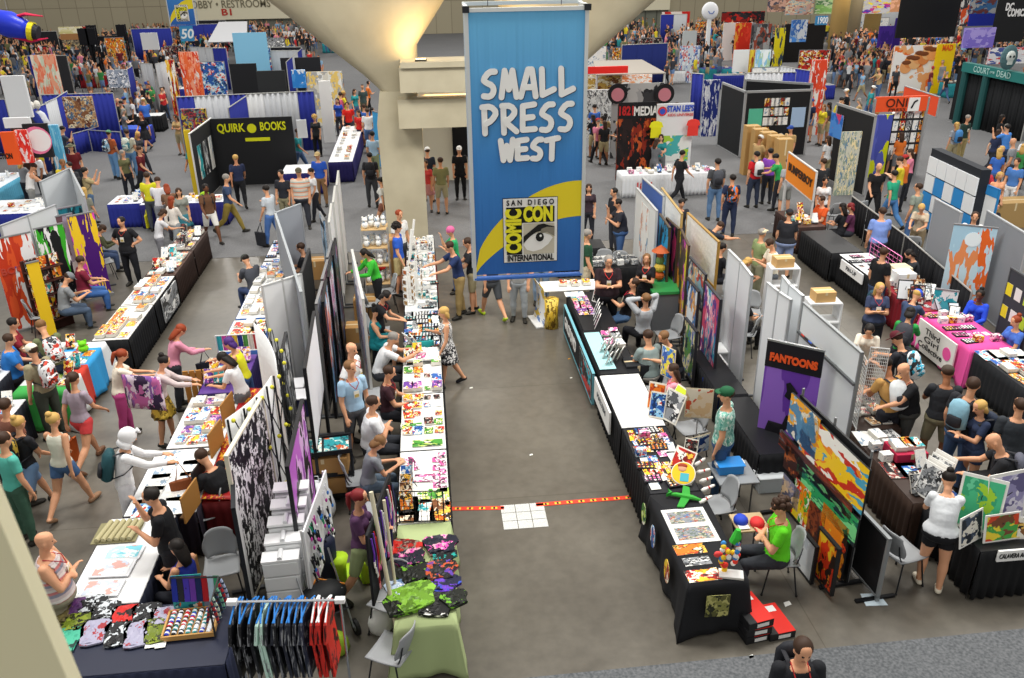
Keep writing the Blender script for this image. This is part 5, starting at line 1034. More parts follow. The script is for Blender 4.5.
for a,b_,c_,d_ in((0,-.21,.57,.02),(0,.21,.57,.02),(-.275,0,.02,.42),(.275,0,.02,.42)): mb.box((a,b_,.03),(c_,d_,.06),wd)
obj('tray_body',mb,t); r_=random.Random(8)
for i in range(7):
    for j in range(6):
        c=r_.choice(['red','blue','white','black','teal']); hx={'red':'#c42028','blue':'#2a3ab0','white':'#dfe4ea','black':'#23252c','teal':'#3a8a8a'}[c]; m_=MB(); m_.tube([(0,-.035,.02),(0,.035,.02)],.026,M(hx,.9),8); m_.tube([(0,-.012,.02),(0,.012,.02)],.0275,M('#e8e8ea',.8),8)
        o=obj('rolled_socks',m_,None,(tp.x-.225+.075*i,tp.y-.16+.065*j,.795),r_.uniform(-.2,.2)); tag(o,f'{c} rolled socks in the wooden tray, row {["nearest the edge","second","third","fourth","fifth","farthest"][j]}','socks','rolled socks in the tray')
t=thing('sock_rail','rail draped with blue, striped and red knee socks above the tray','display rack',(tp.x+.05,tp.y+.3,.77),RAD(-5)); mb=MB()
mb.tube([(-.3,0,.42),(.25,0,.42)],.012,M('#333333'),6); mb.tube([(-.3,0,0),(-.3,0,.42)],.012,M('#333333'),6); mb.tube([(.25,0,0),(.25,0,.42)],.012,M('#333333'),6); mb.tube([(.25,0,.42),(.3,-.5,.42),(.3,-.5,0)],.012,M('#333333'),6); obj('rail_frame',mb,t)
for k,c in enumerate(['#23339a','#2a2c34','#4a3ab0','#6a3aa0','#1c2a5a','#b02028','#b8d0e0','#3aa070']):
    mb=MB(); x=-.27+.07*k; mb.sheet(lambda u,v:(x+(u-.5)*.065,-.06*math.cos(v*PI)*(.3+.7*abs(math.cos(v*PI))),.42+.02*math.sin(v*PI)-.30*abs(math.cos(v*PI))),2,10,M(c,.9),th=.01); obj('hanging_sock',mb,t)
for k,c in enumerate(['#b8c8e8','#c02028','#7ac0a0','#23252c','#c8e0d0','#b02830']):
    mb=MB(); y=-.07-.075*k; mb.tube([(.22,y,.16),(.27,y,.36),(.3,y,.44),(.33,y,.30),(.34,y,.16)],(.016),stripes([c,'#1f3a5a',c],14,2),6,up=(0,1,0)); obj('hanging_sock',mb,t)
bp=G(183,578,.77); framed(-3.02,8.0,.77,.34,.42,cov('teal',2.2),'turquoise picture of a fox propped behind the scarves',rz=180,tilt=14,fr='#38a0a0')
# framed watercolours
for i,(px,py,c,l,w_,h_) in enumerate(((102,588,'white','pale framed print with red figures on the aisle table',.46,.29),(113,568,'white','pale violet framed print on the aisle table',.48,.32),(124,552,'teal','turquoise framed print on the aisle table',.46,.28))):
    p=G(px,py,.78); t=thing('framed_print',l,'print',(p.x,p.y,.768),RAD(-3),'framed prints laid flat'); mb=MB(); mb.box((0,0,.008),(w_,h_,.014),M('#e4e6ea',.4)); obj('frame',mb,t); mb=MB(); mb.box((0,0,.017),(w_*.86,h_*.84,.004),M('#fff')if 0 else art({'white':['#e9eef2','#f4f3ef','#c8d2e4','#d8a8a0'],'teal':['#7ac8d8','#b8e4ea','#e8f2f4','#c86a50']}[c],2.5,1.2,seed=i)); obj('picture',mb,t)
t=thing('poster_rolls','row of five rolled tan posters lying in a rack on the aisle table','poster rack',(G(118,532,.78).x,G(118,532,.78).y,.768)); 
for k in range(6): mb=MB(); mb.tube([(-.2+.08*k,-.2,.04),(-.14+.08*k,.2,.04)],.033,M('#b4ac84',.6),10); obj('paper_roll',mb,t)
mb=MB(); mb.box((.0,0,.005),(.56,.44,.01),M('#8a8460')); obj('tray',mb,t)
WB='on the left aisle table'
merch(LX0-.16,9.95,LX1-.1,11.5,2,5,['art_print'],['white','yellow','white','blue','white'],'under the hooded figure',seed=11,fill=1)
merch(LX0+.04,11.7,LX1-.05,13.2,4,5,['comic_stack','book','comic_book'],['red','yellow','white','blue','purple'],'on the paperback table',seed=12,fill=1)
merch(-3.36,10.3,-2.98,13.4,2,9,['book','small_box','postcard','comic_book'],['red','yellow','black','orange'],'on the red back table',z=.715,seed=13,fill=.8)
for i,(y,c) in enumerate(((9.9,'brown'),(10.5,'black'),(11.5,'brown'),(12.4,'brown'))):
    t=thing('folding_screen',f'{"tan" if c=="brown" else "black"} upright divider between books and seller, {["near the watercolours","behind the hooded figure","at the middle of the row","by the paperbacks"][i]}','panel',(-3.42,y,.765),RAD(80)); mb=MB(); mb.box((0,0,.2),(.5,.02,.4),M('#a8783c' if c=='brown' else '#1c1a1c',.6)); obj('board',mb,t); mb=MB(); mb.box((0,.06,.01),(.3,.12,.02),M('#5a4020')); obj('foot',mb,t)
merch(LX0+.04,13.5,LX1-.05,14.8,4,3,['plush_toy','figurine','small_box','leaning_book'],['yellow','purple','pink','teal'],'on the purple table',seed=14)
cr_=G(205,372,.95); t=thing('wooden_crate','slatted wooden crate standing behind the purple table','crate',(cr_.x,cr_.y,0),RAD(5))
for k in range(7): mb=MB(); mb.box((-.33+.11*k,0,.5),(.09,.03,1.0),M('#b8803c',.6)); obj('slat',mb,t)
for z in(.1,.9): mb=MB(); mb.box((0,.025,z),(.78,.02,.08),M('#a87030',.6)); obj('rail',mb,t)
t=thing('swatch_rail','rail of bright coloured fabric swatches above the blue end table','display rack',(-3.72,14.95,0)); mb=MB(); 
mb.tube([(-.4,0,1.15),(.4,0,1.15)],.012,M('#dddddd'),6)
for s_ in(-1,1): mb.tube([(s_*.4,0,.75),(s_*.4,0,1.15)],.012,M('#dddddd'),6)
obj('rail',mb,t)
for k,c in enumerate(['#38b0b8','#d850b0','#b838a0','#e8c838','#2a3a8a','#58a048','#e8e0d0','#c84848']): mb=MB(); x=-.34+.095*k; mb.sheet(lambda u,v:(x+(u-.5)*.09,.01*math.sin(u*9),1.14-.3*v),4,3,M(c,.8),th=.01); obj('swatch',mb,t)
merch(LX0+.05,15.15,LX1-.05,16.5,3,4,['comic_stack','comic_book','art_print'],['red','white','black','red'],'on the table with the blue end cloth',seed=15)
merch(LX0+.05,16.8,LX1-.05,18.3,3,5,['art_print','comic_stack','book'],['white','white','yellow','grey'],'among the sketch pads',seed=16)
merch(LX0+.05,18.6,LX1-.05,20.1,3,7,['comic_book','postcard','comic_stack'],['white','orange','grey','blue','white'],'before the sketching man',seed=17)
merch(LX0+.05,20.4,LX1-.05,21.8,3,5,['comic_book','postcard','pin_tray'],['white','grey','blue','purple'],'on the last artists table',seed=18)
panel(G(281,222,1.25),G(300,214,1.25),.77,1.3,M('#e6e8ea',.6),'white tabletop board at the far end of the artists tables','panel','tabletop_board','#b8b8b6',None)
for i in range(3): standx=(-3.45,17.0+.4*i); t=thing('paper_fan',f'folded tan kraft paper stand, {["first","second","third"][i]} beside the sketch pads','paper',(standx[0],standx[1],.765),.4*i); mb=MB(); mb.prism([(-.1,-.05),(.1,-.05),(0,.08)],0,.35,M('#c8a048')); obj('folded_card',mb,t)
chpx(222,566,-170,'grey chair behind the dark haired woman at the sock tray'); chpx(212,505,100,'grey chair behind the black shirted man'); chpx(205,512,110,'grey chair half under the red back table')
chpx(232,450,95,'grey chair behind the seller with the red collar')
carton(G(152,590,.25).x+.25,G(152,590,.25).y+.3,0,.45,.35,.4,'open brown carton under the prints table'); carton(-3.1,8.75,0,.4,.4,.35,'small brown carton on the floor behind the prints')
for i,(x,y,c,l) in enumerate(((-2.6,13.9,'#2a2f5a','navy storage tub behind the pennant banner'),(-2.75,14.35,'#5a2a6a','purple storage tub behind the pennant banner'))): bin_(x,y,0,.5,.4,.4,c,l,'#e8e8ec')
chpx(285,338,-90,'grey chair seen between the pop-up frames')
carton(-1.7,17.0,0,.5,.4,.35,'brown carton under the art banners'); carton(-1.6,18.2,0,.5,.4,.5,'brown carton behind the green vested woman'); carton(-3.0,21.0,0,.5,.4,.5,'tan carton behind the grey board')
# ================================================================ people of that island
def B(c='#b02a2a'): return {'badge':c}
def person_at(*a,**k): return person(*a,**k)
P_=person
P_(389,366,-95,'sit','#3a2028','#23252c','seated seller in a maroon T-shirt with a badge at the white shelf',hair='short',hc='b',extra=B())
P_(373,396,-80,'sitfold','#e8eaee','#3a3d44','stocky seated man in a white T-shirt seen from behind',hc='b',bw=1.25)
P_(351,343,-110,'hips','#e9e9e8','#22232a','standing man in a white polo shirt with a badge',hc='b',hair='fringe',extra=B(),bw=1.1)
P_(350,361,-150,'relax','#a9cbe6','#5a5c60','standing man in a light blue T-shirt and plaid shorts',hair='short',hc='l',bottom='knee',extra=B())
P_(393,333,-85,'sitlean','#ececee','#3a3c42','grey haired man in a white T-shirt leaning on the aisle table',hc='g')
P_(376,306,-100,'sit','#18828a','#18828a','seated woman in a teal sleeveless dress seen from behind',hair='bun',hc='k',sex='f',sleeve='none',bottom='skirt')
P_(386,292,-110,'browse','#1b1b1f','#1b1b20','woman in black leaning over to write with a lanyard',hair='bob',hc='k',sex='f',extra=B())
P_(364,250,110,'browse','#22232a','#1c1d22','woman in a bright green vest over black sleeves bending over cushions',hair='long',hc='k',sex='f',sleeve='long',extra={})
o=PEOPLE[-1]; [setm(c,[M('#3fbf3a',.8,cloth=True)]) for c in o.children if c.name.startswith('shirt')]
P_(397,223,-100,'relax','#2f5fc8','#b8a878','curly haired seller in a blue and red T-shirt and khaki shorts',hair='curly',hc='k',bottom='knee')
P_(399,210,-140,'stand','#e6e6e4','#4a4c52','red haired man in a white shirt against the column',hc='r')
P_(379,438,-75,'sitread','#7e8288','#5a6a7a','girl in a grey T-shirt reading in the big grey chair',hair='bob',hc='l',sex='f')
P_(359,490,-100,'bag','#5a3a5c','#9aa878','red haired woman in a purple scoop top and sage skirt',hair='pony',hc='R',sex='f',bottom='knee',h=1.68)
P_(450,227,95,'chin','#2fa868','#4a6a9a','shopper in a green T-shirt with a pink head wrap, hand at mouth',hair='wrap',hc='b',sex='f',hatc='#d86a9a')
P_(449,242,105,'reach','#25355e','#a08858','shopper in a navy T-shirt and khaki trousers reaching over the table',hc='b',h=1.8)
P_(467,238,90,'clasp','#26272b','#a39876','shopper in a black T-shirt and khaki shorts beside the banner',hc='b',bottom='knee')
P_(443,307,95,'bag',art(['#e8e6e4','#28282c','#e8e8e6','#2a2a2e'],14,.4),art(['#e8e6e4','#28282c'],14,.4),'blonde woman in a patterned black and white dress and tall boots',hair='bob',hc='y',sex='f',sleeve='none',bottom='skirt',shoes='#222226',extra={'tote':('#2fb0b0','turquoise clutch bag held by the woman in the patterned dress','R')})
P_(493,318,20,'walk','#33353a','#4c5054','walker in grey shorts below the banner with bright running shoes',feet=True,bottom='knee',shoes='#b8d82a')
P_(519,321,170,'relax','#8a8a88','#9aa0a4','person in pale grey jeans standing below the banner',feet=True)
P_(541,304,175,'stand','#7a8ca0','#8aa2bc','person in washed blue jeans beyond the banner',feet=True)
# left aisle side sellers and shoppers
P_(149,489,100,'chin','#18191d','#22242a','bearded seller in a black T-shirt standing behind the poster rolls',hc='k',bw=1.1)
P_(175,540,60,'sit','#23308a','#2a2c34','dark haired woman in a royal blue top seated by the sock tray',hair='long',hc='k',sex='f',sleeve='none')
P_(201,452,60,'sitread','#17181c','#3a3c44','seller in a black T-shirt with a red collar seated at the paperbacks',hc='b',extra=B('#d8402a'),bw=1.15)
P_(228,338,85,'reach','#e2e02e','#2f4a78','seller in a yellow tank top with violet hair',hair='bob',hc='p',sex='f',sleeve='none')
P_(222,354,80,'browse','#e8e8ea','#6a6c70','woman in a white T-shirt with studded belts behind the crate',hair='long',hc='k',sex='f')
P_(180,326,-60,'browse','#d890a8','#2a2c32','shopper in a pink long sleeved top with a shoulder bag',hair='long',hc='r',sex='f',sleeve='long',extra={'tote':('#2a2c38','dark shoulder bag of the shopper in pink','L')})
P_(163,356,-80,'reach','#c8b8b8',art(['#b89a3a','#6a5420','#d8b84a','#3a2c18'],4,1.2),'woman in a pale top and ruffled yellow brown skirt at the book tables',hair='bun',hc='k',sex='f',bottom='skirt',sleeve='long')
P_(121,350,-65,'reach','#e6dccb','#b0447e','woman in a cream top and magenta trousers holding a wide cloth',hair='pony',hc='r',sex='f')
P_(127,430,-70,'reach','#e4e4e6','#dcdce0','figure in a white hooded costume robe with leather straps at the table',hair='hood',hc='',hatc='#e8e8ea',sleeve='long',h=1.72,extra={'pack':('#1f4a52','dark teal quiver bag on the white hooded figure'),'tote':('#8a4a24','brown leather bag of the white hooded figure','R')})
P_(42,533,-80,'fold',stripes(['#c8b8b8','#8a8a9a','#c87a7a','#d8d0cc'],7,2),'#8a8470','bald man in a striped tank top with a red scarf, talking',hair='bald',sleeve='none',bw=1.2,extra=B('#a8283a'),bottom='knee')
P_(72,372,-20,'walk','#a89aa8','#d8484a','woman in a striped blouse and red shorts walking away with a ponytail',hair='pony',hc='b',sex='f',bottom='short',shoes='#6a4a34',extra={'tote':('#c05a20','large orange leather shoulder bag of the woman in red shorts','L')},h=1.7)
P_(52,413,-15,'walk2','#e6e4d4','#4a6a96','woman in a cream sleeveless top and denim shorts walking away',hair='bun',hc='y',sex='f',sleeve='none',bottom='short',shoes='#8a6a50',h=1.68)
P_(17,416,-30,'walk','#25272d','#7898c0','walker in a black T-shirt and light denim shorts with a large black bag',hair='bun',hc='y',sex='f',bottom='knee',extra={'pack':(art(['#1c1d22','#1c1d22','#1c1d22','#b8983a'],3,1.4),'big black printed backpack of the walker in denim shorts')})
P_(30,344,60,'stand','#9a9276','#3a4038','shopper in an olive shirt and cream cap with a big printed bag',hair='cap',hc='b',hatc='#e4dfcc',extra={'pack':(art(['#e6e8ea','#c8402a','#28282c','#e6e8ea'],3,1.2),'white printed carrier backpack with a blue strap near the cream cap')})
P_(40,322,40,'browse','#6a7250','#2e3a52','tall shopper in a moss green shirt with a white printed tote',hc='l',extra={'pack':(art(['#e2e4e6','#28282e','#e2e4e6','#c83a2a'],3,1.2),'white satchel with a colourful print by the moss green shirt')})
P_(8,334,-70,'sit','#2a78c8','#2a2c34','person in a bright blue shirt seated at the left edge',bw=1.2)
P_(12,318,-70,'sit','#8a2430','#2a2c34','seller in a dark red shirt seated behind the open books',hc='k')
P_(2,432,-40,'stand','#58b8a8','#3a5a4a','shopper in a mint shirt cut off at the left edge',hc='b')
P_(3,398,-30,'relax','#8a5a4a','#7a6a5a','shopper in patterned brown at the left edge',hc='b')
P_(68,274,-55,'sitread','#8a8e92','#4a5a70','seller in a grey T-shirt and cap seated behind the comics',hair='cap',hc='b',hatc='#7a7e84')
P_(80,256,-60,'sit','#7a2036','#3f68a8','seller in a maroon printed T-shirt and jeans seated behind the comics',hc='b',extra=B('#2a2a2a'),bw=1.1)
P_(102,226,-70,'sitread','#4a4c34','#3a4a6a','woman in an olive cardigan seated at the left stall',hair='bob',hc='b',sex='f',sleeve='long')
P_(120,217,170,'hips','#1c1c20','#1d1e24','black shirted man with a red lanyard at the far end of the left stall',hc='k',extra=B('#a83020'),bw=1.1)
P_(245,256,40,'sketch' if 0 else 'sitread','#4a4d55','#3a4a70','man in a grey cap and shirt sketching behind the paper fans',hair='cap',hc='k',hatc='#3f433f')
P_(300,243,80,'sit','#1c1d22','#b8a88c','artist in black with bare legs seated behind the zines',hc='b',bottom='short')
P_(296,226,80,'sit','#2a3038','#2a2c34','artist in a dark cap seated beside the grey boards',hair='cap',hatc='#3a3c38')
P_(298,168,180,'stand',stripes(['#d8c8b8','#d88a6a','#a8b8b0','#d8c8b8'],8,2),'#3a3c44','heavy bearded man in a striped polo shirt and cap',hair='cap',hatc='#5a5440',bw=1.35,h=1.82)
P_(265,185,60,'bag','#c4ccd4','#4a70b0','shopper in a grey T-shirt and jeans with a black shoulder bag by the artists',hc='k',extra={'tote':('#22242a','large black shoulder bag of the shopper in jeans by the artists','L')})
P_(280,170,160,'stand','#2a2c34','#8a8468','shopper in black beside the heavy bearded man',hc='k')
P_(317,152,170,'stand','#2a58c0','#8a6a4a','man in a tan cap and blue striped jersey beside the panels',hair='cap',hatc='#c0a878')
P_(310,168,120,'bag','#dfe2e6','#2a2c34','person in a white top and red scarf among the bags by the panels',hair='short',hc='k',sex='f')
P_(205,184,-150,'walk','#6a4a34','#e4e2dc','walker in black with striped white shorts and a lime backpack',hc='k',skin='d',bottom='knee',extra={'pack':('#a8d82a','lime green and white backpack')})
P_(226,174,-90,'walk','#3a4a6a','#8a7838','man in a slate shirt and mustard trousers striding across the carpet',hc='g',h=1.82)
P_(171,196,-30,'walk','#e4ddd4','#8a9094','red haired woman in a white cardigan and grey leggings bending over the stall end',hair='long',hc='r',sex='f',sleeve='long')
P_(163,210,-60,'browse','#d8d8dc','#7a7a80','shopper in a pale top behind the red haired woman',hair='bob',hc='b',sex='f')
P_(178,188,200,'stand','#8a8e86','#3a8090','woman in a patterned top and teal skirt',hair='long',hc='b',sex='f',bottom='skirt')
P_(146,172,0,'stand','#d8d428','#4a5058','shopper in a yellow T-shirt with a yellow bag at the blue skirted stall',hc='b',extra={'tote':('#d8d020','yellow carrier bag by the blue skirted stall','L')})
P_(157,178,10,'browse','#dcdce2','#8a8c92','shopper in white at the blue skirted stall',hc='b'); P_(166,185,20,'browse','#7a5a44','#3a3a44','brown haired shopper crouching near the blue skirted stall',hair='long',hc='r',sex='f')
# ================================================================ left hand stalls beyond the left aisle
table(-6.75,15.95,-6.06,17.7,'#e8e6e2','#141518','white topped table of comics with a black skirt at the stall corner')
table(-6.75,17.75,-6.06,19.5,'#e6e4e0','#141518','comics table with a framed print hung on its skirt')
table(-6.75,19.55,-6.06,21.3,'#4a2f24','#2c1d18','brown covered table with a small white card sign')
table(-6.75,21.35,-6.06,23.0,'#3a2620','#2c1d18','far brown covered table with propped magazines')
for y0,y1,s_,c_ in ((16,17.6,20,['red','orange','white','yellow','white']),(17.8,19.4,21,['white','blue','grey','orange','red']),(19.6,21.2,22,['white','red','teal','white']),(21.4,22.9,23,['white','grey','yellow','black'])): merch(-6.72,y0,-6.1,y1,3,6,['comic_book','book','comic_stack','leaning_book'] if s_>21 else ['comic_book','comic_stack'],c_,f'on the black skirted left stall, {["first","second","third","fourth"][s_-20]} table',seed=s_,fill=.95)
t=panel((-6.0,18.1),(-6.0,18.0+1.3),.15,.72,cov('grey',2.4),'grey and orange print hanging on the black table skirt','print','hanging_print',None,None)
t.rotation_euler=(0,0,PI/2)
tablecloth(-7.35,13.8,-6.45,15.85,'#2f9ad8','table covered in blue, white, green and red cloth piled with bright books',drop=.68,mat=stripes(['#2f9ad8','#2f9ad8','#e4e8ea','#3aa84a','#d8dcdc','#c83a2a'],.45,1))
merch(-7.3,13.9,-6.5,15.75,4,6,['comic_stack','book','leaning_book','comic_book'],['yellow','green','white','orange','teal','red'],'on the blue and green cloth',z=.775,seed=24)
o=item('plush_toy',-6.7,15.4,.775,.3,'green','','lime green stuffed frog toy on the blue and green cloth',mat=M('#7ae020')); o.scale=(1.6,1.6,1)
table(-8.1,11.6,-7.05,13.6,'#eceff2','#20242e','white table with open art books at the left edge'); merch(-8.05,11.7,-7.1,13.5,4,5,['art_print','comic_book','leaning_book'],['white','black','orange','white','blue'],'at the left edge stall',seed=25)
table(-7.9,9.6,-6.9,11.5,'#5a6a5a','#1e211e','dark patterned table by the woman in denim shorts'); merch(-7.85,9.7,-6.95,11.4,3,4,['art_print','comic_book'],['black','green','brown'],'on the dark patterned table',seed=26,fill=.7)
table(-8.6,13.8,-7.8,15.2,'#d8dce2','#20242e','low white table of opened magazines by the left edge'); merch(-8.5,13.9,-7.9,15.1,3,4,['leaning_book','comic_book'],['white','grey','blue'],'of the low magazine table',seed=27)
for i,(a,b_,l) in enumerate((((0,226),(27,216),'white wall board at the left edge above the dark red shirt'),((27,216),(55,205),'white wall board second from the left edge'),((40,182),(70,168),'raised white wall board behind the hanging comics'),((70,168),(84,196),'white wall end board sloping by the long table'))):
    panel(G(*a,2.35),G(*b_,2.35),.02,2.35,M('#d6dade',.6),l,'panel','display_board','#b0b4b8','#55585c')
for i,(px,py,c,l) in enumerate(((48,226,['#16181a','#e8e8e6','#3aa82a','#16181a'],'black hanging banner with white lettering and green flames'),(58,216,['#a89aa8','#6a4a50','#c8a890','#e0d8d8'],'mauve hanging banner of a standing figure'),(68,207,['#16404a','#1a7080','#0e2a34','#48a0a8'],'dark teal hanging banner of a cloaked figure'),(80,214,['#7a2aa0','#d84ab0','#f0c828','#4a1a70'],'purple and yellow banner at the end of the left stall'))):
    standee(px,py,2.1,.62,art(c,3,2.2,seed=i,aspect=.6),l,rot=38,lean=0)
t=standee(10,236,2.15,.8,art(['#e8e6e6','#d8542a','#c03a20','#e8e6e6','#6a4a8a'],2.2,1.6,seed=9,aspect=.6),'white and orange standing banner with book covers at the left edge',rot=38); sign(t,'BOOKS',0,1.4,.22,'#b8483a',y=-.02)
t=thing('comic_rack','tall dark wooden rack of comics leaning by the white wall boards','display rack',(G(42,262,1.6).x,G(42,262,1.6).y,0),RAD(48)); mb=MB(); mb.box((0,.1,.85),(.8,.06,1.7),M('#3a1c18')); obj('backboard',mb,t)
for r in range(5):
    mb=MB(); mb.box((0,.0,.25+.3*r),(.8,.14,.02),M('#3a1c18')); obj('shelf',mb,t)
    for k in range(3): poster(t,-.26+.26*k,.4+.3*r,.19,.25,cov(['orange','red','yellow','teal','black'][(r+k)%5],3,r+k),'comic_cover',y=.02)
for px,py,rz,l in ((62,268,-50,'grey chair under the seller in the grey cap'),(103,262,-60,'grey chair beside the maroon shirted seller'),(40,315,-60,'grey chair beside the blue and green table'),(90,235,-70,'grey chair behind the olive cardigan')): chpx(px,py,rz,l)
t=standee(32,262,1.9,.25,M('#e8c020',.6),'narrow yellow and black ribbon banner beside the comic rack',rot=40)
# wide cloth held by the woman in magenta
a,b_=G(131,385,1.25),G(155,392,1.15); c,rz,W=FR(a,b_); mb=MB(); mb.sheet(lambda u,v:((u-.5)*W*1.7,-.10*math.sin(PI*u),.62*(v-.5)+.06*math.sin(PI*u)),12,5,art(['#c86aa8','#8a5aa8','#e8d8e8','#3a2a4a'],2.5,1.6),th=.01); tag(obj('printed_towel',mb,None,(c.x,c.y,1.12),rz,True),'wide purple and pink printed cloth held up in the left aisle','cloth')
# ================================================================ island to the other side of the main aisle
RX0,RX1=2.8,3.5
tablecloth(2.78,7.7,3.52,9.55,'#1b1c20','near black tablecloth with round stickers hung along its side',drop=.73,flare=.03)
for i,(y,c) in enumerate(((8.3,'yellow'),(9.0,'blue'),(9.5,'green'))):
    mb=MB(); n=18; mb.prism([(.11*math.cos(2*PI*k/n),.17*math.sin(2*PI*k/n)) for k in range(n)],0,.008,cov(c,2.5,i)); o=obj('cloth_sticker',mb,None,(2.70,y,.5)); o.rotation_euler=(PI/2,0,-PI/2); tag(o,f'oval {["yellow and red","blue","olive"][i]} cut-out picture pinned to the black cloth','picture')
mb=MB(); mb.prism([(-.14,-.16),(.14,-.17),(.15,.15),(-.14,.16)],0,.008,art(['#5a5a30','#2a2c1c','#8a8a4a','#b8b470'],3,2)); o=obj('cloth_sticker',mb,None,(3.12,7.61,.52)); o.rotation_euler=(PI/2,0,0); tag(o,'olive green cut-out picture on the near end of the black cloth','picture')
table(RX0,9.6,RX1,11.35,'#1e1f24','#141518','black covered table loaded with toy packaging and cartoons')
table(RX0,11.4,RX1,13.2,'#f4f4f2','#17181b','bare white topped table on the right stall row')
table(RX0+.03,13.25,RX1+.03,15.1,'#191a1e','#17181b','black table with a pale blue runner and upright magazines')
table(RX0+.06,15.15,RX1+.06,17.2,'#191a1e','#1d1e22','black table with purple card sheets and white booklets')
mb=MB(); mb.box((0,0,.004),(.3,1.6,.008),M('#a8d8dc',.6)); tag(obj('table_runner',mb,None,(2.99,14.2,.767)),'pale blue runner under the magazines','cloth')
t=panel((2.72,13.2),(2.72,11.9),.33,.74,M('#eff0ee',.6),'white paper sign hanging from the bare white table','sign','paper_sign',None,None); text('MALTEN',.14,M('#55585c'),t,(0,-.02,.55),width=.7)
t=panel((2.72,16.6),(2.72,13.35),.1,.72,M('#1c1e24',.7),'black banner with white lettering and a red and blue figure on the table front','banner','table_banner','#7ac0d0',None,frw=.02); poster(t,.9,.4,1.2,.5,art(['#1c1e24','#c83a3a','#3aa8b8','#1c1e24'],2.5,2)); text('GROUND',.34,M('#e8e8e6'),t,(-.75,-.03,.42),width=1.4,bold=.01)
# goods on the near black cloth
p=G(690,525,.775); t=thing('print_pair','large white mount holding two long prints on the black cloth','print',(p.x,p.y,.77),.02); mb=MB(); mb.box((0,0,.003),(.58,.72,.006),M('#eeeeec',.5)); obj('mount',mb,t)
for k in(-1,1): mb=MB(); mb.box((0,.17*k,.008),(.47,.25,.003),art(['#8a8f96','#5a6a5a','#c8c0a8','#a8604a','#5a78a0'],7,2,seed=k)); obj('picture',mb,t)
for px,py,c,l,sx,sy in ((690,549,'orange','orange print of a tiger on the black cloth',1.1,.75),(697,561,'grey','irregular grey and red cut-out print on the black cloth',.95,.6),(703,575,'yellow','yellow and green print at the near end of the black cloth',1.15,.85)): p=G(px,py,.775); o=item('art_print',p.x,p.y,.772,1.57+.05,c,'',l); o.scale=(.9*sy,.85*sx,1)
p=G(731,575,.775); o=item('book',p.x,p.y,.772,1.3,'white','','white pad with a pen beside the balloon figure',mat=M('#e8e8e6')); o.scale=(1,1.3,1)
t=thing('balloon_figure','tall toy tower of clustered red, white and yellow shapes with a green top','toy',(G(727,572,.77).x,G(727,572,.77).y,.77)); r_=random.Random(3); mb=MB()
for k in range(34): z=.1+.36*r_.random(); a=r_.uniform(0,2*PI); rr_=.10*math.sin(PI*(z-.05)/.48)+.02; mb.ell((rr_*math.cos(a),rr_*math.sin(a)*.5,z),(.035,.03,.035),M(r_.choice(['#e83a2a','#f4f2ec','#f2c82a','#f4f2ec','#3a8ad0','#e83a2a'])),7,5)
obj('cluster',mb,t); mb=MB(); mb.tube([(.03,0,.44),(.07,0,.52),(.08,0,.62)],[.05,.06,.03],M('#38b838'),8); obj('green_top',mb,t); mb=MB(); mb.tube([(-.05,0,0),(-.03,0,.05),(-.06,0,.12)],[.04,.03,.035],M('#f0c020'),8); obj('yellow_foot',mb,t); mb=MB(); mb.ell((-.14,0,.28),(.05,.03,.04),M('#e84a4a'),8,6); obj('red_hand',mb,t)
# shoe boxes on the floor
def shoebox(px,py,z,rz,l,i):
    p=G(px,py,0); t=thing('shoe_box',l,'box',(p.x,p.y,z),RAD(rz),'black and red shoe boxes'); mb=MB(); mb.box((0,0,.05),(.34,.5,.1),M('#1c1d20',.5),bev=.004); obj('box_body',mb,t); mb=MB(); mb.box((0.05,0,.103),(.23,.5,.006),M('#d8261c',.5)); mb.box((-.115,0,.103),(.1,.5,.006),M('#1c1d20',.5)); obj('lid',mb,t); mb=MB(); mb.box((.02,-.253,.05),(.16,.004,.05),M('#e4e4e2')); obj('side_label',mb,t)
    mb=MB(); mb.box((.05,.16,.108),(.12,.1,.002),M('#e4e4e2')); obj('top_label',mb,t)
shoebox(748,628,0,10,'lowest shoe box of the leaning pile by the black cloth',0); shoebox(748,628,.11,8,'middle shoe box of the pile by the black cloth',0); shoebox(748,628,.22,12,'top shoe box of the pile by the black cloth, red lid showing',0); shoebox(772,625,0,8,'single shoe box lying beside the pile of shoe boxes',0)
# toys on the second black table
merch(RX0+.03,9.7,RX1-.05,11.3,4,10,['postcard','comic_book','sticker_sheet','pin_tray','small_box'],['orange','yellow','white','blue','pink','black'],'among the toys of the black table',seed=30,fill=.9)
for px,py,h,w,c,l,rz,ti in ((655,394,.46,.28,'orange','tall yellow and orange cartoon cut-out beside the white table',150,14),(656,402,.42,.26,'blue','blue and red cartoon sheet propped on the toy table',150,20),(667,405,.5,.4,'grey','grey film poster leaning on the toy table',120,25),(674,390,.35,.28,'yellow','bright yellow card leaning on the toy table',110,30),(679,455,.34,.34,'red','red and black cartoon album propped on the toy table',130,35),(690,440,.26,.2,'black','small dark framed cartoon behind the album',150,20)):
    p=G(px,py+14,.8); framed(p.x,p.y,.768,w,h,cov(c,2.4,px) if c!='yellow' else M('#d8e83a'),l,rz=rz,tilt=ti,fr='#e8e4d8')
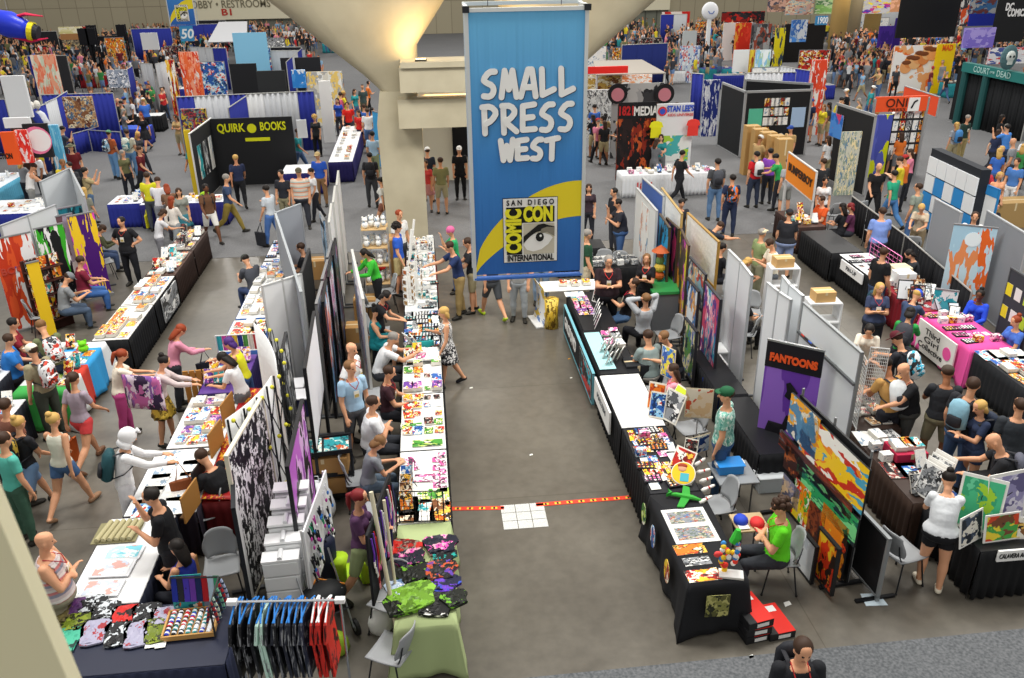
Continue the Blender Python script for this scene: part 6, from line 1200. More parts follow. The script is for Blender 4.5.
t=thing('painted_drum','round yellow painted drum with a cartoon boy on the toy table','toy',(G(683,478,.8).x,G(683,478,.8).y,.86)); t.rotation_euler=(RAD(38),0,RAD(-20)); mb=MB(); mb.cyl((0,0,-.05),.17,.1,M('#e8e4dc'),28); obj('drum_shell',mb,t); mb=MB(); mb.cyl((0,0,.05),.158,.006,M('#f0c020'),28); obj('drum_face',mb,t); mb=MB(); mb.ell((-.02,.07,.058),(.06,.05,.012),M('#d8a080'),10,6); mb.ell((-.02,.11,.06),(.07,.035,.012),M('#a03a20'),10,6); mb.box((.02,-.06,.058),(.12,.12,.008),M('#4ab0c0')); obj('cartoon_boy',mb,t)
for i,(px,py) in enumerate(((697,468),(700,477),(702,486),(700,498),(695,461))):
    p=G(px,py,.85); t=thing('toy_pin',f'white bowling pin with red bands beside the painted drum','toy',(p.x,p.y,.77),0,'toy bowling pins'); t.rotation_euler=(RAD(70),0,RAD(80+8*i)); mb=MB(); mb.tube([(0,0,0),(0,0,.05),(0,0,.12),(0,0,.17),(0,0,.2)],[.022,.032,.018,.024,.012],M('#f2f0ea',.35),10); obj('pin_body',mb,t,smooth=True); mb=MB(); mb.tube([(0,0,.105),(0,0,.125)],.021,M('#c8281c'),10); obj('red_band',mb,t)
t=thing('toy_plane','green toy aeroplane lying in front of the painted drum','toy',(G(683,497,.8).x,G(683,497,.8).y,.80),RAD(-25)); mb=MB(); mb.tube([(-.22,0,0),(-.1,0,.02),(.12,0,.02),(.26,0,0)],[.01,.03,.035,.012],M('#3aa83a'),8); obj('fuselage',mb,t); mb=MB(); mb.prism([(-.04,-.26),(.05,-.24),(.1,0),(.05,.24),(-.04,.26),(-.02,0)],0,.015,M('#2f9a34')); obj('wing',mb,t); mb=MB(); mb.prism([(-.22,-.07),(-.18,0),(-.22,.07),(-.15,0)],0,.05,M('#2f9a34')); obj('tail',mb,t)
for i,(px,py,l) in enumerate(((707,438,'orange bordered poster of a red dancer clipped to a tall stand'),(700,372,'blue cartoon sheet clipped to a stand beside the pink shirted girl'),(697,375+60,'blue and white cartoon frame clipped near the chair'))):
    hh=(1.25,1.3,1.0)[i]; p=G((700,669,700)[i],(392,352,433)[i],hh); t=thing('clip_stand',l,'stand',(p.x,p.y,0),RAD((-14,-60,20)[i])); mb=MB(); mb.tube([(0,.02,0),(0,.02,hh)],.01,M('#c8c8c6',.4,.6),6); obj('pole',mb,t); mb=MB(); mb.cyl((0,0,0),.14,.02,M('#2a2a2c')); obj('base',mb,t); poster(t,0,hh-.2,(.4,.3,.36)[i],(.5,.55,.28)[i],art([['#f0dcc0','#e8c89a','#d85a3a','#f4ecd8'],['#4a88d0','#dce8f2','#f0e04a','#3a60b0'],['#dce8f0','#4a90d0','#f4f4f0','#2a4a8a']][i],2,1.2,seed=i),y=-.005,border='#e8d8b8')
table(3.9,9.9,4.5,10.5,'#8a8e92',None,'small grey side table with a bright blue box behind the toy table',h=.6); bin_(4.15,10.25,.6,.4,.28,.16,'#2f8ad8','bright blue lidded box on the small grey side table')
# magazines on the runner table
for i in range(9): framed(3.0+.13*(i%3),13.6+.27*(i//3)+.1*(i%3),.768,.17,.26,cov(['grey','white','green','black','blue'][i%5],3,i),f'{["grey","white","green","black","blue"][i%5]} magazine standing upright above the pale blue runner',rz=60,tilt=22,fr='#e8e8e4')
merch(3.15,14.3,3.5,15.0,2,4,['comic_stack','comic_book','book'],['white','grey','pink'],'beyond the pale blue runner',seed=31); carton(3.55,13.6,.0,.45,.4,.8,'black carton with a white label beside the upright magazines','#24262a')
for i in range(5): framed(3.12+.03*i,15.25+.2*i,.768,.2,.28,M('#eceef2') if i else cov('pink'),['pink booklet','white booklet nearest the pink one','second white booklet','third white booklet','last white booklet'][i]+' standing on the dark card table',rz=70,tilt=20)
merch(2.9,15.9,3.25,17.0,3,6,['postcard','sticker_sheet'],['purple','yellow','pink','purple','teal'],'in the sheet of trading cards',seed=32,fill=1); framed(3.4,16.5,.768,.3,.42,cov('black',2),'black and white photo in a white frame on the card table',rz=130,tilt=18); o=item('art_print',3.0,17.05,.77,1.57,'white','','blank white sheet at the far end of the card table')
# small white table sideways and sand coloured sculpture
table(2.35,17.35,3.65,17.95,'#f0f0ee',None,'small white table with red and pink leaflet stacks'); merch(2.7,17.45,3.5,17.85,3,1,['comic_stack'],['red','pink','yellow'],'on the small white table',seed=33,fill=1)
mb=MB(); mb.tube([(0,0,0),(0,0,.3),(0,0,.7)],[(.16,.12),(.14,.1),(.16,.12)],art(['#e0b83a','#8a6a20','#f0d060','#5a4a1a'],3,2),10); tag(obj('sculpted_column',mb,None,(2.5,17.05,0),smooth=True),'mottled gold column under the corner of the small white table','column')
t=thing('arched_banner','white arched banner stand at the corner of the small white table','banner',(2.25,17.4,0),RAD(-80)); mb=MB(); mb.sheet(lambda u,v:((u-.5)*.7,.25*math.sin(PI*v)*.3,.03+.9*v),6,8,art(['#eceef0','#e0c040','#6a8ac0','#eceef0'],2,1),th=.01); obj('cloth',mb,t); mb=MB(); mb.box((0,0,.02),(.7,.3,.03),M('#dcdcda')); obj('foot',mb,t)
table(3.6,18.6,4.9,19.3,'#17181b','#17181b','black table of silvery bags behind the dark green polo shirt'); merch(3.65,18.65,4.8,19.2,7,2,['small_box','plush_toy'],['grey','white'],'heaped on the black table behind the polo shirt',seed=34,fill=1)
bin_(5.0,17.0,0,.8,.9,.95,'#6a6e74','grey cabinet with a green mat behind the seller in black','#3a9a54'); 
t=thing('totem_figure','painted totem of stacked creatures on the green mat','statue',(4.9,17.2,.95)); mb=MB()
for z,r,c in((.1,.12,'#c8602a'),(.28,.13,'#d8b84a'),(.45,.1,'#7a9a5a'),(.58,.08,'#c8603a')): mb.ell((0,0,z),(r,r*.9,.11),M(c),10,7)
obj('totem_body',mb,t); mb=MB(); mb.tube([(0,0,.66),(0,0,.8)],[.2,.01],M('#b85a30'),10); obj('pointed_hat',mb,t)
for px,py,rz,l in ((603,268,160,'grey chair behind the maroon T-shirted organiser'),(620,270,170,'second grey chair behind the organiser'),(657,392,-90+180,'grey chair pushed to the bare white table'),(661,410,90,'grey chair beside the pink shirted girl'),(716,505,95,'grey chair at the near black cloth holding toys'),(779,556,80,'grey chair under the curly haired man in lime green'),(735,298,200,'grey chair behind the white corrugated boards'),(745,332,60,'grey chair with a red jacket behind the white boards'),(750,312,160,'grey chair under the white boards gap'),(690,428,100,'grey chair beside the plaid shirted man'),(668,335,100,'grey chair behind the man resting his chin'),(650,283,90,'grey chair behind the reclining man')): chpx(px,py,rz,l)
cc=G(902,551,.46); chair(cc.x,cc.y,-75,'grey chair standing alone behind the painting easel')
table(3.85,8.95,4.3,9.35,'#c8b088',None,'small wooden side table with two caps behind the black cloth',h=.5)
for i,(c,l) in enumerate((('#2a4ac8','blue and white cap on the small side table'),('#e83a3a','red cap on the small side table'))): mb=MB(); mb.ell((0,0,.04),(.1,.11,.08),M(c),14,8); mb.box((0,-.12,.02),(.14,.1,.012),M('#f0f0f0' if i==0 else c)); tag(obj('cap',mb,None,(3.95+.2*i,9.15-.08*i,.5),smooth=True),l,'cap')
pt=P_
pt(673,364,70,'sit','#f0a0b4','#3a5078','girl in a pink T-shirt with long dark hair seated behind the toys',hair='long',hc='b',sex='f',extra=B('#d83a3a'))
pt(727,387,60,'relax','#8ac0b0','#3a5a80','man in a green plaid shirt, dark green cap and jeans',hair='cap',hc='b',hatc='#1f5a3a',h=1.82,bw=1.1); [setm(c,[art(['#7ab8a8','#d8e8e0','#4a9488','#a8d4c8'],9,.15)]) for c in PEOPLE[-1].children if c.name.startswith('shirt')]
pt(781,499,75,'sitfold','#62d422','#33363c','curly haired bearded man in a lime green T-shirt seated by the paintings',hair='curly',hc='b',extra=B('#a83a20'),bw=1.1)
pt(664,332,110,'chin' if 0 else 'sitlean','#191a1e','#2a2c34','man in black resting his chin by the blue cartoon sheet',hc='l')
pt(648,330,20,'sit','#8a9a98','#b0aca4','person in a grey green printed shirt seen from behind',hc='b',bw=1.15)
pt(646,293,15,'sithead','#b4b8bc','#1e1f24','person in a grey hoodie with hands behind the head',hc='l',sleeve='long')
pt(634,278,75,'sitback','#1c1d22','#54749c','reclining man in black with a red lanyard and jeans',hc='b',extra=B('#d8304a'))
pt(647,254,150,'fold','#1e1e22','#1e1e22','woman in black with a red scarf and folded arms',hair='long',hc='l',sex='f',extra=B('#d8302a'))
pt(609,256,175,'clasp','#2a1c22','#1a1b20','heavy grey haired organiser in a dark T-shirt with a badge',hc='g',bw=1.3,extra=B('#d8302a'),h=1.8)
pt(588,229,-100,'relax','#244a34','#c0b49a','grey haired man in a dark green polo shirt',hc='g',bw=1.1,h=1.8)
pt(614,188,110,'stand','#2a2c34','#3a3c44','man in black talking beyond the banner',hc='k'); pt(618,199,90,'chin','#33343c','#4a6a9a','man in a dark shirt with his hand at his chin beyond the banner',hc='k',bw=1.15)
pt(589,184,170,'stand','#3a2c34','#2a2c34','woman in a dark top at the gold box stall',hair='long',hc='b',sex='f')
pt(720,224,-75,'bend','#2a2e38','#2a2c34','man in dark grey bending over a table behind the wooden panels',hc='b',bw=1.1); pt(723,243,-80,'sit','#1c1d22','#2a2c34','seller in black between the wooden and white panels',hc='k')
pt(748,259,-85,'sitread','#6a5a8a','#3a2c24','woman in a violet patterned top writing behind the white boards',hair='bob',hc='y',sex='f'); pt(747,290,-70,'sit','#1c1c20','#1c1c20','blond long haired person in black seated behind the white boards',hair='long',hc='y',sex='f')
pt(682,199,180,'sit','#2a2c34','#2a2c34','dark haired seller peeking over the white banner',hc='k')
pt(805,641,175,'stand','#1f2126','#2a2c34','man in black with a backpack and sunglasses on his head at the bottom edge',hc='b',bw=1.2,extra={'badge':'#b02a2a','pack':('#23252c','black backpack worn by the man at the bottom edge')})
gold=table(3.1,20.1,4.3,20.8,'#17181b','#17181b','black table with a gold box beyond the banner'); carton(3.6,20.4,.77,.4,.3,.25,'gold display box on the black table','#c8b040')
# spine of the right island: posters facing the main aisle, paintings, white boards
def wall(px0,py0,px1,py1,h,z0,mat,label,name='display_board',cat='panel',fr='#c8cacb',feet='#44474b',**k): return panel(G(px0,py0,h),G(px1,py1,h),z0,h,mat,label,cat,name,fr,feet,**k)
WM2=M('#e4e7e8',.5)
t=wall(637,188,657,211,2.35,.05,WM2,'white board covered with small toy drawings beyond the reclining man'); poster(t,0,1.3,.8,1.8,art(['#eef0f0','#f4f4f2','#eef0f0','#d8a088','#6a9ac0'],5,1.6))
wall(643,178,664,196,2.35,.05,M('#4a6ab0',.7),'blue fabric board behind the toy drawings'); wall(662,188,682,214,2.4,.05,M('#eceeee',.8,cloth=True),'white cloth board with wooden posts',fr='#c8a868')
t=wall(688,213,719,242,2.3,.05,M('#ecebe6',.8,cloth=True),'tall wooden framed white cloth screen',fr='#b89048',name='framed_screen'); mb=MB(); W_=FR(G(688,213,2.3),G(719,242,2.3))[2]; mb.box((0,0,1.35),(W_,.06,.05),M('#b89048')); obj('middle_rail',mb,t)
for i,(a,b_,h,c,l) in enumerate((((660,214),(670,228),2.15,['#25a0d8','#1c1d22','#1c1d22','#25a0d8'],'blue and black banner next to the toy drawings'),((667,218),(679,229),2.15,['#3a3632','#d8d82a','#8a3aa0','#2a2826','#c83a6a'],'charcoal banner with yellow labels and neon figures'),((681,229),(689,246),2.15,['#4a4440','#e4d82a','#c84ab0','#2a2826','#d88a2a'],'brown banner with yellow labels and a pale moon'))):
    t=wall(*a,*b_,h,.25,art(c,3,1.6,seed=i,aspect=.7),l,'standing_banner','banner',fr='#5a4a3a')
for i,(a,b_,h,z0,c,l) in enumerate((((690,257),(706,275),1.95,1.2,['#8ab0c0','#c8a070','#d8d0c0','#4a5a6a','#c84a3a'],'square comic collage print above the balloon mural'),((688,278),(699,292),1.7,.5,['#dce4ea','#d89a4a','#4a78b0','#2a2c34'],'pale comic print sheet to the side of the mural'),((706,282),(721,300),1.95,.3,['#c84a6a','#4a3a8a','#e8a0b0','#3aa0c0','#f0e0e0','#8a3a80'],'tall mural of pink, blue and red balloon faces'),((686,318),(697,332),1.3,.3,['#5a8a4a','#3a5ab0','#d8d0a0','#28343c'],'dense comic panel print beneath the pale sheet'))):
    wall(*a,*b_,h,z0,art(c,5,1.4,seed=i+3,aspect=.7),l,'art_board','print',fr='#3a3a40')
t=panel((4.75,13.4),(4.9,12.9),.1,.5,M('#2a5ad8',.6),'bright blue board beneath the balloon mural','panel','display_board',None,None)
for i,(a,b_) in enumerate((((729,250),(741,262)),((741,262),(752,276)),((768,283),(779,292)),((779,292),(791,300)),((790,285),(803,296)),((783,276),(790,285)))): wall(*a,*b_,2.4,.03,M('#dfe3e6',.5),f'white corrugated booth board, {["farthest","second","third","fourth","fifth","sixth"][i]} along the right spine',fr='#c4c8ca')
wall(804,303,862,353,2.4,.2,M('#dde2e4',.4),'long white whiteboard in a steel frame behind the paintings',name='whiteboard',fr='#8a8e90'); t=[o for o in SC.objects if o.name.startswith('whiteboard')][-1]; W_=FR(G(804,303,2.4),G(862,353,2.4))[2]; mb=MB(); mb.box((0,-.03,1.9),(W_,.05,.04),M('#6a6e70',.4,.5)); obj('tray_rail',mb,t); 
for k,c in enumerate(['#c83a2a','#2a2a2e','#3a60c0','#2a2a2e','#c8a02a']): mb=MB(); mb.tube([(-W_*.4+.13*k,-.065,1.94),(-W_*.4+.13*k+.1,-.065,1.94)],.012,M(c),6); tag(obj('marker_pen',mb,t),None)
mb=MB()
t=standee(796,345,2.15,.85,art(['#7a4ab8','#8a5ac8','#6a3aa8','#9468cc'],1.6,1.4,seed=11,aspect=.5),'tall purple standing banner with orange FANTOONS lettering over black',rot=-38,z0=.05); mb=MB(); mb.box((0,0,0),(.85,.026,.45),M('#17151c')); obj('black_header',mb,t,(0,-.002,1.93)); text('FANTOONS',.17,M('#ee5a24',.5),t,(0,-.024,1.88),width=.72,bold=.01)
mb=MB(); mb.tube([(-.02,0,.0),(.05,0,.12),(-.03,0,.26)],[.05,.085,.035],M('#15131a'),8,flat=.1); mb.tube([(-.2,0,-.75),(-.15,0,-.55),(.0,0,-.5),(.03,0,-.3)],[.12,.14,.05,.03],M('#17151c'),8,flat=.1); obj('drawn_figure',mb,t,(0,-.03,1.25))
# paintings on a black easel wall
pw0,pw1=G(800,392,2.0),G(868,455,2.0); c,rz,W_=FR(pw0,pw1); t=thing('painting_wall','black wire display stand holding the large paintings','stand',(c.x,c.y,0),rz); bk=M('#17181b',.5)
mb=MB(); mb.box((0,.03,1.0),(W_*1.02,.03,1.9),bk); obj('backing',mb,t)
for s_ in(-1,0,1): mb=MB(); mb.tube([(s_*W_*.5,.05,0),(s_*W_*.5,.05,2.05)],.018,M('#8a8c8e',.4,.5),6); mb.box((s_*W_*.5,0,.03),(.05,.7,.04),bk); obj('upright',mb,t)
def paint(u,z,w,h,pal,l,sc=2.2,ds=2.4,sd=0):
    x=(u-.5)*W_; d=Vector((math.cos(rz),math.sin(rz))); n=Vector((-d.y,d.x)); p=c+d*x-n*.035; t=thing('painting',l,'painting',(p.x,p.y,z),rz,'paintings on the black stand'); mb=MB(); mb.box((0,0,0),(w,.03,h),M('#17181b'),front=art(pal,sc,ds,seed=sd,rough=.3)); obj('canvas',mb,t)
FI=['#f08a18','#f4c62a','#d83a18','#2a1a14','#f6a81c']
paint(.16,1.62,.78,.62,['#5a8ab0','#8ab0c8','#f0a82a','#e8e0d0','#3a5a80'],'wide painting of a yellow dragon in blue clouds, first of three joined canvases',sd=1)
paint(.62,1.55,1.55,.66,['#4aa0c0','#f4c81e','#f08a18','#f4c81e','#c8301c','#f2f0e8'],'large painting of yellow and orange fire beasts on a pale blue sky',sd=2)
paint(.40,1.12,1.9,.24,['#5a2c24','#8a3a2a','#6a6a70','#3a2420'],'long narrow red brown painting of a bridge',sd=3,sc=3)
paint(.62,.92,1.5,.42,['#17323a','#2fa060','#1a6a58','#7ad890','#0f2028'],'dark painting of green sea creatures',sd=4)
paint(.10,.95,.5,.42,['#3a1c1a','#7a3020','#2a1614','#b05a2a'],'small dark brown painting at the far side',sd=5)
paint(.12,.48,.48,.36,['#8a88a0','#c8b0a0','#5a5a70','#e8c8a0'],'small painting of a grey fish at sunset',sd=6)
paint(.30,.5,.42,.62,['#f0d020','#e83a20','#f4f0e0','#48a838','#f08a18'],'bright yellow painting of a white tiger beast',sd=7)
paint(.52,.42,.5,.6,['#5a2418','#8a4020','#3a1812','#a86030'],'brown painting of a dim forest in a yellow edge',sd=8)
paint(.80,.48,.62,.80,FI,'big orange fire creature painting at the near side',sd=9,sc=2)
ez=G(828,600,.2)
for i,(px,py,h,z0,w,l,pal) in enumerate(((822,585,.8,.08,.45,'lower orange fire creature print leaning near the easel foot',FI),(803,570,.6,.02,.45,'white unpainted board leaning on the floor behind the easel',['#dfe6ea','#e8ecee','#dfe6ea','#c8d0d6']),(795,515,.9,.2,.4,'orange and black flame print beside the curly haired man',FI))):
    p=G(px,py,.05); d=Vector((math.cos(rz),math.sin(rz)))*w/2; panel(p-d,p+d,z0,h,art(pal,2,2,seed=20+i),l,'print','leaning_print','#2a2a2c',None)
t=panel((5.28,9.05),(5.38,8.0),.08,.98,M('#141518',.8),'black cloth screen with a grey pole at the near end of the paintings','panel','fabric_screen','#8a8e90','#1c1d20')
mb=MB(); mb.prism([(-.13,-.1),(.15,-.12),(.14,.1),(-.1,.12)],0,.006,M('#cfe0ea',.5)); p=G(872,600,0); tag(obj('paper_sheet',mb,None,(p.x,p.y,.003)),'pale blue paper on the floor under the black screen','paper')
# storage behind
p=G(896,500,0); bin_(p.x,p.y,0,.6,.5,.6,'#2448a8','blue drawer bin behind the easel holding the box of magazines','#2448a8'); carton(p.x+.02,p.y+.05,.6,.48,.4,.3,'magenta carton packed with upright magazines','#b8284a'); merch(p.x-.18,p.y-.1,p.x+.22,p.y+.22,3,1,['comic_stack'],['teal','orange','white'],'packed in the magenta carton',z=.905,seed=35,fill=1)
p=G(915,512,0); bin_(p.x+.1,p.y,0,.4,.4,.35,'#7a1420','dark red case under the black table','#2a1014')
t=thing('water_bottle','teal drinking bottle on the floor beside the blue bin','bottle',(G(901,532,0).x,G(901,532,0).y,0)); mb=MB(); mb.tube([(0,0,0),(0,0,.16),(0,0,.2)],[.04,.04,.02],M('#1f8a8a',.3),12); obj('bottle_body',mb,t,smooth=True); mb=MB(); mb.cyl((0,0,.2),.018,.03,M('#e8e8e8')); obj('cap',mb,t)
p=G(768,487,0); bin_(p.x,p.y,0,.45,.35,.28,'#c4ccd2','clear plastic box with a blue clasp under the purple banner','#dfe4e8'); p=G(760,470,.0); bin_(p.x,p.y+.15,0,.3,.3,.45,'#e6e8ea','white tub with red and blue print under the purple banner','#c8d0e8')
for i,(px,py) in enumerate(((712,385),(716,372))): p=G(px,py,.0); bin_(p.x,p.y,0,.4,.45,.55,'#d4d6d6',f'white filing box behind the mural, {"front" if i==0 else "back"} one','#e4e6e6')
mb=MB(); mb.sheet(lambda u,v:(u*1.0,-.0+4.3*v,.62*(1-.05*math.sin(v*40))*(1 if u<.5 else 1)),2,30,M('#191a1e',.8),th=.02); 
for i,(y0,y1) in enumerate(((10.6,12.4),(12.5,14.3))): table(4.75,y0,5.25,y1,'#17181c','#1a1b1f',f'low black covered back counter behind the stall, {"nearer" if i==0 else "farther"} one',h=.6)
# row facing the far right aisle
table(6.25,8.95,6.95,10.8,'#3a2c26','#3a2a22','brown covered table of model kits and booklets')
table(6.4,10.85,7.1,12.6,'#3a2c26','#3a2a22','brown covered table beneath the wire grid')
merch(6.3,9.0,6.9,10.75,3,6,['comic_stack','small_box','art_print','leaning_book'],['white','black','grey','blue','white'],'on the brown table',seed=36); merch(6.45,10.9,7.05,12.5,3,5,['small_box','comic_stack','book'],['black','grey','brown','red'],'beneath the wire grid',seed=37)
gridwall(G(858,345,1.95),G(868,362,1.95),.8,1.95,'white wire grid panel edge-on above the brown table'); gridwall(G(871,347,1.95),G(890,349,1.95),.9,1.95,'white wire grid panel facing the bald seller')
for i in range(4): framed(6.45+.1*i,9.05+.08*i,.768,.34,.5,M('#e8e6e0') if i%2 else cov('grey'),f'white framed canvas stacked upright at the table corner, {["first","second","third","last"][i]} of four',rz=110,tilt=14)
table(6.4,8.72,7.3,8.93,'#17181b','#17181b','black table end beside the magazines box'); 
table(6.55,7.9,7.95,8.65,'#17181b','#141518','near right black skirted table with a print display'); table(7.35,8.72,7.95,9.6,'#17181b','#141518','black side table under the leaning bald man')
for i,(x,z,h,pal,l) in enumerate(((6.35,.77,.42,['#1c2430','#3a4a60','#e8e4d8','#1c2430'],'white framed dark print board at the corner of the near right table'),(6.55,.77,.75,['#4ac08a','#6ad0a0','#3aa87a','#a8d83a'],'tall green print of a leaf on the near right table'),(6.95,.77,.78,['#c8c4e0','#9a94c0','#e4e0f0','#6a6490'],'tall lilac print on the near right table'),(6.75,.77,.38,['#d84a2a','#f0d83a','#4aa84a','#7a4a30'],'rainbow landscape print on the near right table'),(7.1,.77,.3,['#8a5a30','#e8c060','#2a2420','#f2eee0'],'brown and gold print propped on the near right table'))):
    framed(x+.15,8.06+.24*(i in(1,2)),z,[.46,.52,.6,.5,.34][i],h,art(pal,1.8,1.4,seed=i),l,rz=180+(25,-35,10,5,-10)[i],tilt=10)
t=panel((6.75,7.86),(7.35,7.86),.62,.78,M('#f0f0ee'),'white paper name strip clipped to the near right table','sign','paper_sign',None,None); text('CALAVERA ANIME KIDS',.1,M('#1c1c1e'),t,(0,-.02,.7),width=.56)
for i,(x,y,z) in enumerate(((6.72,8.5,.78),(6.98,8.52,.78),(6.84,8.5,.97))): carton(x,y,z,.24,.2,.18,f'small tan box beside the woman in white, {["left hand","right hand","top"][i]} one','#d8b470')
# white store cupboards poking up behind whiteboard
for i,(px,py,l) in enumerate(((784,264,'white shelf unit with a tan box, farther one'),(824,298,'white shelf unit with a tan box, nearer one'))):
    p=G(px,py,1.35); t=thing('shelf_unit',l,'shelf',(p.x,p.y,0),RAD(-5)); 
    for s_ in(-1,1): mb=MB(); mb.box((s_*.3,0,.65),(.03,.4,1.3),M('#e4e6e8')); obj('side_panel',mb,t)
    for z in(.1,.5,.9,1.3): mb=MB(); mb.box((0,0,z),(.6,.4,.03),M('#eceef0')); obj('shelf',mb,t)
    carton(p.x-.03,p.y,1.32,.4,.3,.2,'tan carton on top of the '+('farther' if i==0 else 'nearer')+' white shelf unit','#d0a870')
# ================================================================ far right aisle: stalls facing the aisle
BL='#26308a'; GY='#b9bcc0'
TX=9.7
table(TX,21.0,TX+.75,22.6,'#4a3028','#2e1c18','brown covered table under the orange banner'); table(TX-.05,18.9,TX+.75,20.7,'#17181b','#141518','empty black covered table beside the orange shirted seller')
table(TX+.1,17.0,TX+.85,18.8,'#eceef0','#141518','white topped table with a pink card rack and black skirt'); table(TX+.1,15.2,TX+.85,16.9,'#a02834','#7a1622','dark red covered table crowded with framed cards')
tablecloth(TX+.1,13.35,TX+.9,15.1,'#ee58a6','bright pink tablecloth with a white hanging sign'); table(TX+.1,11.4,TX+.95,13.25,'#25272c','#1e2024','black covered table of colourful comics at the right edge'); table(TX+.3,9.4,TX+1.1,11.3,'#25272c','#1e2024','near black table cut off by the right edge')
merch(TX,21.1,TX+.7,22.5,3,4,['leaning_book','comic_book','small_box'],['white','yellow','teal','white'],'under the orange banner',seed=40)
merch(TX+.15,17.1,TX+.6,18.7,3,5,['pin_tray','postcard','sticker_sheet'],['black','white','grey','pink'],'before the pink card rack',seed=41); t=gridwall((TX+.75,18.6),(TX+.75,17.2),.77,1.2,'pink wire card rack on the white topped table','#f088c0',8,4)
merch(TX+.15,15.3,TX+.8,16.8,4,6,['small_box','postcard','figurine','book','leaning_book'],['brown','white','teal','grey','brown'],'on the dark red table',seed=42); merch(TX+.15,13.5,TX+.85,15.0,4,5,['postcard','pin_tray','small_box','sticker_sheet'],['pink','white','yellow','pink'],'on the pink tablecloth',z=.775,seed=43)
merch(TX+.15,11.5,TX+.9,13.2,4,6,['comic_book','comic_stack','art_print'],['red','blue','white','yellow','orange'],'on the black table at the right edge',seed=44,fill=1)
for i in range(9): framed(TX+.55+.12*(i%3),14.7+.16*i,.78,.2,.26,M('#dfe4ea') if i%2 else cov('white'),f'black framed picture heaped between red and pink tables, {ORD[i]} from the near side',rz=150+20*(i%4),tilt=30+8*(i%3),fr='#1b1c20')
for i,(x,y,c) in enumerate(((TX+.5,16.6,'#e8ecee'),(TX+.6,16.95,'#dcd0b0'))): carton(x,y,.77,.4,.35,.32,['white box with a blue window on the red table','cream box between the white and red tables'][i],c)
t=panel((TX+.02,14.95),(TX+.02,13.65),.08,.72,M('#eceae6',.6),'white hanging cloth sign with black lettering on the pink tablecloth','sign','cloth_sign',None,None)
for s_,z_ in (('Third',.56),('Girl',.40),('Collective',.24)): text(s_,.17,M('#1c1c1e'),t,(-.12,-.02,z_),width=.85 if z_<.3 else .5)
mb=MB(); mb.cyl((0,0,0),.13,.008,M('#f05aa6'),18,Matrix.Rotation(PI/2,4,'X')); obj('pink_emblem',mb,t,(.42,-.018,.42))
t=panel((TX+.02,18.5),(TX+.02,17.4),.5,.74,M('#f0f0f0'),'white paper sign on the skirt of the white topped table','sign','paper_sign',None,None); text('PIN-UP',.14,M('#44454a'),t,(0,-.02,.62),width=.5)
t=panel(G(812,160,2.2),G(838,178,2.2),1.35,2.2,M('#f08a1a',.6),'orange hanging banner reading BUMPERBOY on a white frame','banner','stall_banner','#dcdcda','#dcdcda') if 0 else None
c0=G(789,152,2.15); c1=G(817,172,2.15); t=panel(c0,c1,1.35,2.15,M('#f08a1a',.6),'orange banner reading BUMPERBOY hung in a pale frame','banner','stall_banner','#dcdcda','#c8c8c6'); text('BUMPERBOY',.3,M('#3a2010'),t,(0,-.03,1.78),width=FR(c0,c1)[2]*.85,bold=.01)
drape(G(852,196,.95),G(905,235,.95),.95,['#1b1c20']*3,'low black curtain rail behind the blue shirted man'); drape(G(905,235,.95),G(972,292,.95),.95,['#1b1c20']*4,'low black curtain rail behind the red and pink stalls')
panel(G(936,199,2.2),G(962,213,2.2),.03,2.2,M('#8f9399',.8),'grey fabric partition behind the dark red stall','panel','partition_panel','#b8bcc0','#55585c'); panel(G(988,211,2.2),G(1030,236,2.2),.03,2.2,M('#8b9097',.8),'large grey fabric partition at the right edge','panel','partition_panel','#b8bcc0','#55585c')
t=standee(976,226,2.1,.85,art(['#a8cce0','#b8d8e8','#e86a2a','#c8e0ec','#e8905a'],3,1.2,seed=3,aspect=.6),'pale blue standing banner with an orange robot behind the pink stall',rot=-30); mb=MB(); mb.tube([(-.13,0,0),(.13,0,0)],.13,M('#e8f0f4'),20,flat=.05); mb=MB(); mb.prism([(.16*math.cos(2*PI*k/20),.16*math.sin(2*PI*k/20)) for k in range(20)],0,.006,M('#e8f2f6'),Matrix.Rotation(PI/2,4,'X')); obj('round_emblem',mb,t,(0,-.014,1.8))
t=standee(947,290,1.2,.45,art(['#2aa0b0','#48c0c8','#e8f0f0','#2aa0b0'],2,1),'small turquoise banner above the dark red stall',rot=-30,z0=.5)
for i,(px,py) in enumerate(((905,294),(917,299))): p=G(px,py,.9); framed(p.x,p.y,.77,.3,.42,M('#dfe2e6') if i==0 else cov('black'),['grey display card with rounded samples on the red table','dark framed display card on the red table'][i],rz=160,tilt=18,fr='#2a2c30')
t=panel(G(1012,268,1.9),G(1040,285,1.9),.2,1.9,M('#3a3d44',.8),'dark board with yellow smiley notes at the right edge','panel','notice_board','#55585c','#55585c')
for k in range(6): poster(t,-.35+.3*(k%3),1.5-.45*(k//3),.2,.24,M(['#e8d82a','#e8e8e6','#b8d83a'][k%3]),'note')
cb0,cb1=G(936,148,2.3),G(986,170,2.3); c,rz,W_=FR(cb0,cb1); t=thing('cube_shelving','white and blue cube shelving wall above the grey partitions','shelf',(c.x,c.y,0),rz)
for i in range(5):
    for j in range(4): mb=MB(); mb.box((-W_/2+W_*(i+.5)/5,0,.35+.5*j),(W_/5-.03,.3,.46),M('#e8ecf0' if (i+j)%2==0 or j==3 else '#2f8ad0',.5)); obj('cube_panel',mb,t)
mb=MB(); mb.box((0,.02,1.15),(W_,.26,2.3),M('#20242c')); obj('frame',mb,t)
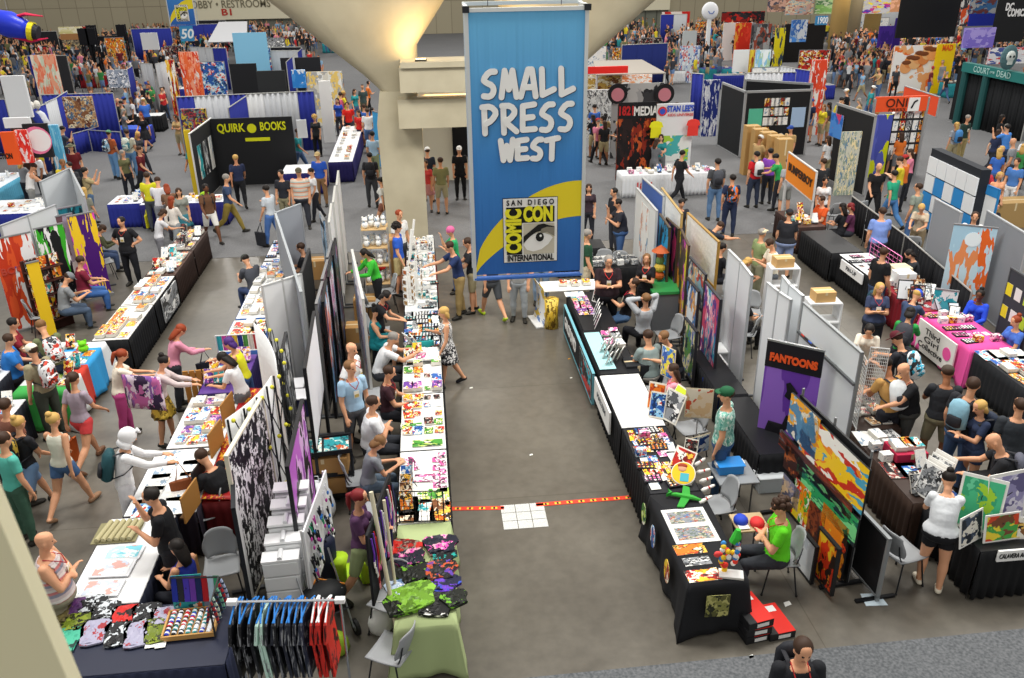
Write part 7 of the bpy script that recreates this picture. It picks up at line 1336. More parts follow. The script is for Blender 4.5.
t=panel(G(980,182,1.9),G(1000,190,1.9),.1,1.9,M('#e8ecee',.6),'white panel with blue band beyond the grey partitions','panel','partition_panel','#2f8ad0','#55585c'); poster(t,0,1.78,FR(G(980,182,1.9),G(1000,190,1.9))[2],.22,M('#2f8ad0'),'blue_band')
carton(G(1008,205,.6).x,G(1008,205,.6).y,0,1.4,.7,.75,'long brown box table with a green mat at the right edge','#a88a5a')
for px,py,rz_,l in ((910,248,-20,'grey chair behind the dark red stall, farther one'),(938,260,-20,'grey chair behind the dark red stall, nearer one'),(856,212,20,'grey chair under the violet haired seller'),(832,214,10,'grey chair beside the orange shirted seller'),(876,232,0,'grey chair under the blue shirted man'),(1003,300,0,'grey chair with white bags behind the pink stall')): chpx(px,py,rz_,l)
q=P_
q(905,364,95,'reach','#1a1b1f','#4a4c4a','bald seller in a black polo shirt with a badge at the brown table',hair='bald',bw=1.15,extra=B('#a8281e'))
q(949,366,-20,'photo' if 0 else 'clasp','#2c2e33','#8a8468','man in dark grey with a camera and khaki cargo shorts',hair='cap',hatc='#4a4038',bottom='knee',skin='c',bw=1.1)
q(975,377,-60,'relax','#2a2b30','#4a6488','man in a black T-shirt and jeans with a light blue pack strap',hc='b',bw=1.15,h=1.84,extra={'pack':('#8ab8cc','pale blue and black backpack worn in the right aisle')})
q(981,401,95,'clasp','#2a3550','#33405c','blonde woman in a navy T-shirt and denim shorts with sunglasses on her head',hair='bob',hc='y',sex='f',bottom='short',extra={'pack':('#2a3448','navy backpack of the blonde woman')})
q(996,436,60,'bend' if 0 else 'browse','#202126','#2a2c34','bald man in black bending over the prints in the lower right aisle',hair='bald',bw=1.15,extra={'pack':('#5a5c6a','grey purple backpack of the bending bald man')})
q(950,474,-25,'browse','#e2e6ea','#17181c','woman in a white T-shirt, black shorts and white shoes at the print display',hair='bun',hc='k',sex='f',bottom='short',shoes='#e0d8c4',bw=1.2)
q(1022,398,-20,'relax','#33383e','#2a2c34','passer-by in dark clothes cut off at the right edge',hc='b',bw=1.1)
q(881,283,165,'fold','#3a4462','#2a2c34','long haired blonde woman with folded arms in a slate T-shirt',hair='long',hc='y',sex='f',bw=1.2,extra={'badge':'#a83a4a','pack':('#2a4a5a','dark teal backpack on the woman with folded arms')})
q(885,247,-75,'relax','#17181c','#3a4a6a','man in a black T-shirt standing at the white topped table',hc='b',bw=1.1); q(883,207,-10,'sitlean' if 0 else 'relax','#7a94d4','#3a4258','man in a light blue T-shirt seen from behind at the curtain rail',hc='b',bw=1.2)
q(918,291,-60,'browse','#3a4a6a','#2a2c34','blonde shopper in a bright blue cap at the red table',hair='cap',hatc='#2a5ad8',hc='y',sex='f'); q(911,309,-40,'browse','#2f9a4a','#2a2c34','shopper in a green hooded top with dark hair',hair='bob',hc='k',sex='f',sleeve='long',extra={'pack':('#3a3c44','grey backpack under the green hooded top')})
q(898,334,30,'browse','#2a2c34','#2a2c34','shopper in a maroon brimmed hat and black top',hair='hat',hatc='#5a1a26',extra={'pack':(art(['#e8ecee','#3ab0d0','#2a2c30'],3,1.2),'white and turquoise printed bag by the maroon hat')})
q(870,326,150,'browse','#e8e0d0','#6a4a3a','woman with long black hair in a cream top bending down',hair='long',hc='k',sex='f'); q(887,360,10,'browse','#c89a5a','#2a2c34','tan skinned shopper behind the wire grid with a striped bag',hc='k',skin='c',extra={'pack':('#e4e8ea','white and blue bag behind the wire grid')})
q(981,290,130,'sit','#2a50d8','#5a5c64','seller with a blue scarf seated behind the pink stall',hair='bun',hc='k',skin='d',sex='f',sleeve='long'); q(1017,316,95,'sit','#4a70c8','#2a2c34','red haired seller in a blue T-shirt at the right edge',hair='bun',hc='r',sex='f')
q(910,251,70,'sitread','#2e3238','#2a2c34','dark haired seller seated behind the white box',hair='bob',hc='k',sex='f'); q(843,203,30,'sit','#1c1d22','#1c1d22','seller in black with dark hair seen from behind at the empty table',hair='long',hc='k',sex='f'); q(851,203,60,'sit','#5a2a4a','#2a2c34','seller with violet red hair at the empty table',hair='bob',hc='R',sex='f'); q(822,196,100,'sit','#e8602a','#2a2c34','seller in an orange T-shirt seated under the banner',hc='b')
q(790,209,-30,'relax','#24252b','#8a9ac0','shopper in black with denim shorts and a maroon strap',hair='cap',hatc='#24252b',sex='f',bottom='knee',bw=1.3,h=1.7); q(763,228,-80,'relax','#8a9a6a','#8a8a70','older man in a cream flat cap with a comic',hair='flatcap',hatc='#e4d8b4',hc='g'); q(770,240,90,'read','#e8e0cc','#6a7078','man in a cream T-shirt reading an open comic',hc='b')
q(757,151,10,'relax','#c8202a','#2c3448','shopper in a red T-shirt, jeans and a white backpack',hc='k',extra={'pack':('#dfe0e2','white and grey backpack over a red T-shirt')}); q(733,174,-10,'relax','#25304e','#26304c','shopper in navy clothes with a round tiger backpack',hc='k',extra={'pack':(art(['#2a1c14','#e8702a','#3a8ac0'],2,1.5),'round orange and black printed backpack')}); q(718,158,-5,'relax','#4a4c50','#5a7aa0','tall shopper in grey and jeans with a grey backpack',hc='k',h=1.85,extra={'pack':('#4a4d55','big grey backpack with a teal bag')})
q(776,154,60,'reach','#2fa050','#2a2c34','shopper in a green T-shirt near the cardboard wall',hc='k'); q(789,158,20,'relax','#a4a6aa','#8a8c88','shopper in a grey T-shirt and grey shorts with tattooed legs',hc='b',bottom='knee'); q(771,148,0,'stand','#8a4ac0','#2a2c34','shopper in a purple shirt by the cardboard wall',hc='k')
q(683,150,-70,'walk','#1e1f24','#1e1f24','person in black striding across the far carpet',hc='k'); q(919,183,30,'relax','#8a9488','#4a6a98','man in a patterned grey shirt and jeans with arms behind his back',hc='b'); q(880,163,170,'walk','#1c1b1e','#1c1b1e','man in a dark suit walking toward the camera',hair='fringe',hc='g',h=1.82); q(895,170,20,'walk','#2aa07a','#4a7ab0','person in a green top and jeans beside the suited man',hc='k')
q(826,177,170,'stand','#e4e6e8','#3a3c44','woman in a white T-shirt standing by the orange banner',hair='bun',hc='k',sex='f'); q(824,158,10,'relax','#2a2c30','#2a2c34','man in dark grey beyond the orange banner',hc='b'); q(922,205,140,'browse','#c8b8a0','#8a7a60','person in cream bending behind the low curtain',hc='y',sex='f')
q(969,115,200,'stand','#28403a','#a89868','man in a dark green shirt and khaki trousers on the far carpet',hc='g',extra=B('#2a2a2a')); q(957,122,10,'relax','#9aa0a8','#9a9070','blonde walker with a blue and white backpack',hair='long',hc='y',sex='f',extra={'pack':('#4a8ac8','blue and white backpack on the far carpet')})
q(1008,124,20,'photo','#4a88d8','#3a4a6a','man in a bright blue T-shirt raising one arm',hc='k',bw=1.1); q(1014,138,60,'stand','#8a8e94','#3a3c44','bald man in a grey T-shirt at the right edge',hair='bald',bw=1.1); q(990,166,190,'sit','#c83a4a','#2a2c34','white bearded man in a red shirt',hair='fringe',hc='w'); q(1003,146,160,'stand','#1c1d22','#2a2c34','blonde woman in black beyond the cube shelving',hair='bob',hc='y',sex='f'); q(1018,158,120,'stand','#4a7ac0','#dfe2e6','man in a blue T-shirt and white shorts at the right edge',hc='b'); q(1001,172,170,'stand','#e8a880','#2a2c34','blonde person in a tan top at the right edge',hair='bob',hc='y',sex='f'); q(997,203,180,'sit','#24262c','#2a2c34','dark haired woman seated by the green mat',hair='bob',hc='k',sex='f'); q(976,212,150,'stand','#e8e8e8','#2a2c34','person peeking above the orange robot banner',hc='b')
table(-8.7,26.0,-6.2,26.9,'#e4e8f2','#2a2a78','blue skirted counter before the QUIRK back wall'); merch(-8.6,26.1,-6.3,26.8,8,2,['book','comic_stack','small_box'],['orange','yellow','white','red'],'on the counter before the QUIRK wall',seed=55)
c_=G(116,117,.75); table(c_.x-1.6,c_.y,c_.x+2.0,c_.y+.8,'#e6e8ea','#16171a','long white topped table with a black skirt before three people in black'); c_=G(100,140,.75); drape(G(72,134,.9),G(108,124,.9),.9,[BL,BL,BL],'low blue curtain before the fantasy banners'); table(G(112,130,.75).x,G(112,130,.75).y,G(112,130,.75).x+1.4,G(112,130,.75).y+1,'#2f5ad0','#26308a','bright blue covered table with white packets')
for px,py,r0,ps_,tc_,l in ((90,89,-170,'fold','#1b1c20','man in black with folded arms behind the long black skirted table'),(105,86,170,'chin','#1f2226','man in black with a raised hand behind the long black skirted table'),(117,98,180,'relax','#22252c','bald man in black behind the long black skirted table'),(62,126,-60,'chin','#3a4456','man in slate seated by the light blue standing banner'),(70,144,-150,'relax','#6a1c20','person in dark red with a khaki hat by the light blue table')): q(px,py,r0,ps_,tc_,'#2a2c34',l,hc='k',hair='bald' if 'bald' in l else 'hat' if 'hat' in l else 'short',hatc='#6a6a54')
q(108,130,-30,'relax','#b86038','#6a94c0','walker in a rust shirt and pale jeans with a blue and white backpack',hair='cap',hatc='#5a8a6a',extra={'pack':(art(['#8ab4d0','#2a3040','#dfe4e8'],2,1.2),'blue and white patterned backpack on a rust shirt')}); q(126,129,-10,'relax','#d0ccb8','#5a80a8','walker in cream and jeans with a pale patterned backpack',hc='b',extra={'pack':(art(['#b8c8b8','#4a8a9a','#d8dcd0'],2,1.2),'pale patterned backpack of the walker in cream')}); q(140,113,160,'walk','#1c1d22','#1c1d22','woman in black carrying a tan paper bag and green bags',hair='long',hc='r',sex='f',bottom='skirt',extra={'tote':('#b8804a','tan paper bag carried by the woman in black','R')})
q(33,164,-60,'browse','#e4e4e2','#8a8c88','man in a white tank top and grey shorts leaning over a case',hc='b',sleeve='none',bottom='knee'); q(68,162,160,'stand','#34363c','#2a2c34','man in a dark grey T-shirt on the left carpet, seen from the front',hc='k',bw=1.1); q(84,167,-60,'photo','#a89870','#4a6484','photographer in tan with a black backpack on the left carpet',hc='k',extra={'pack':('#1c1d20','black camera backpack of the photographer')}); q(83,187,-20,'relax','#8a8a7c','#4a5a7a','blonde woman in a grey olive T-shirt by the end of the left boards',hair='long',hc='y',sex='f')
# around the column
q(368,102-0,170,'walk','#d8261e','#26282e','man in a red T-shirt walking up the far aisle') if 0 else None
q(347,102,175,'walk','#d8241c','#2a2c32','man in a red T-shirt walking down the far aisle',hc='b'); q(358,110,170,'walk2','#d02824','#2a2e44','woman in a red T-shirt and short dark skirt in the far aisle',hair='long',hc='b',sex='f',bottom='short'); q(337,98,175,'stand','#2a4aa8','#3a3a44','woman in a royal blue shirt in the far aisle',hair='long',hc='b',sex='f'); q(367,108,-10,'relax','#e8e8e8','#5a78a8','man in a white T-shirt and denim shorts in the far aisle',bottom='knee',hc='b'); q(372,131,-20,'relax','#a8c8e0','#8a9470','man in a pale blue T-shirt beside the blue banner',hc='k'); q(369,152,0,'relax','#28282c','#3a3c40','person with a black printed backpack below the blue banner',hc='k',extra={'pack':('#1c1c20','black backpack with a grey printed face')}); q(340,92,0,'walk','#c85a7a','#2a2c34','woman in a pink shirt with a dark bag in the far aisle',hc='b'); q(362,84,175,'stand','#3a4a4a','#4a5040','man in a dark printed T-shirt in the far aisle',hc='b')
q(380,177,60,'walk','#e4e4e0','#8a5a4a','person carrying a big white plush behind the plush rack',hc='k',sex='f',bottom='short'); q(314,115,170,'stand','#2a2c2e','#1c1c20','woman with fair curly hair and a yellow lanyard by the Quirk table',hair='curly',hc='y',sex='f')
q(427,147,-10,'relax','#28303c','#a89a70','man in a cap and khaki shorts in the passage beyond the column',hair='cap',hatc='#e8e8e6',bottom='knee'); q(440,157,0,'relax','#8a8a60','#b0a888','man in an olive shirt and beige shorts in the passage',bottom='knee',hc='b'); q(459,146,180,'stand','#16171a','#16171a','person in black with a white cap in the passage',hair='cap',hatc='#dcdcda'); q(425,160,170,'stand','#d84a4a','#c88a8a','woman in a coral dress beside the column',hair='bob',hc='b',sex='f',bottom='skirt')
for px,c,l in ((398,None,None),): pass
panel(V(424,130,31)[0:1]+(31,) if 0 else (-.5,30.5),(3.9,30.5),0,3.2,M('#cfc8b4',.7),'pale wall closing the passage beyond the column','panel','partition_panel') ; t=panel((.9,30.3),(3.2,30.3),.9,2.4,M('#101114',.3),'large dark screen on the pale wall beyond the column','screen','wall_screen','#1c1c1e')
standee(376,112,2.1,.6,M('#3a9ad0',.6),'light blue standing banner beside the column',rot=-60); 
# ================================================================ booths of the far hall
def fp(x0,y0,x1,y1,Y,mat,label,name='booth_wall',cat='panel',th=.08,floor=False,fr=None,feet=None):
    """upright board square to the hall seen at pixel box x0,y0,x1,y1 and standing at distance Y"""
    X0,z1=V(x0,y0,Y); X1,_=V(x1,y0,Y); z0=max(0,V(x0,y1,Y)[1]); z0=0 if floor else z0
    return panel((X0,Y),(X1,Y),z0,z1,mat,label,cat,name,fr,feet,th=th)
def W2(t): return [max(v.co.x for v in c.data.vertices)-min(v.co.x for v in c.data.vertices) for c in t.children if c.name.startswith('board')][0]
BL='#26308a'; GY='#b9bcc0'
def at_lbl(t,s,px,py,Y,size,col,w,bold=.01):
    X,Z=V(px,py,Y); o=t.location; text(s,size,M(col,.5),t,(X-o.x,-.07,Z),width=w,bold=bold)
# Quirk Books corner booth
t=fp(209,119,292,165,31,M('#202124',.7),'black fabric booth wall reading QUIRK BOOKS in yellow',floor=True); at_lbl(t,'QUIRK',231,128,31,.4,'#e6e81e',.95); at_lbl(t,'BOOKS',273,126,31,.4,'#e6e81e',.88)
X,Z=V(252,128,31); mb=MB(); mb.cyl((0,0,0),.16,.01,M('#e6e81e'),20,Matrix.Rotation(PI/2,4,'X')); obj('round_emblem',mb,t,(X-t.location.x,-.06,Z)); X,Z=V(258,139,31); mb=MB(); mb.box((0,0,0),(.85,.01,.12),M('#e6e81e')); obj('yellow_underline',mb,t,(X-t.location.x,-.05,Z))
t=panel(G(189,134,2.35),G(211,118,2.35),0,2.35,M('#232427',.7),'black side wall of the QUIRK booth with book cover posters','panel','booth_wall','#e0e0de'); 
for k,c in enumerate(['teal','grey','white']): poster(t,-.7+.7*k,1.3,.42,1.1,cov(c,2,k),'cover_poster',y=-.03)
fp(183,130,190,170,29.5,M('#e8c82a',.6),'yellow standing banner at the QUIRK booth corner',name='standing_banner',cat='banner',floor=True)
table(-9.7,26.2,-7.9,27.2,'#e4e8f2','#26308a','blue skirted corner table by the QUIRK booth'); merch(-9.6,26.3,-8.0,27.1,6,3,['book','postcard','leaning_book'],['white','blue','red'],'on the blue skirted corner table',seed=50)
table(-13.2,25.6,-11.2,27.2,'#e8ecf0','#26308a','blue skirted table with white goods in the middle of the left carpet'); merch(-13.0,25.7,-11.4,27.0,5,3,['book','small_box','postcard'],['white','white','red'],'on the blue skirted table on the left carpet',seed=51)
table(-15.0,27.3,-13.9,31.0,'#dfe6ee','#5aa8c8','long table with a light blue printed skirt'); merch(-14.9,27.4,-14.0,30.9,2,8,['small_box','book','plush_toy'],['white','red','white'],'on the long light blue table',seed=52)
table(-5.0,29.3,-3.6,30.6,'#e4e6e8','#2a2a70','blue skirted counter with monitors beside the QUIRK wall'); fp(296,120,306,138,30,M('#dfe3e8'),'white monitor sheet above the blue skirted counter',name='display_board'); 
table(-3.55,30.8,-2.7,37.5,'#e4e4e4','#2a2560','long violet skirted table along the far aisle'); merch(-3.5,31,-2.75,37.3,2,12,['book','small_box','comic_stack'],['white','red','grey'],'on the long violet skirted table',seed=53,fill=.8)
# blue, grey and blue curtains
drape(G(176,97,2.4),G(314,91,2.4),2.4,[BL,GY,GY,BL,'#c8cacc',GY,GY,BL],'long blue and grey curtain wall behind the QUIRK booth'); drape(G(228,108,2.4),G(246,96,2.4),2.4,[BL,BL],'blue curtain return with white name boards behind the QUIRK booth')
for i,(a,b_,cs,l) in enumerate((((25,112),(45,104),[BL,BL,BL],'dark blue curtain by the hanging white sheet'),((45,103),(56,98),[GY,GY],'pale grey curtain with a white name board'),((56,98),(67,91),[BL,BL],'blue curtain beside the comic banners'),((126,70),(132,66),[BL,BL],'blue curtain of the inner left booth'),((140,63),(152,64),[GY,GY],'grey curtain of the inner left booth'),((155,64),(165,62),[GY,'#c8cacc'],'pale curtain of the second inner left booth'),((190,47),(212,48),[GY,GY,GY],'tall grey curtain beneath the far white roof'),((212,48),(226,48),[BL,BL],'tall blue curtain beneath the far white roof'),((745,73),(796,72),[GY,GY,GY,BL],'grey and blue curtain wall beyond the black booth'),((780,66),(812,71),[GY,BL],'blue and grey curtain beside the stage'),((692,73),(704,74),[BL,BL],'blue curtain by the badge posters'),((622,45),(668,43),['#1d2a6a']*3,'dark blue curtain of the far navy booth'),((286,62),(302,48),[BL,GY,BL],'blue and white curtain beneath the concrete arm'),((88,130),(120,132),[BL,BL,BL],'low blue curtain behind the left white tables'))):
    h=2.4 if i!=13 else .9; drape(G(*a,h),G(*b_,h),h,cs,l)
AR=lambda c,s=3,k=0: art(COV[c] if isinstance(c,str) else c,s*1.8,1.4,seed=k)
FB=[ # x0,y0,x1,y1,Y,material,label,name,category,floor
(0,76,24,118,31,M('#dfe1e4',.7),'big hanging white sheet at the left edge','hanging_sheet','banner',0),
(0,132,14,165,27,M('#e8561e',.6),'orange banner with yellow lettering at the left edge','booth_banner','banner',0),
(14,130,27,163,27.3,AR(['#d8302a','#e84a3a','#e8e4e4','#d8302a'],2),'red banner with a white figure at the left edge','booth_banner','banner',0),
(22,124,47,158,27.8,M('#1c1d20',.6),'black banner with a round pink and white face','booth_banner','banner',0),
(46,125,58,155,29,AR(['#5ab0dc','#8ad0ec','#5ab0dc','#e8f2f6'],2),'light blue standing banner with a round badge','standing_banner','banner',1),
(62,97,92,128,31.5,AR(['#8a5a3a','#c8a070','#4a6a8a','#e8d8b8','#6a3a2a'],4),'fantasy art banner pair beside the blue curtain','booth_banner','banner',0),
(3,118,30,128,28.5,M('#e4e6e8'),'long white name board above the orange banner','name_board','sign',0),
(140,33,157,50,62,M('#e2e4e6',.5),'tilted white screen above the far left booths','hanging_screen','screen',0),
(178,52,198,82,47,AR(['#e86a3a','#f0a080','#d8482a','#e8e0d8'],4),'orange red poster wall of standing figures','poster_wall','panel',1),
(165,60,174,76,46,AR('red',2),'white and red poster with a dark base','poster_wall','panel',1),
(229,64,256,93,41,M('#141519',.7),'big black backdrop box above the blue curtain','booth_wall','panel',1),
(232,33,266,58,52,M('#86c4e4',.6),'light blue booth wall with a dark mark','booth_wall','panel',1),
(180,109,206,132,33,AR(['#4a3a44','#c8404a','#6a8a9a','#e8c83a','#2a2a30'],4),'crowded comic display board left of the QUIRK wall','poster_wall','panel',0),
(106,70,127,88,42,AR(['#8a94a4','#c8ccd4','#5a6474','#e8e8ea'],4),'grey picture board above the seated trio','poster_wall','panel',0),
(55,56,66,70,50,M('#26262a'),'dark leaning column at the far left','booth_column','column',1),
(110,40,123,66,66,M('#1a1b20'),'black arched stage front at the far left','stage_arch','stage',0),
(30,55,55,85,42,AR(['#e8a080','#e87a5a','#c8d0b8','#e8d8c8'],4),'pale orange mural booth at the far left','poster_wall','panel',1),
(58,27,82,34,70,AR(['#e8e0a8','#f0ecd0','#d8d090'],2),'long pale yellow sign at the far left','booth_sign','sign',0),(60,34,84,40,69,M('#a8784a'),'brown fascia below the pale yellow sign','booth_sign','sign',0),
(62,40,84,53,70,AR(['#6a6458','#a89a80','#3a3a3c','#c8b890'],7),'shelves of small boxes at the far left','shelf_wall','shelf',1),
(256,71,285,90,38,M('#2a2c2e'),'dark grey booth wall beneath the light blue wall','booth_wall','panel',1),
(291,70,305,88,38,AR(['#2f86d8','#4a9ae4','#e8f0f8','#2f86d8'],1.5),'bright blue sign with a white triangle emblem','booth_sign','sign',0),
(318,81,330,108,38,M('#f2f2f0'),'tall plain white panel by the far aisle','booth_wall','panel',1),
(306,72,342,84,42,AR(['#d8d4c8','#e8c870','#a8a8a8','#e8e8e4'],4),'white framed booth with yellow pictures','poster_wall','panel',1),
(280,58,320,66,50,M('#1e1f24'),'black booth wall beneath the concrete arm','booth_wall','panel',1),
(584,67,628,74,39.7,M('#ea2a22',.5),'bright red valance band of the far tent stall','valance','banner',0),
(622,75,652,86,39.8,AR(['#e8e4de','#e8a070','#f0ece8','#d8783a'],3),'white sign with orange dragon lettering','booth_sign','sign',0),
(588,75,622,90,41,AR(['#c8a04a','#7a4a2a','#e8d8a8','#f0ece0'],3),'brown and gold picture sign beside the dragon sign','booth_sign','sign',0),
(586,90,614,125,37,AR(['#e4e4e2','#c8c8c8','#4a4a4c','#f0efec'],9),'white gridded wall of small prints behind the banner','poster_wall','panel',1),
(628,46,667,68,54,AR(['#1c3484','#14286a','#2a4aa8','#1c3484'],2),'navy booth sign with red lettering','booth_sign','sign',0),
(683,31,697,47,62,M('#c4cacc'),'pale grey tilted screen in the far middle','hanging_screen','screen',0),
(680,46,700,74,52,AR(['#c8d4dc','#4a6ab0','#d8e0e4','#c84a4a','#e8ecee'],4),'white kiosk wall with small pictures','poster_wall','panel',1),
(662,12,690,30,76,AR(['#d8281e','#c8201a','#e8e0d8'],2),'red booth front by the far wall','booth_wall','panel',1),
(722,12,765,24,78,AR(['#8a1a16','#1c1c20','#c8281e','#2a2a30'],2.5),'dark red and black booth front by the far wall','booth_wall','panel',1),
(724,23,740,42,62,M('#e8e2de'),'white and red cabinet wall in the far middle','booth_wall','panel',1),(736,23,752,38,60,AR(['#d8301c','#e8402a','#d8301c','#f0a03a'],2),'red cabinet wall in the far middle','booth_wall','panel',1),
(752,24,772,50,57,AR(['#6a6c70','#3a3c40','#9a4a3a','#a8aaac'],2),'grey mural column with standing figures','poster_wall','panel',1),
(776,28,786,70,55,AR(['#e8d81e','#e8d81e','#3a4a5a','#f0e42a'],1.5),'yellow tower with a painted blue figure','booth_tower','sign',1),
(792,20,808,42,52,AR(['#4a8ad8','#9ab0c8','#3a6ab0','#c8d0d8'],1.5),'hanging video screen showing blue landscape','hanging_screen','screen',0),
(786,24,826,70,60,M('#1b1817',.8),'black stage backdrop behind the hanging video screen','stage_backdrop','stage',1),
(734,50,750,72,47,M('#dfe2e4',.8),'white hanging cloth beside the yellow post','hanging_sheet','banner',0),(750,50,756,79,46,AR(['#e0c83a','#c8a82a','#b03a2a'],2),'yellow and red narrow post banner','standing_banner','banner',1),(756,50,771,79,45.5,AR(['#dce8ec','#a8c8a0','#8ac0e0','#e8f0f2'],2),'white banner with green and blue shapes','standing_banner','banner',1),
(768,0,786,12,66,AR(['#8a6a5a','#c8a090','#4a4a5a'],3),'hanging comic art panel, first of the high row','hanging_picture','banner',0),(786,0,814,15,66,AR(['#c8a8a0','#8ab0c0','#d8c8b0','#a86a5a'],4),'hanging comic art panel crowded with figures in the high row','hanging_picture','banner',0),
(816,0,853,14,66,AR(['#8ac070','#b8d8a0','#5a8a60','#c8d8c0'],2),'hanging green comic art panel in the high row','hanging_picture','banner',0),(853,0,891,14,66,AR(['#c4c6cc','#b8bac2','#e8d83a','#c83a8a','#4a3ab0'],3),'hanging grey panel with small bright figures','hanging_picture','banner',0),(891,0,903,12,66,AR(['#e8b090','#c8906a'],2),'hanging orange art panel at the end of the high row','hanging_picture','banner',0),
(816,16,828,25,50,M('#3a86b8',.5),'small blue hanging sign reading 1900','hanging_sign','sign',0),
(902,-6,962,38,50,M('#16171a',.5),'huge black hanging screen at the upper right','hanging_screen','screen',0),(962,-4,975,26,50,AR(['#e85a2a','#e85a2a','#e8e4de','#3a3a40'],2),'orange edged hanging art strip beside the black screen','hanging_picture','banner',0),
(972,-4,998,14,48,AR(['#3a6a9a','#6a3a3a','#2a4a7a','#a8a8a8'],2),'hanging blue and red hero mural','hanging_picture','banner',0),(970,14,998,26,47.9,M('#1c2c9a'),'deep blue band under the hero mural','hanging_picture','banner',0),
(1000,-6,1032,42,46,M('#17181b',.5),'black hanging screen with white lettering at the right edge','hanging_screen','screen',0),
(880,26,902,48,56,AR(['#4a2a9a','#3a2086','#4a2a9a'],1.5),'violet booth wall beneath the hanging panels','booth_wall','panel',1),(866,0,880,0,1,None,None,None,None,0),
(965,28,996,48,44,AR(['#8a7ad0','#a89ae0','#7a6ac8'],1.5),'lilac booth wall at the upper right','booth_wall','panel',0),
(895,46,938,74,46,AR(['#f0eeea','#f0eeea','#e8a870','#e8702a'],1.5),'white wall with painted cartoon faces','poster_wall','panel',1),(938,44,956,76,45.5,M('#f0cc10',.5),'bright yellow wall with orange lettering','booth_wall','panel',1),
(990,48,1030,64,42,AR(['#dcdce0','#c84a4a','#e8e8ea','#4a5a9a'],2),'white wall with small red figures behind the skull emblem','poster_wall','panel',0),
(812,60,828,120,36,AR(['#e84a2a','#e8502e','#f0f0ec','#d8402a'],3),'orange wall with small framed pictures beside the black booth','poster_wall','panel',1),
(704,80,720,118,36.5,AR(['#22307a','#22307a','#c8ccd8','#e8e8ea'],4),'dark blue column of round badge posters','poster_wall','panel',1)]
for x0,y0,x1,y1,Y,mt,l,nm,ct,fl in FB:
    if mt is None: continue
    t=fp(x0,y0,x1,y1,Y,mt,l,name=nm,cat=ct,floor=bool(fl),th=.12)
    if 'face' in l and 'black banner' in l: mb=MB(); mb.cyl((0,0,0),.42,.02,M('#e87aa0'),20,Matrix.Rotation(PI/2,4,'X')); mb.cyl((.06,0,0),.34,.03,M('#eceaea'),20,Matrix.Rotation(PI/2,4,'X')); obj('round_face',mb,t,(0,-.07,V(34,140,Y)[1]))
    if '1900' in l: at_lbl(t,'1900',822,20.5,Y,.5,'#eef2f4',.6)
    if 'navy booth sign' in l: at_lbl(t,'ADULT SWIM',652,54,Y,.6,'#e8482a',1.3) if 0 else text('ASTRA NOVA' if 0 else 'ASTA SONUR',.5,M('#e8482a'),t,(.3,-.08,V(652,54,Y)[1]),width=1.25,bold=.02)
    if 'white lettering at the right edge' in l: at_lbl(t,'DC',1009,7,Y,.5,'#f2f2f2',.45,.02); at_lbl(t,'COMICS',1016,13,Y,.5,'#f2f2f2',1.05,.02)
    if 'cartoon faces' in l:
        for k in range(7): X,Z=V(905+4.4*k,67-2.2*k-3*(k%2),Y); mb=MB(); mb.cyl((0,0,0),.34,.02,M(['#e8a468','#d8884a','#e8b47a'][k%3]),14,Matrix.Rotation(PI/2,4,'X')); mb.ell((0,-.02,.24),(.28,.03,.12),M('#7a4424'),10,6); obj('painted_face',mb,t,(X-t.location.x,-.07-.004*k,Z))
    if 'orange lettering' in l: at_lbl(t,'MAD',947,48,Y,.4,'#e86a1a',.6,.02)
    if 'yellow lettering at' in l: at_lbl(t,'ACTION',5,156,Y,.22,'#2a1a10',.5)
# 1821 MEDIA and neighbour
t=fp(618,104,657,140,29.6,AR(['#1a1416','#8a2a1a','#c85a2a','#1a1416','#2a1c1c'],3),'black booth wall reading 1821 MEDIA with fiery figures',floor=True); mb=MB(); w_=W2(t); mb.box((0,-.05,V(638,110,29.6)[1]),(w_*.98,.03,.55),M('#17181c')); obj('header',mb,t); at_lbl(t,'1821',626,111,29.6,.42,'#c8282a',.5,.015); text('MEDIA',.42,M('#f0f0ee'),t,(.28,-.075,V(645,111,29.6)[1]),width=.85,bold=.015)
t=fp(657,104,694,140,29.5,M('#e6e8ea',.6),"white booth wall with a red and blue round emblem and green posters",floor=True); at_lbl(t,"STAN LEE'S",680,108.5,29.5,.28,'#3a5ac8',.95,.012); at_lbl(t,'KIDS UNIVERSE',680,114.5,29.5,.13,'#d8484a',.9,.002); X,Z=V(662,111,29.5); mb=MB(); mb.cyl((0,0,0),.16,.012,M('#d83a3a'),18,Matrix.Rotation(PI/2,4,'X')); mb.cyl((0,-.005,0),.1,.02,M('#3a5ac8'),18,Matrix.Rotation(PI/2,4,'X')); obj('round_emblem',mb,t,(X-t.location.x,-.06,Z)); poster(t,.0,1.1,1.1,.9,art(['#e4e8e4','#4ab0b0','#a8d040','#e4e8e4'],2,1),y=-.06)
t=fp(612,84,664,106,33,AR(['#3a3a3e','#a8a8aa','#2a2a2e','#c0c0c0'],1.5),'grey and black shop front with two round monster heads',floor=True)
for px in (618,665): X,Z=V(px,94,32.8); mb=MB(); mb.cyl((0,0,0),.38,.06,M('#1c1c20'),18,Matrix.Rotation(PI/2,4,'X')); mb.cyl((0,-.03,0),.25,.07,M('#d88a98'),18,Matrix.Rotation(PI/2,4,'X')); obj('round_head',mb,t,(X-t.location.x,-.1,Z))
for px,py,c,l,Y in ((656,130,'#f0ec28','bright yellow T-shirt pinned beside the 1821 MEDIA wall',29.3),(693,128,'#e84038','red T-shirt pinned at the white booth wall corner',29.2)): X,Z=V(px,py,Y); o=link('shirt',shm,None,(X,Y,Z+.3),PI/2); o.scale=(1,.95,.75); setm(o,[M(c,.8)]); tag(o,l,'T-shirt')
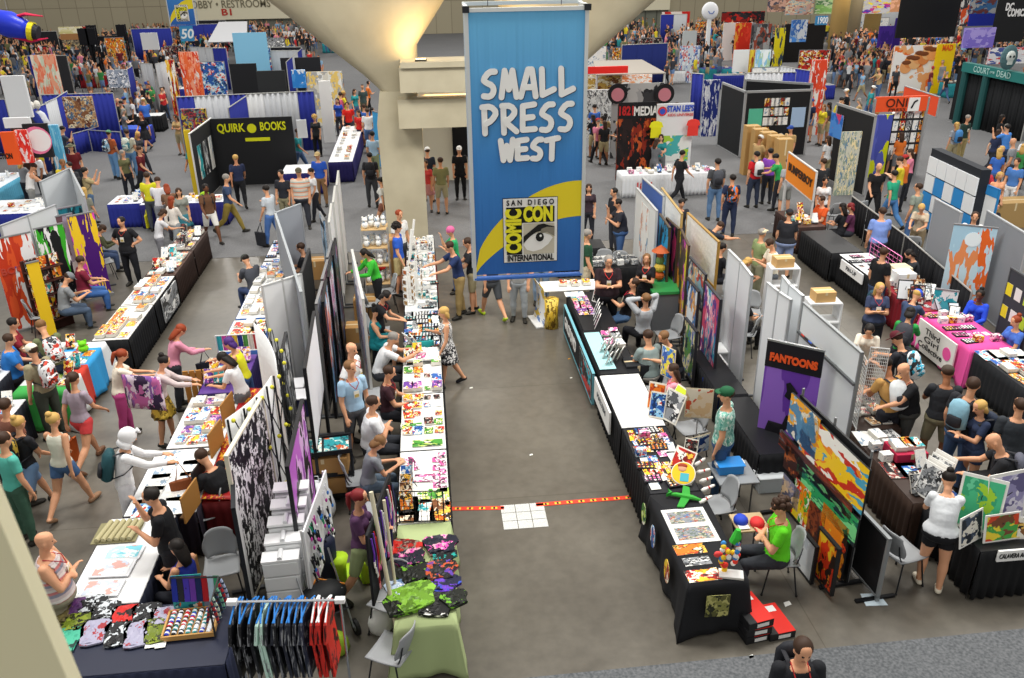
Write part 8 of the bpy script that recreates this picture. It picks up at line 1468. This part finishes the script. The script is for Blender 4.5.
table(6.3,27.2,9.6,28.0,'#e6e8ec','#dfe2e6','white fronted counter of the 1821 MEDIA booth'); merch(6.5,27.3,9.4,27.9,9,2,['small_box','leaning_book','comic_stack','postcard'],['white','yellow','blue','white','pink'],'on the 1821 MEDIA counter',seed=60); text('1821',.3,M('#c83a3a'),[o for o in SC.objects if o.name.startswith('folding_table') and o.parent is None][-1],(-.9,-.45,.4),bold=.01)
# black panel booth
for a,b_,l in (((723,83),(746,92),'left black panelled wall in a pale metal frame'),((746,92),(812,90),'back black wall pinned with white posters'),((746,80),(812,84),'far black wall of the framed booth')):
    t=panel(G(*a,2.5),G(*b_,2.5),0,2.5,M('#1b1c1f',.7),l,'panel','booth_wall','#a8aaac',th=.06,frw=.08)
    if 'pinned' in l:
        w_=W2(t); r_=random.Random(9)
        for k in range(16): poster(t,-w_*.12+w_*.07*(k%5)-.1,2.1-.36*(k//5),.26,.3,cov('white',3,k) if k%3 else cov('red',2,k),'pinned_print',y=-.05)
        for x_,c_ in((-w_*.33,'#5ac0a0'),(w_*.33,'#a8c4e4')): poster(t,x_,1.5,.55,.75,M(c_),'pinned_shirt',y=-.05)
for k in range(5): a=G(753+8*k,121+3.2*k,1.9); carton(a.x,a.y,0,.5,.4,1.75,f'tall cardboard stand of the wall by the black booth, {ORD[k]} from the opening','#b8925a')
carton(G(770,152,.5).x,G(770,152,.5).y,0,1.3,.4,.9,'low cardboard counter at the corner of the black booth','#c09a60')
# ONI PRESS booth
t=fp(876,97,928,112,28.5,M('#f0582a',.5),'orange booth sign reading ONI PRESS over a metal frame',name='booth_sign',cat='sign'); at_lbl(t,'ONI',896,103,28.5,.42,'#3a2018',.75,0); at_lbl(t,'PRESS',896,109.5,28.5,.14,'#3a2018',.6,0); X,Z=V(913,104,28.5); mb=MB(); mb.box((0,0,0),(.4,.02,.45),M('#f0f0ee')); mb.tube([(-.08,-.02,-.12),(0,-.02,.08),(.1,-.02,.14)],.03,M('#1c1c20'),6); obj('emblem',mb,t,(X-t.location.x,-.06,Z))
for a in (0,1):
    X=V((876,929)[a],97,28.5)[0]; mb=MB(); mb.tube([(0,0,0),(0,0,2.75)],.05,M('#a8aaac',.4,.5),8); tag(obj('metal_post',mb,None,(X,28.5,0)),f'{["nearer","farther"][a]} upright metal post of the ONI booth','post')
fp(876,115,893,170,28.6,art(['#d8e020','#d8e020','#5a64c0','#4a54b0'],1.4,.8,seed=2),'yellow banner with a hooded violet figure under the ONI sign',name='standing_banner',cat='banner',floor=True)
t=fp(893,114,926,165,28.7,M('#26272b',.7),'black wall covered with small framed prints under the ONI sign',floor=True); w_=W2(t)
for k in range(20): poster(t,-w_*.4+w_*.2*(k%5),2.2-.42*(k//5),w_*.16,.34,cov(['white','grey','orange','red','white'][(k*3)%5],3,k),'pinned_print',y=-.06)
t=panel(G(838,104,2.6),G(876,116,2.6),0,2.6,M('#1d1e21',.7),'black side wall of the ONI booth with a blue shape','panel','booth_wall','#a8aaac',frw=.08); poster(t,-1.0,1.9,.8,.8,art(['#2a6ac0','#4a8ad8','#c83a6a'],2,1),y=-.05)
fp(842,132,862,172,26.5,AR(['#c8c8b8','#8a9a8a','#e8d8a8','#6a8aa0'],6),'cardboard rack of small pale books beneath the ONI booth',floor=True,name='book_rack',cat='display rack'); t=panel(G(905,86,2.6),G(940,97,2.6),1.9,2.6,M('#e8502a'),'second orange sign band behind the ONI booth','sign','booth_sign','#a8aaac')
# Court of the Dead
def YZ(px,py,Y): x,z=V(px,py,Y); return Vector((x,Y)),z
ca,za=YZ(966,62,37.5); cb,_=YZ(1040,62,33.0); z0_=V(966,71,37.5)[1]; c,rz_,W_=FR(ca,cb); t=panel(ca,cb,z0_,za,M('#1f6a66',.6),'dark teal fascia reading COURT OF THE DEAD','sign','booth_fascia',th=.3)
text('COURT',.36,M('#a8c8c4'),t,(-W_*.2,-.16,(z0_+za)/2),width=1.05); text('DEAD',.36,M('#a8c8c4'),t,(W_*.12,-.16,(z0_+za)/2),width=.85); text('OF THE',.14,M('#a8c8c4'),t,(-W_*.04,-.16,(z0_+za)/2),width=.3)
panel(ca+Vector((.3,.9)),cb+Vector((.3,.9)),0,z0_,M('#141517',.9),'black back cloth behind the curtains of the teal fascia'); drape(ca+Vector((.1,.2)),cb+Vector((.1,.2)),z0_,['#15171a']*8,'black curtains beneath the teal fascia')  # black board added behind the curtains to close their bright gaps
for k_ in (.02,.34): q_=ca.lerp(cb,k_); mb=MB(); mb.tube([(0,0,0),(0,0,z0_)],.16,M('#1a4a4a'),10); tag(obj('fascia_pillar',mb,None,(q_.x,q_.y-.05,0)),f'dark teal pillar of the fascia, {"outer" if k_<.1 else "inner"} one','pillar',kind='thing')
X,Z=V(1009,57,34.4); t=thing('skull_emblem','grey green skull emblem standing on the teal fascia','sign',(X,34.4,V(1009,70,34.4)[1])); mb=MB(); mb.ell((0,0,.5),(.38,.12,.5),M('#4a6a70'),14,8); obj('oval_back',mb,t); mb=MB(); mb.ell((0,-.12,.55),(.2,.08,.22),M('#c8d0cc'),12,8); mb.box((0,-.12,.3),(.2,.08,.14),M('#c8d0cc')); mb.ell((-.08,-.2,.55),(.05,.02,.05),M('#1a2a2c'),7,5); mb.ell((.08,-.2,.55),(.05,.02,.05),M('#1a2a2c'),7,5); obj('skull',mb,t)
# balloons, trusses, rocket, roofs, pillars
X,Z=V(710,11,60); t=thing('advertising_balloon','round white balloon sign on a pale column in the far middle','balloon',(X,60,0)); mb=MB(); mb.ell((0,0,Z),(.58,.3,.58),M('#f2f4f8',.4),20,12); obj('balloon',mb,t,smooth=True); mb=MB(); mb.tube([(0,0,0),(0,0,Z-.5)],.16,M('#e8ecee'),8); obj('column',mb,t); mb=MB(); mb.tube([(-.2,-.31,Z+.02),(-.1,-.33,Z-.14),(.1,-.33,Z-.14),(.2,-.31,Z+.02)],.03,M('#5a7ac0'),6); obj('emblem',mb,t)
X0,Z0=V(-6,28,34); X1,_=V(30,34,34); t=thing('inflatable_rocket','blue inflatable rocket with red fins and a dark nozzle at the left edge','balloon',((X0+X1)/2,34,Z0),0); L_=X1-X0; mb=MB(); mb.tube([(-L_*.5-.4,0,.25),(-L_*.3,0,.2),(0,0,.1),(L_*.35,0,-.05),(L_*.5,0,-.12)],[.3,.42,.46,.36,.3],M('#2438c8',.3),16); obj('hull',mb,t,smooth=True); mb=MB(); mb.tube([(L_*.5,0,-.12),(L_*.5+.16,0,-.16)],[.33,.33],M('#e0d020'),16); obj('yellow_ring',mb,t); mb=MB(); mb.tube([(L_*.5+.16,0,-.16),(L_*.5+.3,0,-.2)],[.28,.24],M('#24242c'),16); obj('nozzle',mb,t)
for s_,c_ in((.42,'#c81c48'),(-.45,'#c81c48')): mb=MB(); mb.tube([(0,0,s_*.7),(L_*.5,0,s_*1.05),(L_*.5+.6,-.05,s_*.85)],[(.1,.06),(.14,.06),(.02,.02)],M(c_,.4),8); obj('fin',mb,t)
mb=MB(); mb.tube([(0,0,0),(0,0,6)],.008,M('#888888'),4); obj('hanging_wire',mb,t)
for i,(px,c,l) in enumerate(((3,'#4a2c24','brown hanging costume under the inflatable rocket'),(9,'#1c1c24','black hanging costume under the inflatable rocket'),(15,'#1a2a7a','navy hanging costume under the inflatable rocket'),(19,'#c8ccd4','pale hanging costume under the inflatable rocket'))):
    X,Z=V(px,62,33); t=thing('costume_display',l,'costume',(X,33+.2*i,0)); mb=MB(); mb.tube([(0,0,.3),(0,0,1.2),(0,0,1.9),(0,0,2.3),(0,0,2.4)],[(.3,.2),(.24,.18),(.34,.2),(.2,.16),(.08,.08)],M(c,.8,cloth=True),12,up=(1,0,0)); obj('garment',mb,t,smooth=True); mb=MB(); mb.tube([(0,0,0),(0,0,2.7)],.03,M('#777777'),6); mb.ell((0,0,2.62),(.12,.13,.16),M('#dcd8d0'),10,7); obj('mannequin',mb,t)
def truss(px0,px1,py,pb,Y,l,col='#1a1b1f'):
    X0,Z1=V(px0,py,Y); X1,_=V(px1,py,Y); t=thing('truss_gate',l,'truss',((X0+X1)/2,Y,0)); w_=(X1-X0)/2; m=M(col,.4,.4)
    for s_ in(-1,1):
        mb=MB()
        for a in(-.2,.2):
            for b_ in(-.2,.2): mb.tube([(s_*w_+a,b_,0),(s_*w_+a,b_,Z1)],.05,m,5)
        for k in range(8): mb.tube([(s_*w_-.2,-.2,Z1*k/8),(s_*w_+.2,-.2,Z1*(k+1)/8)],.03,m,4)
        obj('truss_leg',mb,t); mb=MB(); mb.box((s_*w_,-.26,Z1-.5),(.6,.08,1.0),m); obj('banner_cap',mb,t)
    mb=MB(); mb.box((0,0,Z1-.9),(2*w_,.3,.3),m); obj('cross_truss',mb,t); return t
truss(91,121,25,60,66,'black truss gate in front of the far left wall'); truss(83,91,28,60,60,'narrow black truss tower with a pale leg')
def roof(px0,px1,py0,py1,Y,dep,col,l):
    X0,Z1=V(px0,py0,Y+dep); X1,_=V(px1,py0,Y+dep); _,Z0=V(px0,py1,Y); c=(X0+X1)/2; t=thing('stall_roof',l,'canopy',(c,Y,0)); w_=(X1-X0)/2; mb=MB(); mb.sheet(lambda u,v:((u-.5)*2*w_*(1-.25*v),dep*v,Z0+(Z1-Z0)*v),6,4,M(col,.7),th=.05); obj('canopy_cloth',mb,t)
    for s_ in(-1,1): mb=MB(); mb.tube([(s_*w_*.98,.1,0),(s_*w_*.98,.1,Z0)],.05,M('#c8c8c6'),6); obj('post',mb,t)
    return t
roof(585,650,61,75,40,3,'#a39c93','pale grey pitched roof of the red banded stall'); roof(214,252,22,42,66,3,'#b4b5b8','long white roof cluttered with boxes at the far left'); 
for i,(px,l) in enumerate(((838,'beige column coloured as if lit, leftmost of the far row'),(852,'beige column coloured as if shaded, middle of the far row'),(871,'beige column coloured as if lit, rightmost of the far row'))):
    X,_=V(px,30,64+2*i); mb=MB(); mb.tube([(0,0,0),(0,0,9)],[.62 if i!=1 else .55]*2,M('#c8a868' if i!=1 else '#a89c80',.7),20); tag(obj('column',mb,None,(X,64+2*i,0),smooth=True),l,kind='structure')  # lit and shaded tones are put into the column colours
for px in (838,871): X,_=V(px,30,62); area(X,62,6.5,1.5,.5,60,(1,.7,.35),(0,0,0),'column_lamp')
fp(896,18,903,34,54,M('#3a2086'),'violet booth pillar below the black screen',name='booth_tower',cat='panel',floor=True)
# white booth counters and racks as furniture of the far hall, in a loop
r_=random.Random(21); zones=[(-26,-6,36,46),(-30,-6,47,60),(-34,-4,61,80),(8,12,33,44),(5,24,45,60),(6,40,61,80),(17,30,38,46)]
CN={'white':'#e4e6e8','blue':'#26308a','black':'#1c1d22','red':'#a82430','grey':'#8c9096','teal':'#2a8a94'}
for zi,(x0,x1,y0,y1) in enumerate(zones):
    for k in range(13 if zi<6 else 6):
        x=r_.uniform(x0,x1); y=r_.uniform(y0,y1); cn=r_.choice(list(CN)); c2=r_.choice(['white','black','blue','grey'])
        if zi==0 and k%3==0: continue
        if abs(x+.5)<3.2 or (zi in(3,6) and k%3!=1) or (zi==4 and k%3==2): continue
        side='left' if x<0 else 'right'; wh=f'in the far {side} hall'
        if k%3==2: a_=Vector((x,y)); cc_=r_.choice([[BL,GY],[GY,GY],[BL,BL],['#1c1d22','#1c1d22'],['#d8dadc','#d8dadc']]); drape(a_,a_+Vector((r_.uniform(1.8,3),r_.uniform(-.3,.3))),2.3,cc_,f'{"blue" if cc_[0]==BL else "pale" if cc_[0]!="#1c1d22" else "black"} booth curtain {wh}')
        elif k%3==1: table(x,y,x+2.2,y+.8,CN[c2],CN[cn],f'{cn} skirted {c2} topped table {wh}'); merch(x+.1,y+.1,x+2.1,y+.7,5,1,['small_box','comic_stack','figurine'],['red','white','yellow','blue','orange'],f'on a table {wh}',seed=70+k+zi*10)
        else: pc=r_.choice(['orange','white','black','white','red','grey','blue']); panel((x,y),(x+r_.uniform(1,2),y+r_.uniform(-.4,.4)),.2,r_.uniform(1.5,2.4),cov(pc,13,k),f'{pc} picture wall {wh}','panel','poster_wall','#8a8c90','#55585c')
# ================================================================ the crowd
TOPS=[('black','#19191c'),('dark grey','#3a3c42'),('white','#d4d5d8'),('grey','#6a6d72'),('black','#202126'),('black','#1b1c20'),('black','#22232a'),('grey','#85888c'),('white','#e2e3e6'),('navy','#27304e'),('red','#b8282a'),('blue','#3a6ac0'),('green','#3a8a4a'),('tan','#b89a6a'),('pink','#d8809a'),('orange','#d8702a'),('teal','#2a8a90'),('dark red','#6a2028'),('light blue','#8ab0d0'),('yellow','#dcc832'),('olive','#6a6a48')]
BOTS=[('dark trousers','#24262e','long'),('jeans','#4a648c','long'),('khaki shorts','#a89c78','knee'),('grey shorts','#6a6c70','knee'),('black trousers','#17181c','long'),('denim shorts','#6a86b0','short')]
HN={'k':'black','b':'brown','l':'light brown','y':'blond','g':'grey','r':'red'}
crw=[ # pixel polygon box x0,y0,x1,y1 of the feet, how many, place words
(95,112,150,150,9,'between the left tables'),(120,150,200,200,5,'on the left carpet'),(60,70,130,105,9,'in the left booths'),(150,75,225,95,12,'behind the grey curtain wall'),(130,110,172,140,12,'before the comic display board'),(265,48,330,64,5,'beneath the concrete arm'),(250,75,320,90,8,'in the dark grey booth'),(310,85,345,112,9,'at the violet skirted table'),(345,88,378,150,5,'in the far aisle by the column'),(0,85,60,105,8,'under the inflatable rocket'),(590,125,625,165,9,'left of the 1821 MEDIA booth'),(625,140,700,160,6,'at the 1821 MEDIA counter'),(610,70,700,95,12,'behind the monster shop front'),(590,45,640,62,4,'beside the concrete arm'),(680,40,740,62,5,'near the white balloon'),(740,60,790,78,3,'by the yellow tower'),(770,115,870,150,14,'at the black and cardboard booths'),(835,74,960,104,28,'in the broad far aisle'),(840,150,885,172,5,'at the book rack'),(960,88,1020,125,10,'by the teal fascia'),(880,170,935,215,5,'behind the low curtains'),(640,180,720,200,2,'on the open carpet'),(985,150,1020,200,6,'at the right edge stalls'),(232,170,310,215,4,'near the artists stalls'),(20,180,110,215,5,'behind the left white boards'),(750,165,860,195,5,'on the right carpet')]
r_=random.Random(5)
for (x0,y0,x1,y1,n,wh) in crw:
    for k in range(n):
        px,py=r_.uniform(x0,x1),r_.uniform(y0,y1); tn,tc_=r_.choice(TOPS); bn,bc,bt=r_.choice(BOTS); hc=r_.choice('kkbbblyg'); f_=r_.random()<.42
        ps=r_.choice(['stand','relax','walk','walk2','relax','clasp','bag','reach'] if py<150 else ['stand','relax','walk','clasp']); sk='aabce'[r_.randrange(5)]
        hs='long' if f_ else r_.choice(['short','short','short','cap']); hw=HN[hc]+(' long hair' if f_ else ' hair') if hs!='cap' else 'cap'
        hatn,hatv=r_.choice([('red','#a82a2a'),('blue','#2a4a9a'),('black','#222222'),('white','#e0e0dc')])
        if hs=='cap': hw=hatn+' cap'
        person(px,py,r_.uniform(0,360),ps,tc_,bc,f'person in {tn} top, {bn}, {hw}, {wh}',hair=hs,hc='k' if hs=='cap' and 0 else hc,skin=sk,sex='f' if f_ else 'm',bottom=bt,hatc=hatv,feet=True,h=None)
# the rest of the crowd, too small and dense to count
mb=MB(); base={}
for i in range(4):
    B_=body(1.7,"mf"[i%2],['stand','walk','relax','clasp'][i],1.0,False,'short','long',.11); me=B_['body']; base[i]=([v.co.copy() for v in me.vertices],[tuple(p.vertices) for p in me.polygons],[p.material_index for p in me.polygons])
cz=[(0,46,130,70,190),(130,38,260,60,230),(585,34,640,62,80),(640,36,760,60,170),(760,40,840,60,70),(830,42,960,92,330),(960,50,1024,74,70),(0,72,60,90,40),(260,38,345,58,120),(60,75,150,98,60),(150,62,230,80,60),(600,66,720,84,50)]
for (x0,y0,x1,y1,n) in cz:
    for k in range(n):
        p=G(r_.uniform(x0,x1),r_.uniform(y0,y1)); vs,fs,mi=base[r_.randrange(4)]; T_=Matrix.Translation((p.x,p.y,0))@Matrix.Rotation(r_.uniform(0,6.28),4,'Z'); cs=[M(SKIN[r_.choice('aabcd')],.55),M(r_.choice(['#17181b','#202227','#2a2d38','#34363c','#5c5f66','#8a8c90','#c8cacc','#1c1e24']) if r_.random()<.6 else r_.choice(TOPS)[1],.85,cloth=True),M(r_.choice(BOTS)[1],.85,cloth=True),M('#26241f',.6),M(HAIRC[r_.choice('kbly')],.6)]
        o=len(mb.v); mb.v+=[tuple(T_@v) for v in vs]; ix=[mb._mt(c) for c in cs]; mb.f+=[tuple(o+a for a in f) for f in fs]; mb.mi+=[ix[m] for m in mi]
tag(obj('crowd',mb,smooth=True),'dense crowd of visitors filling the farthest aisles','crowd',kind='stuff')
finish_labels()
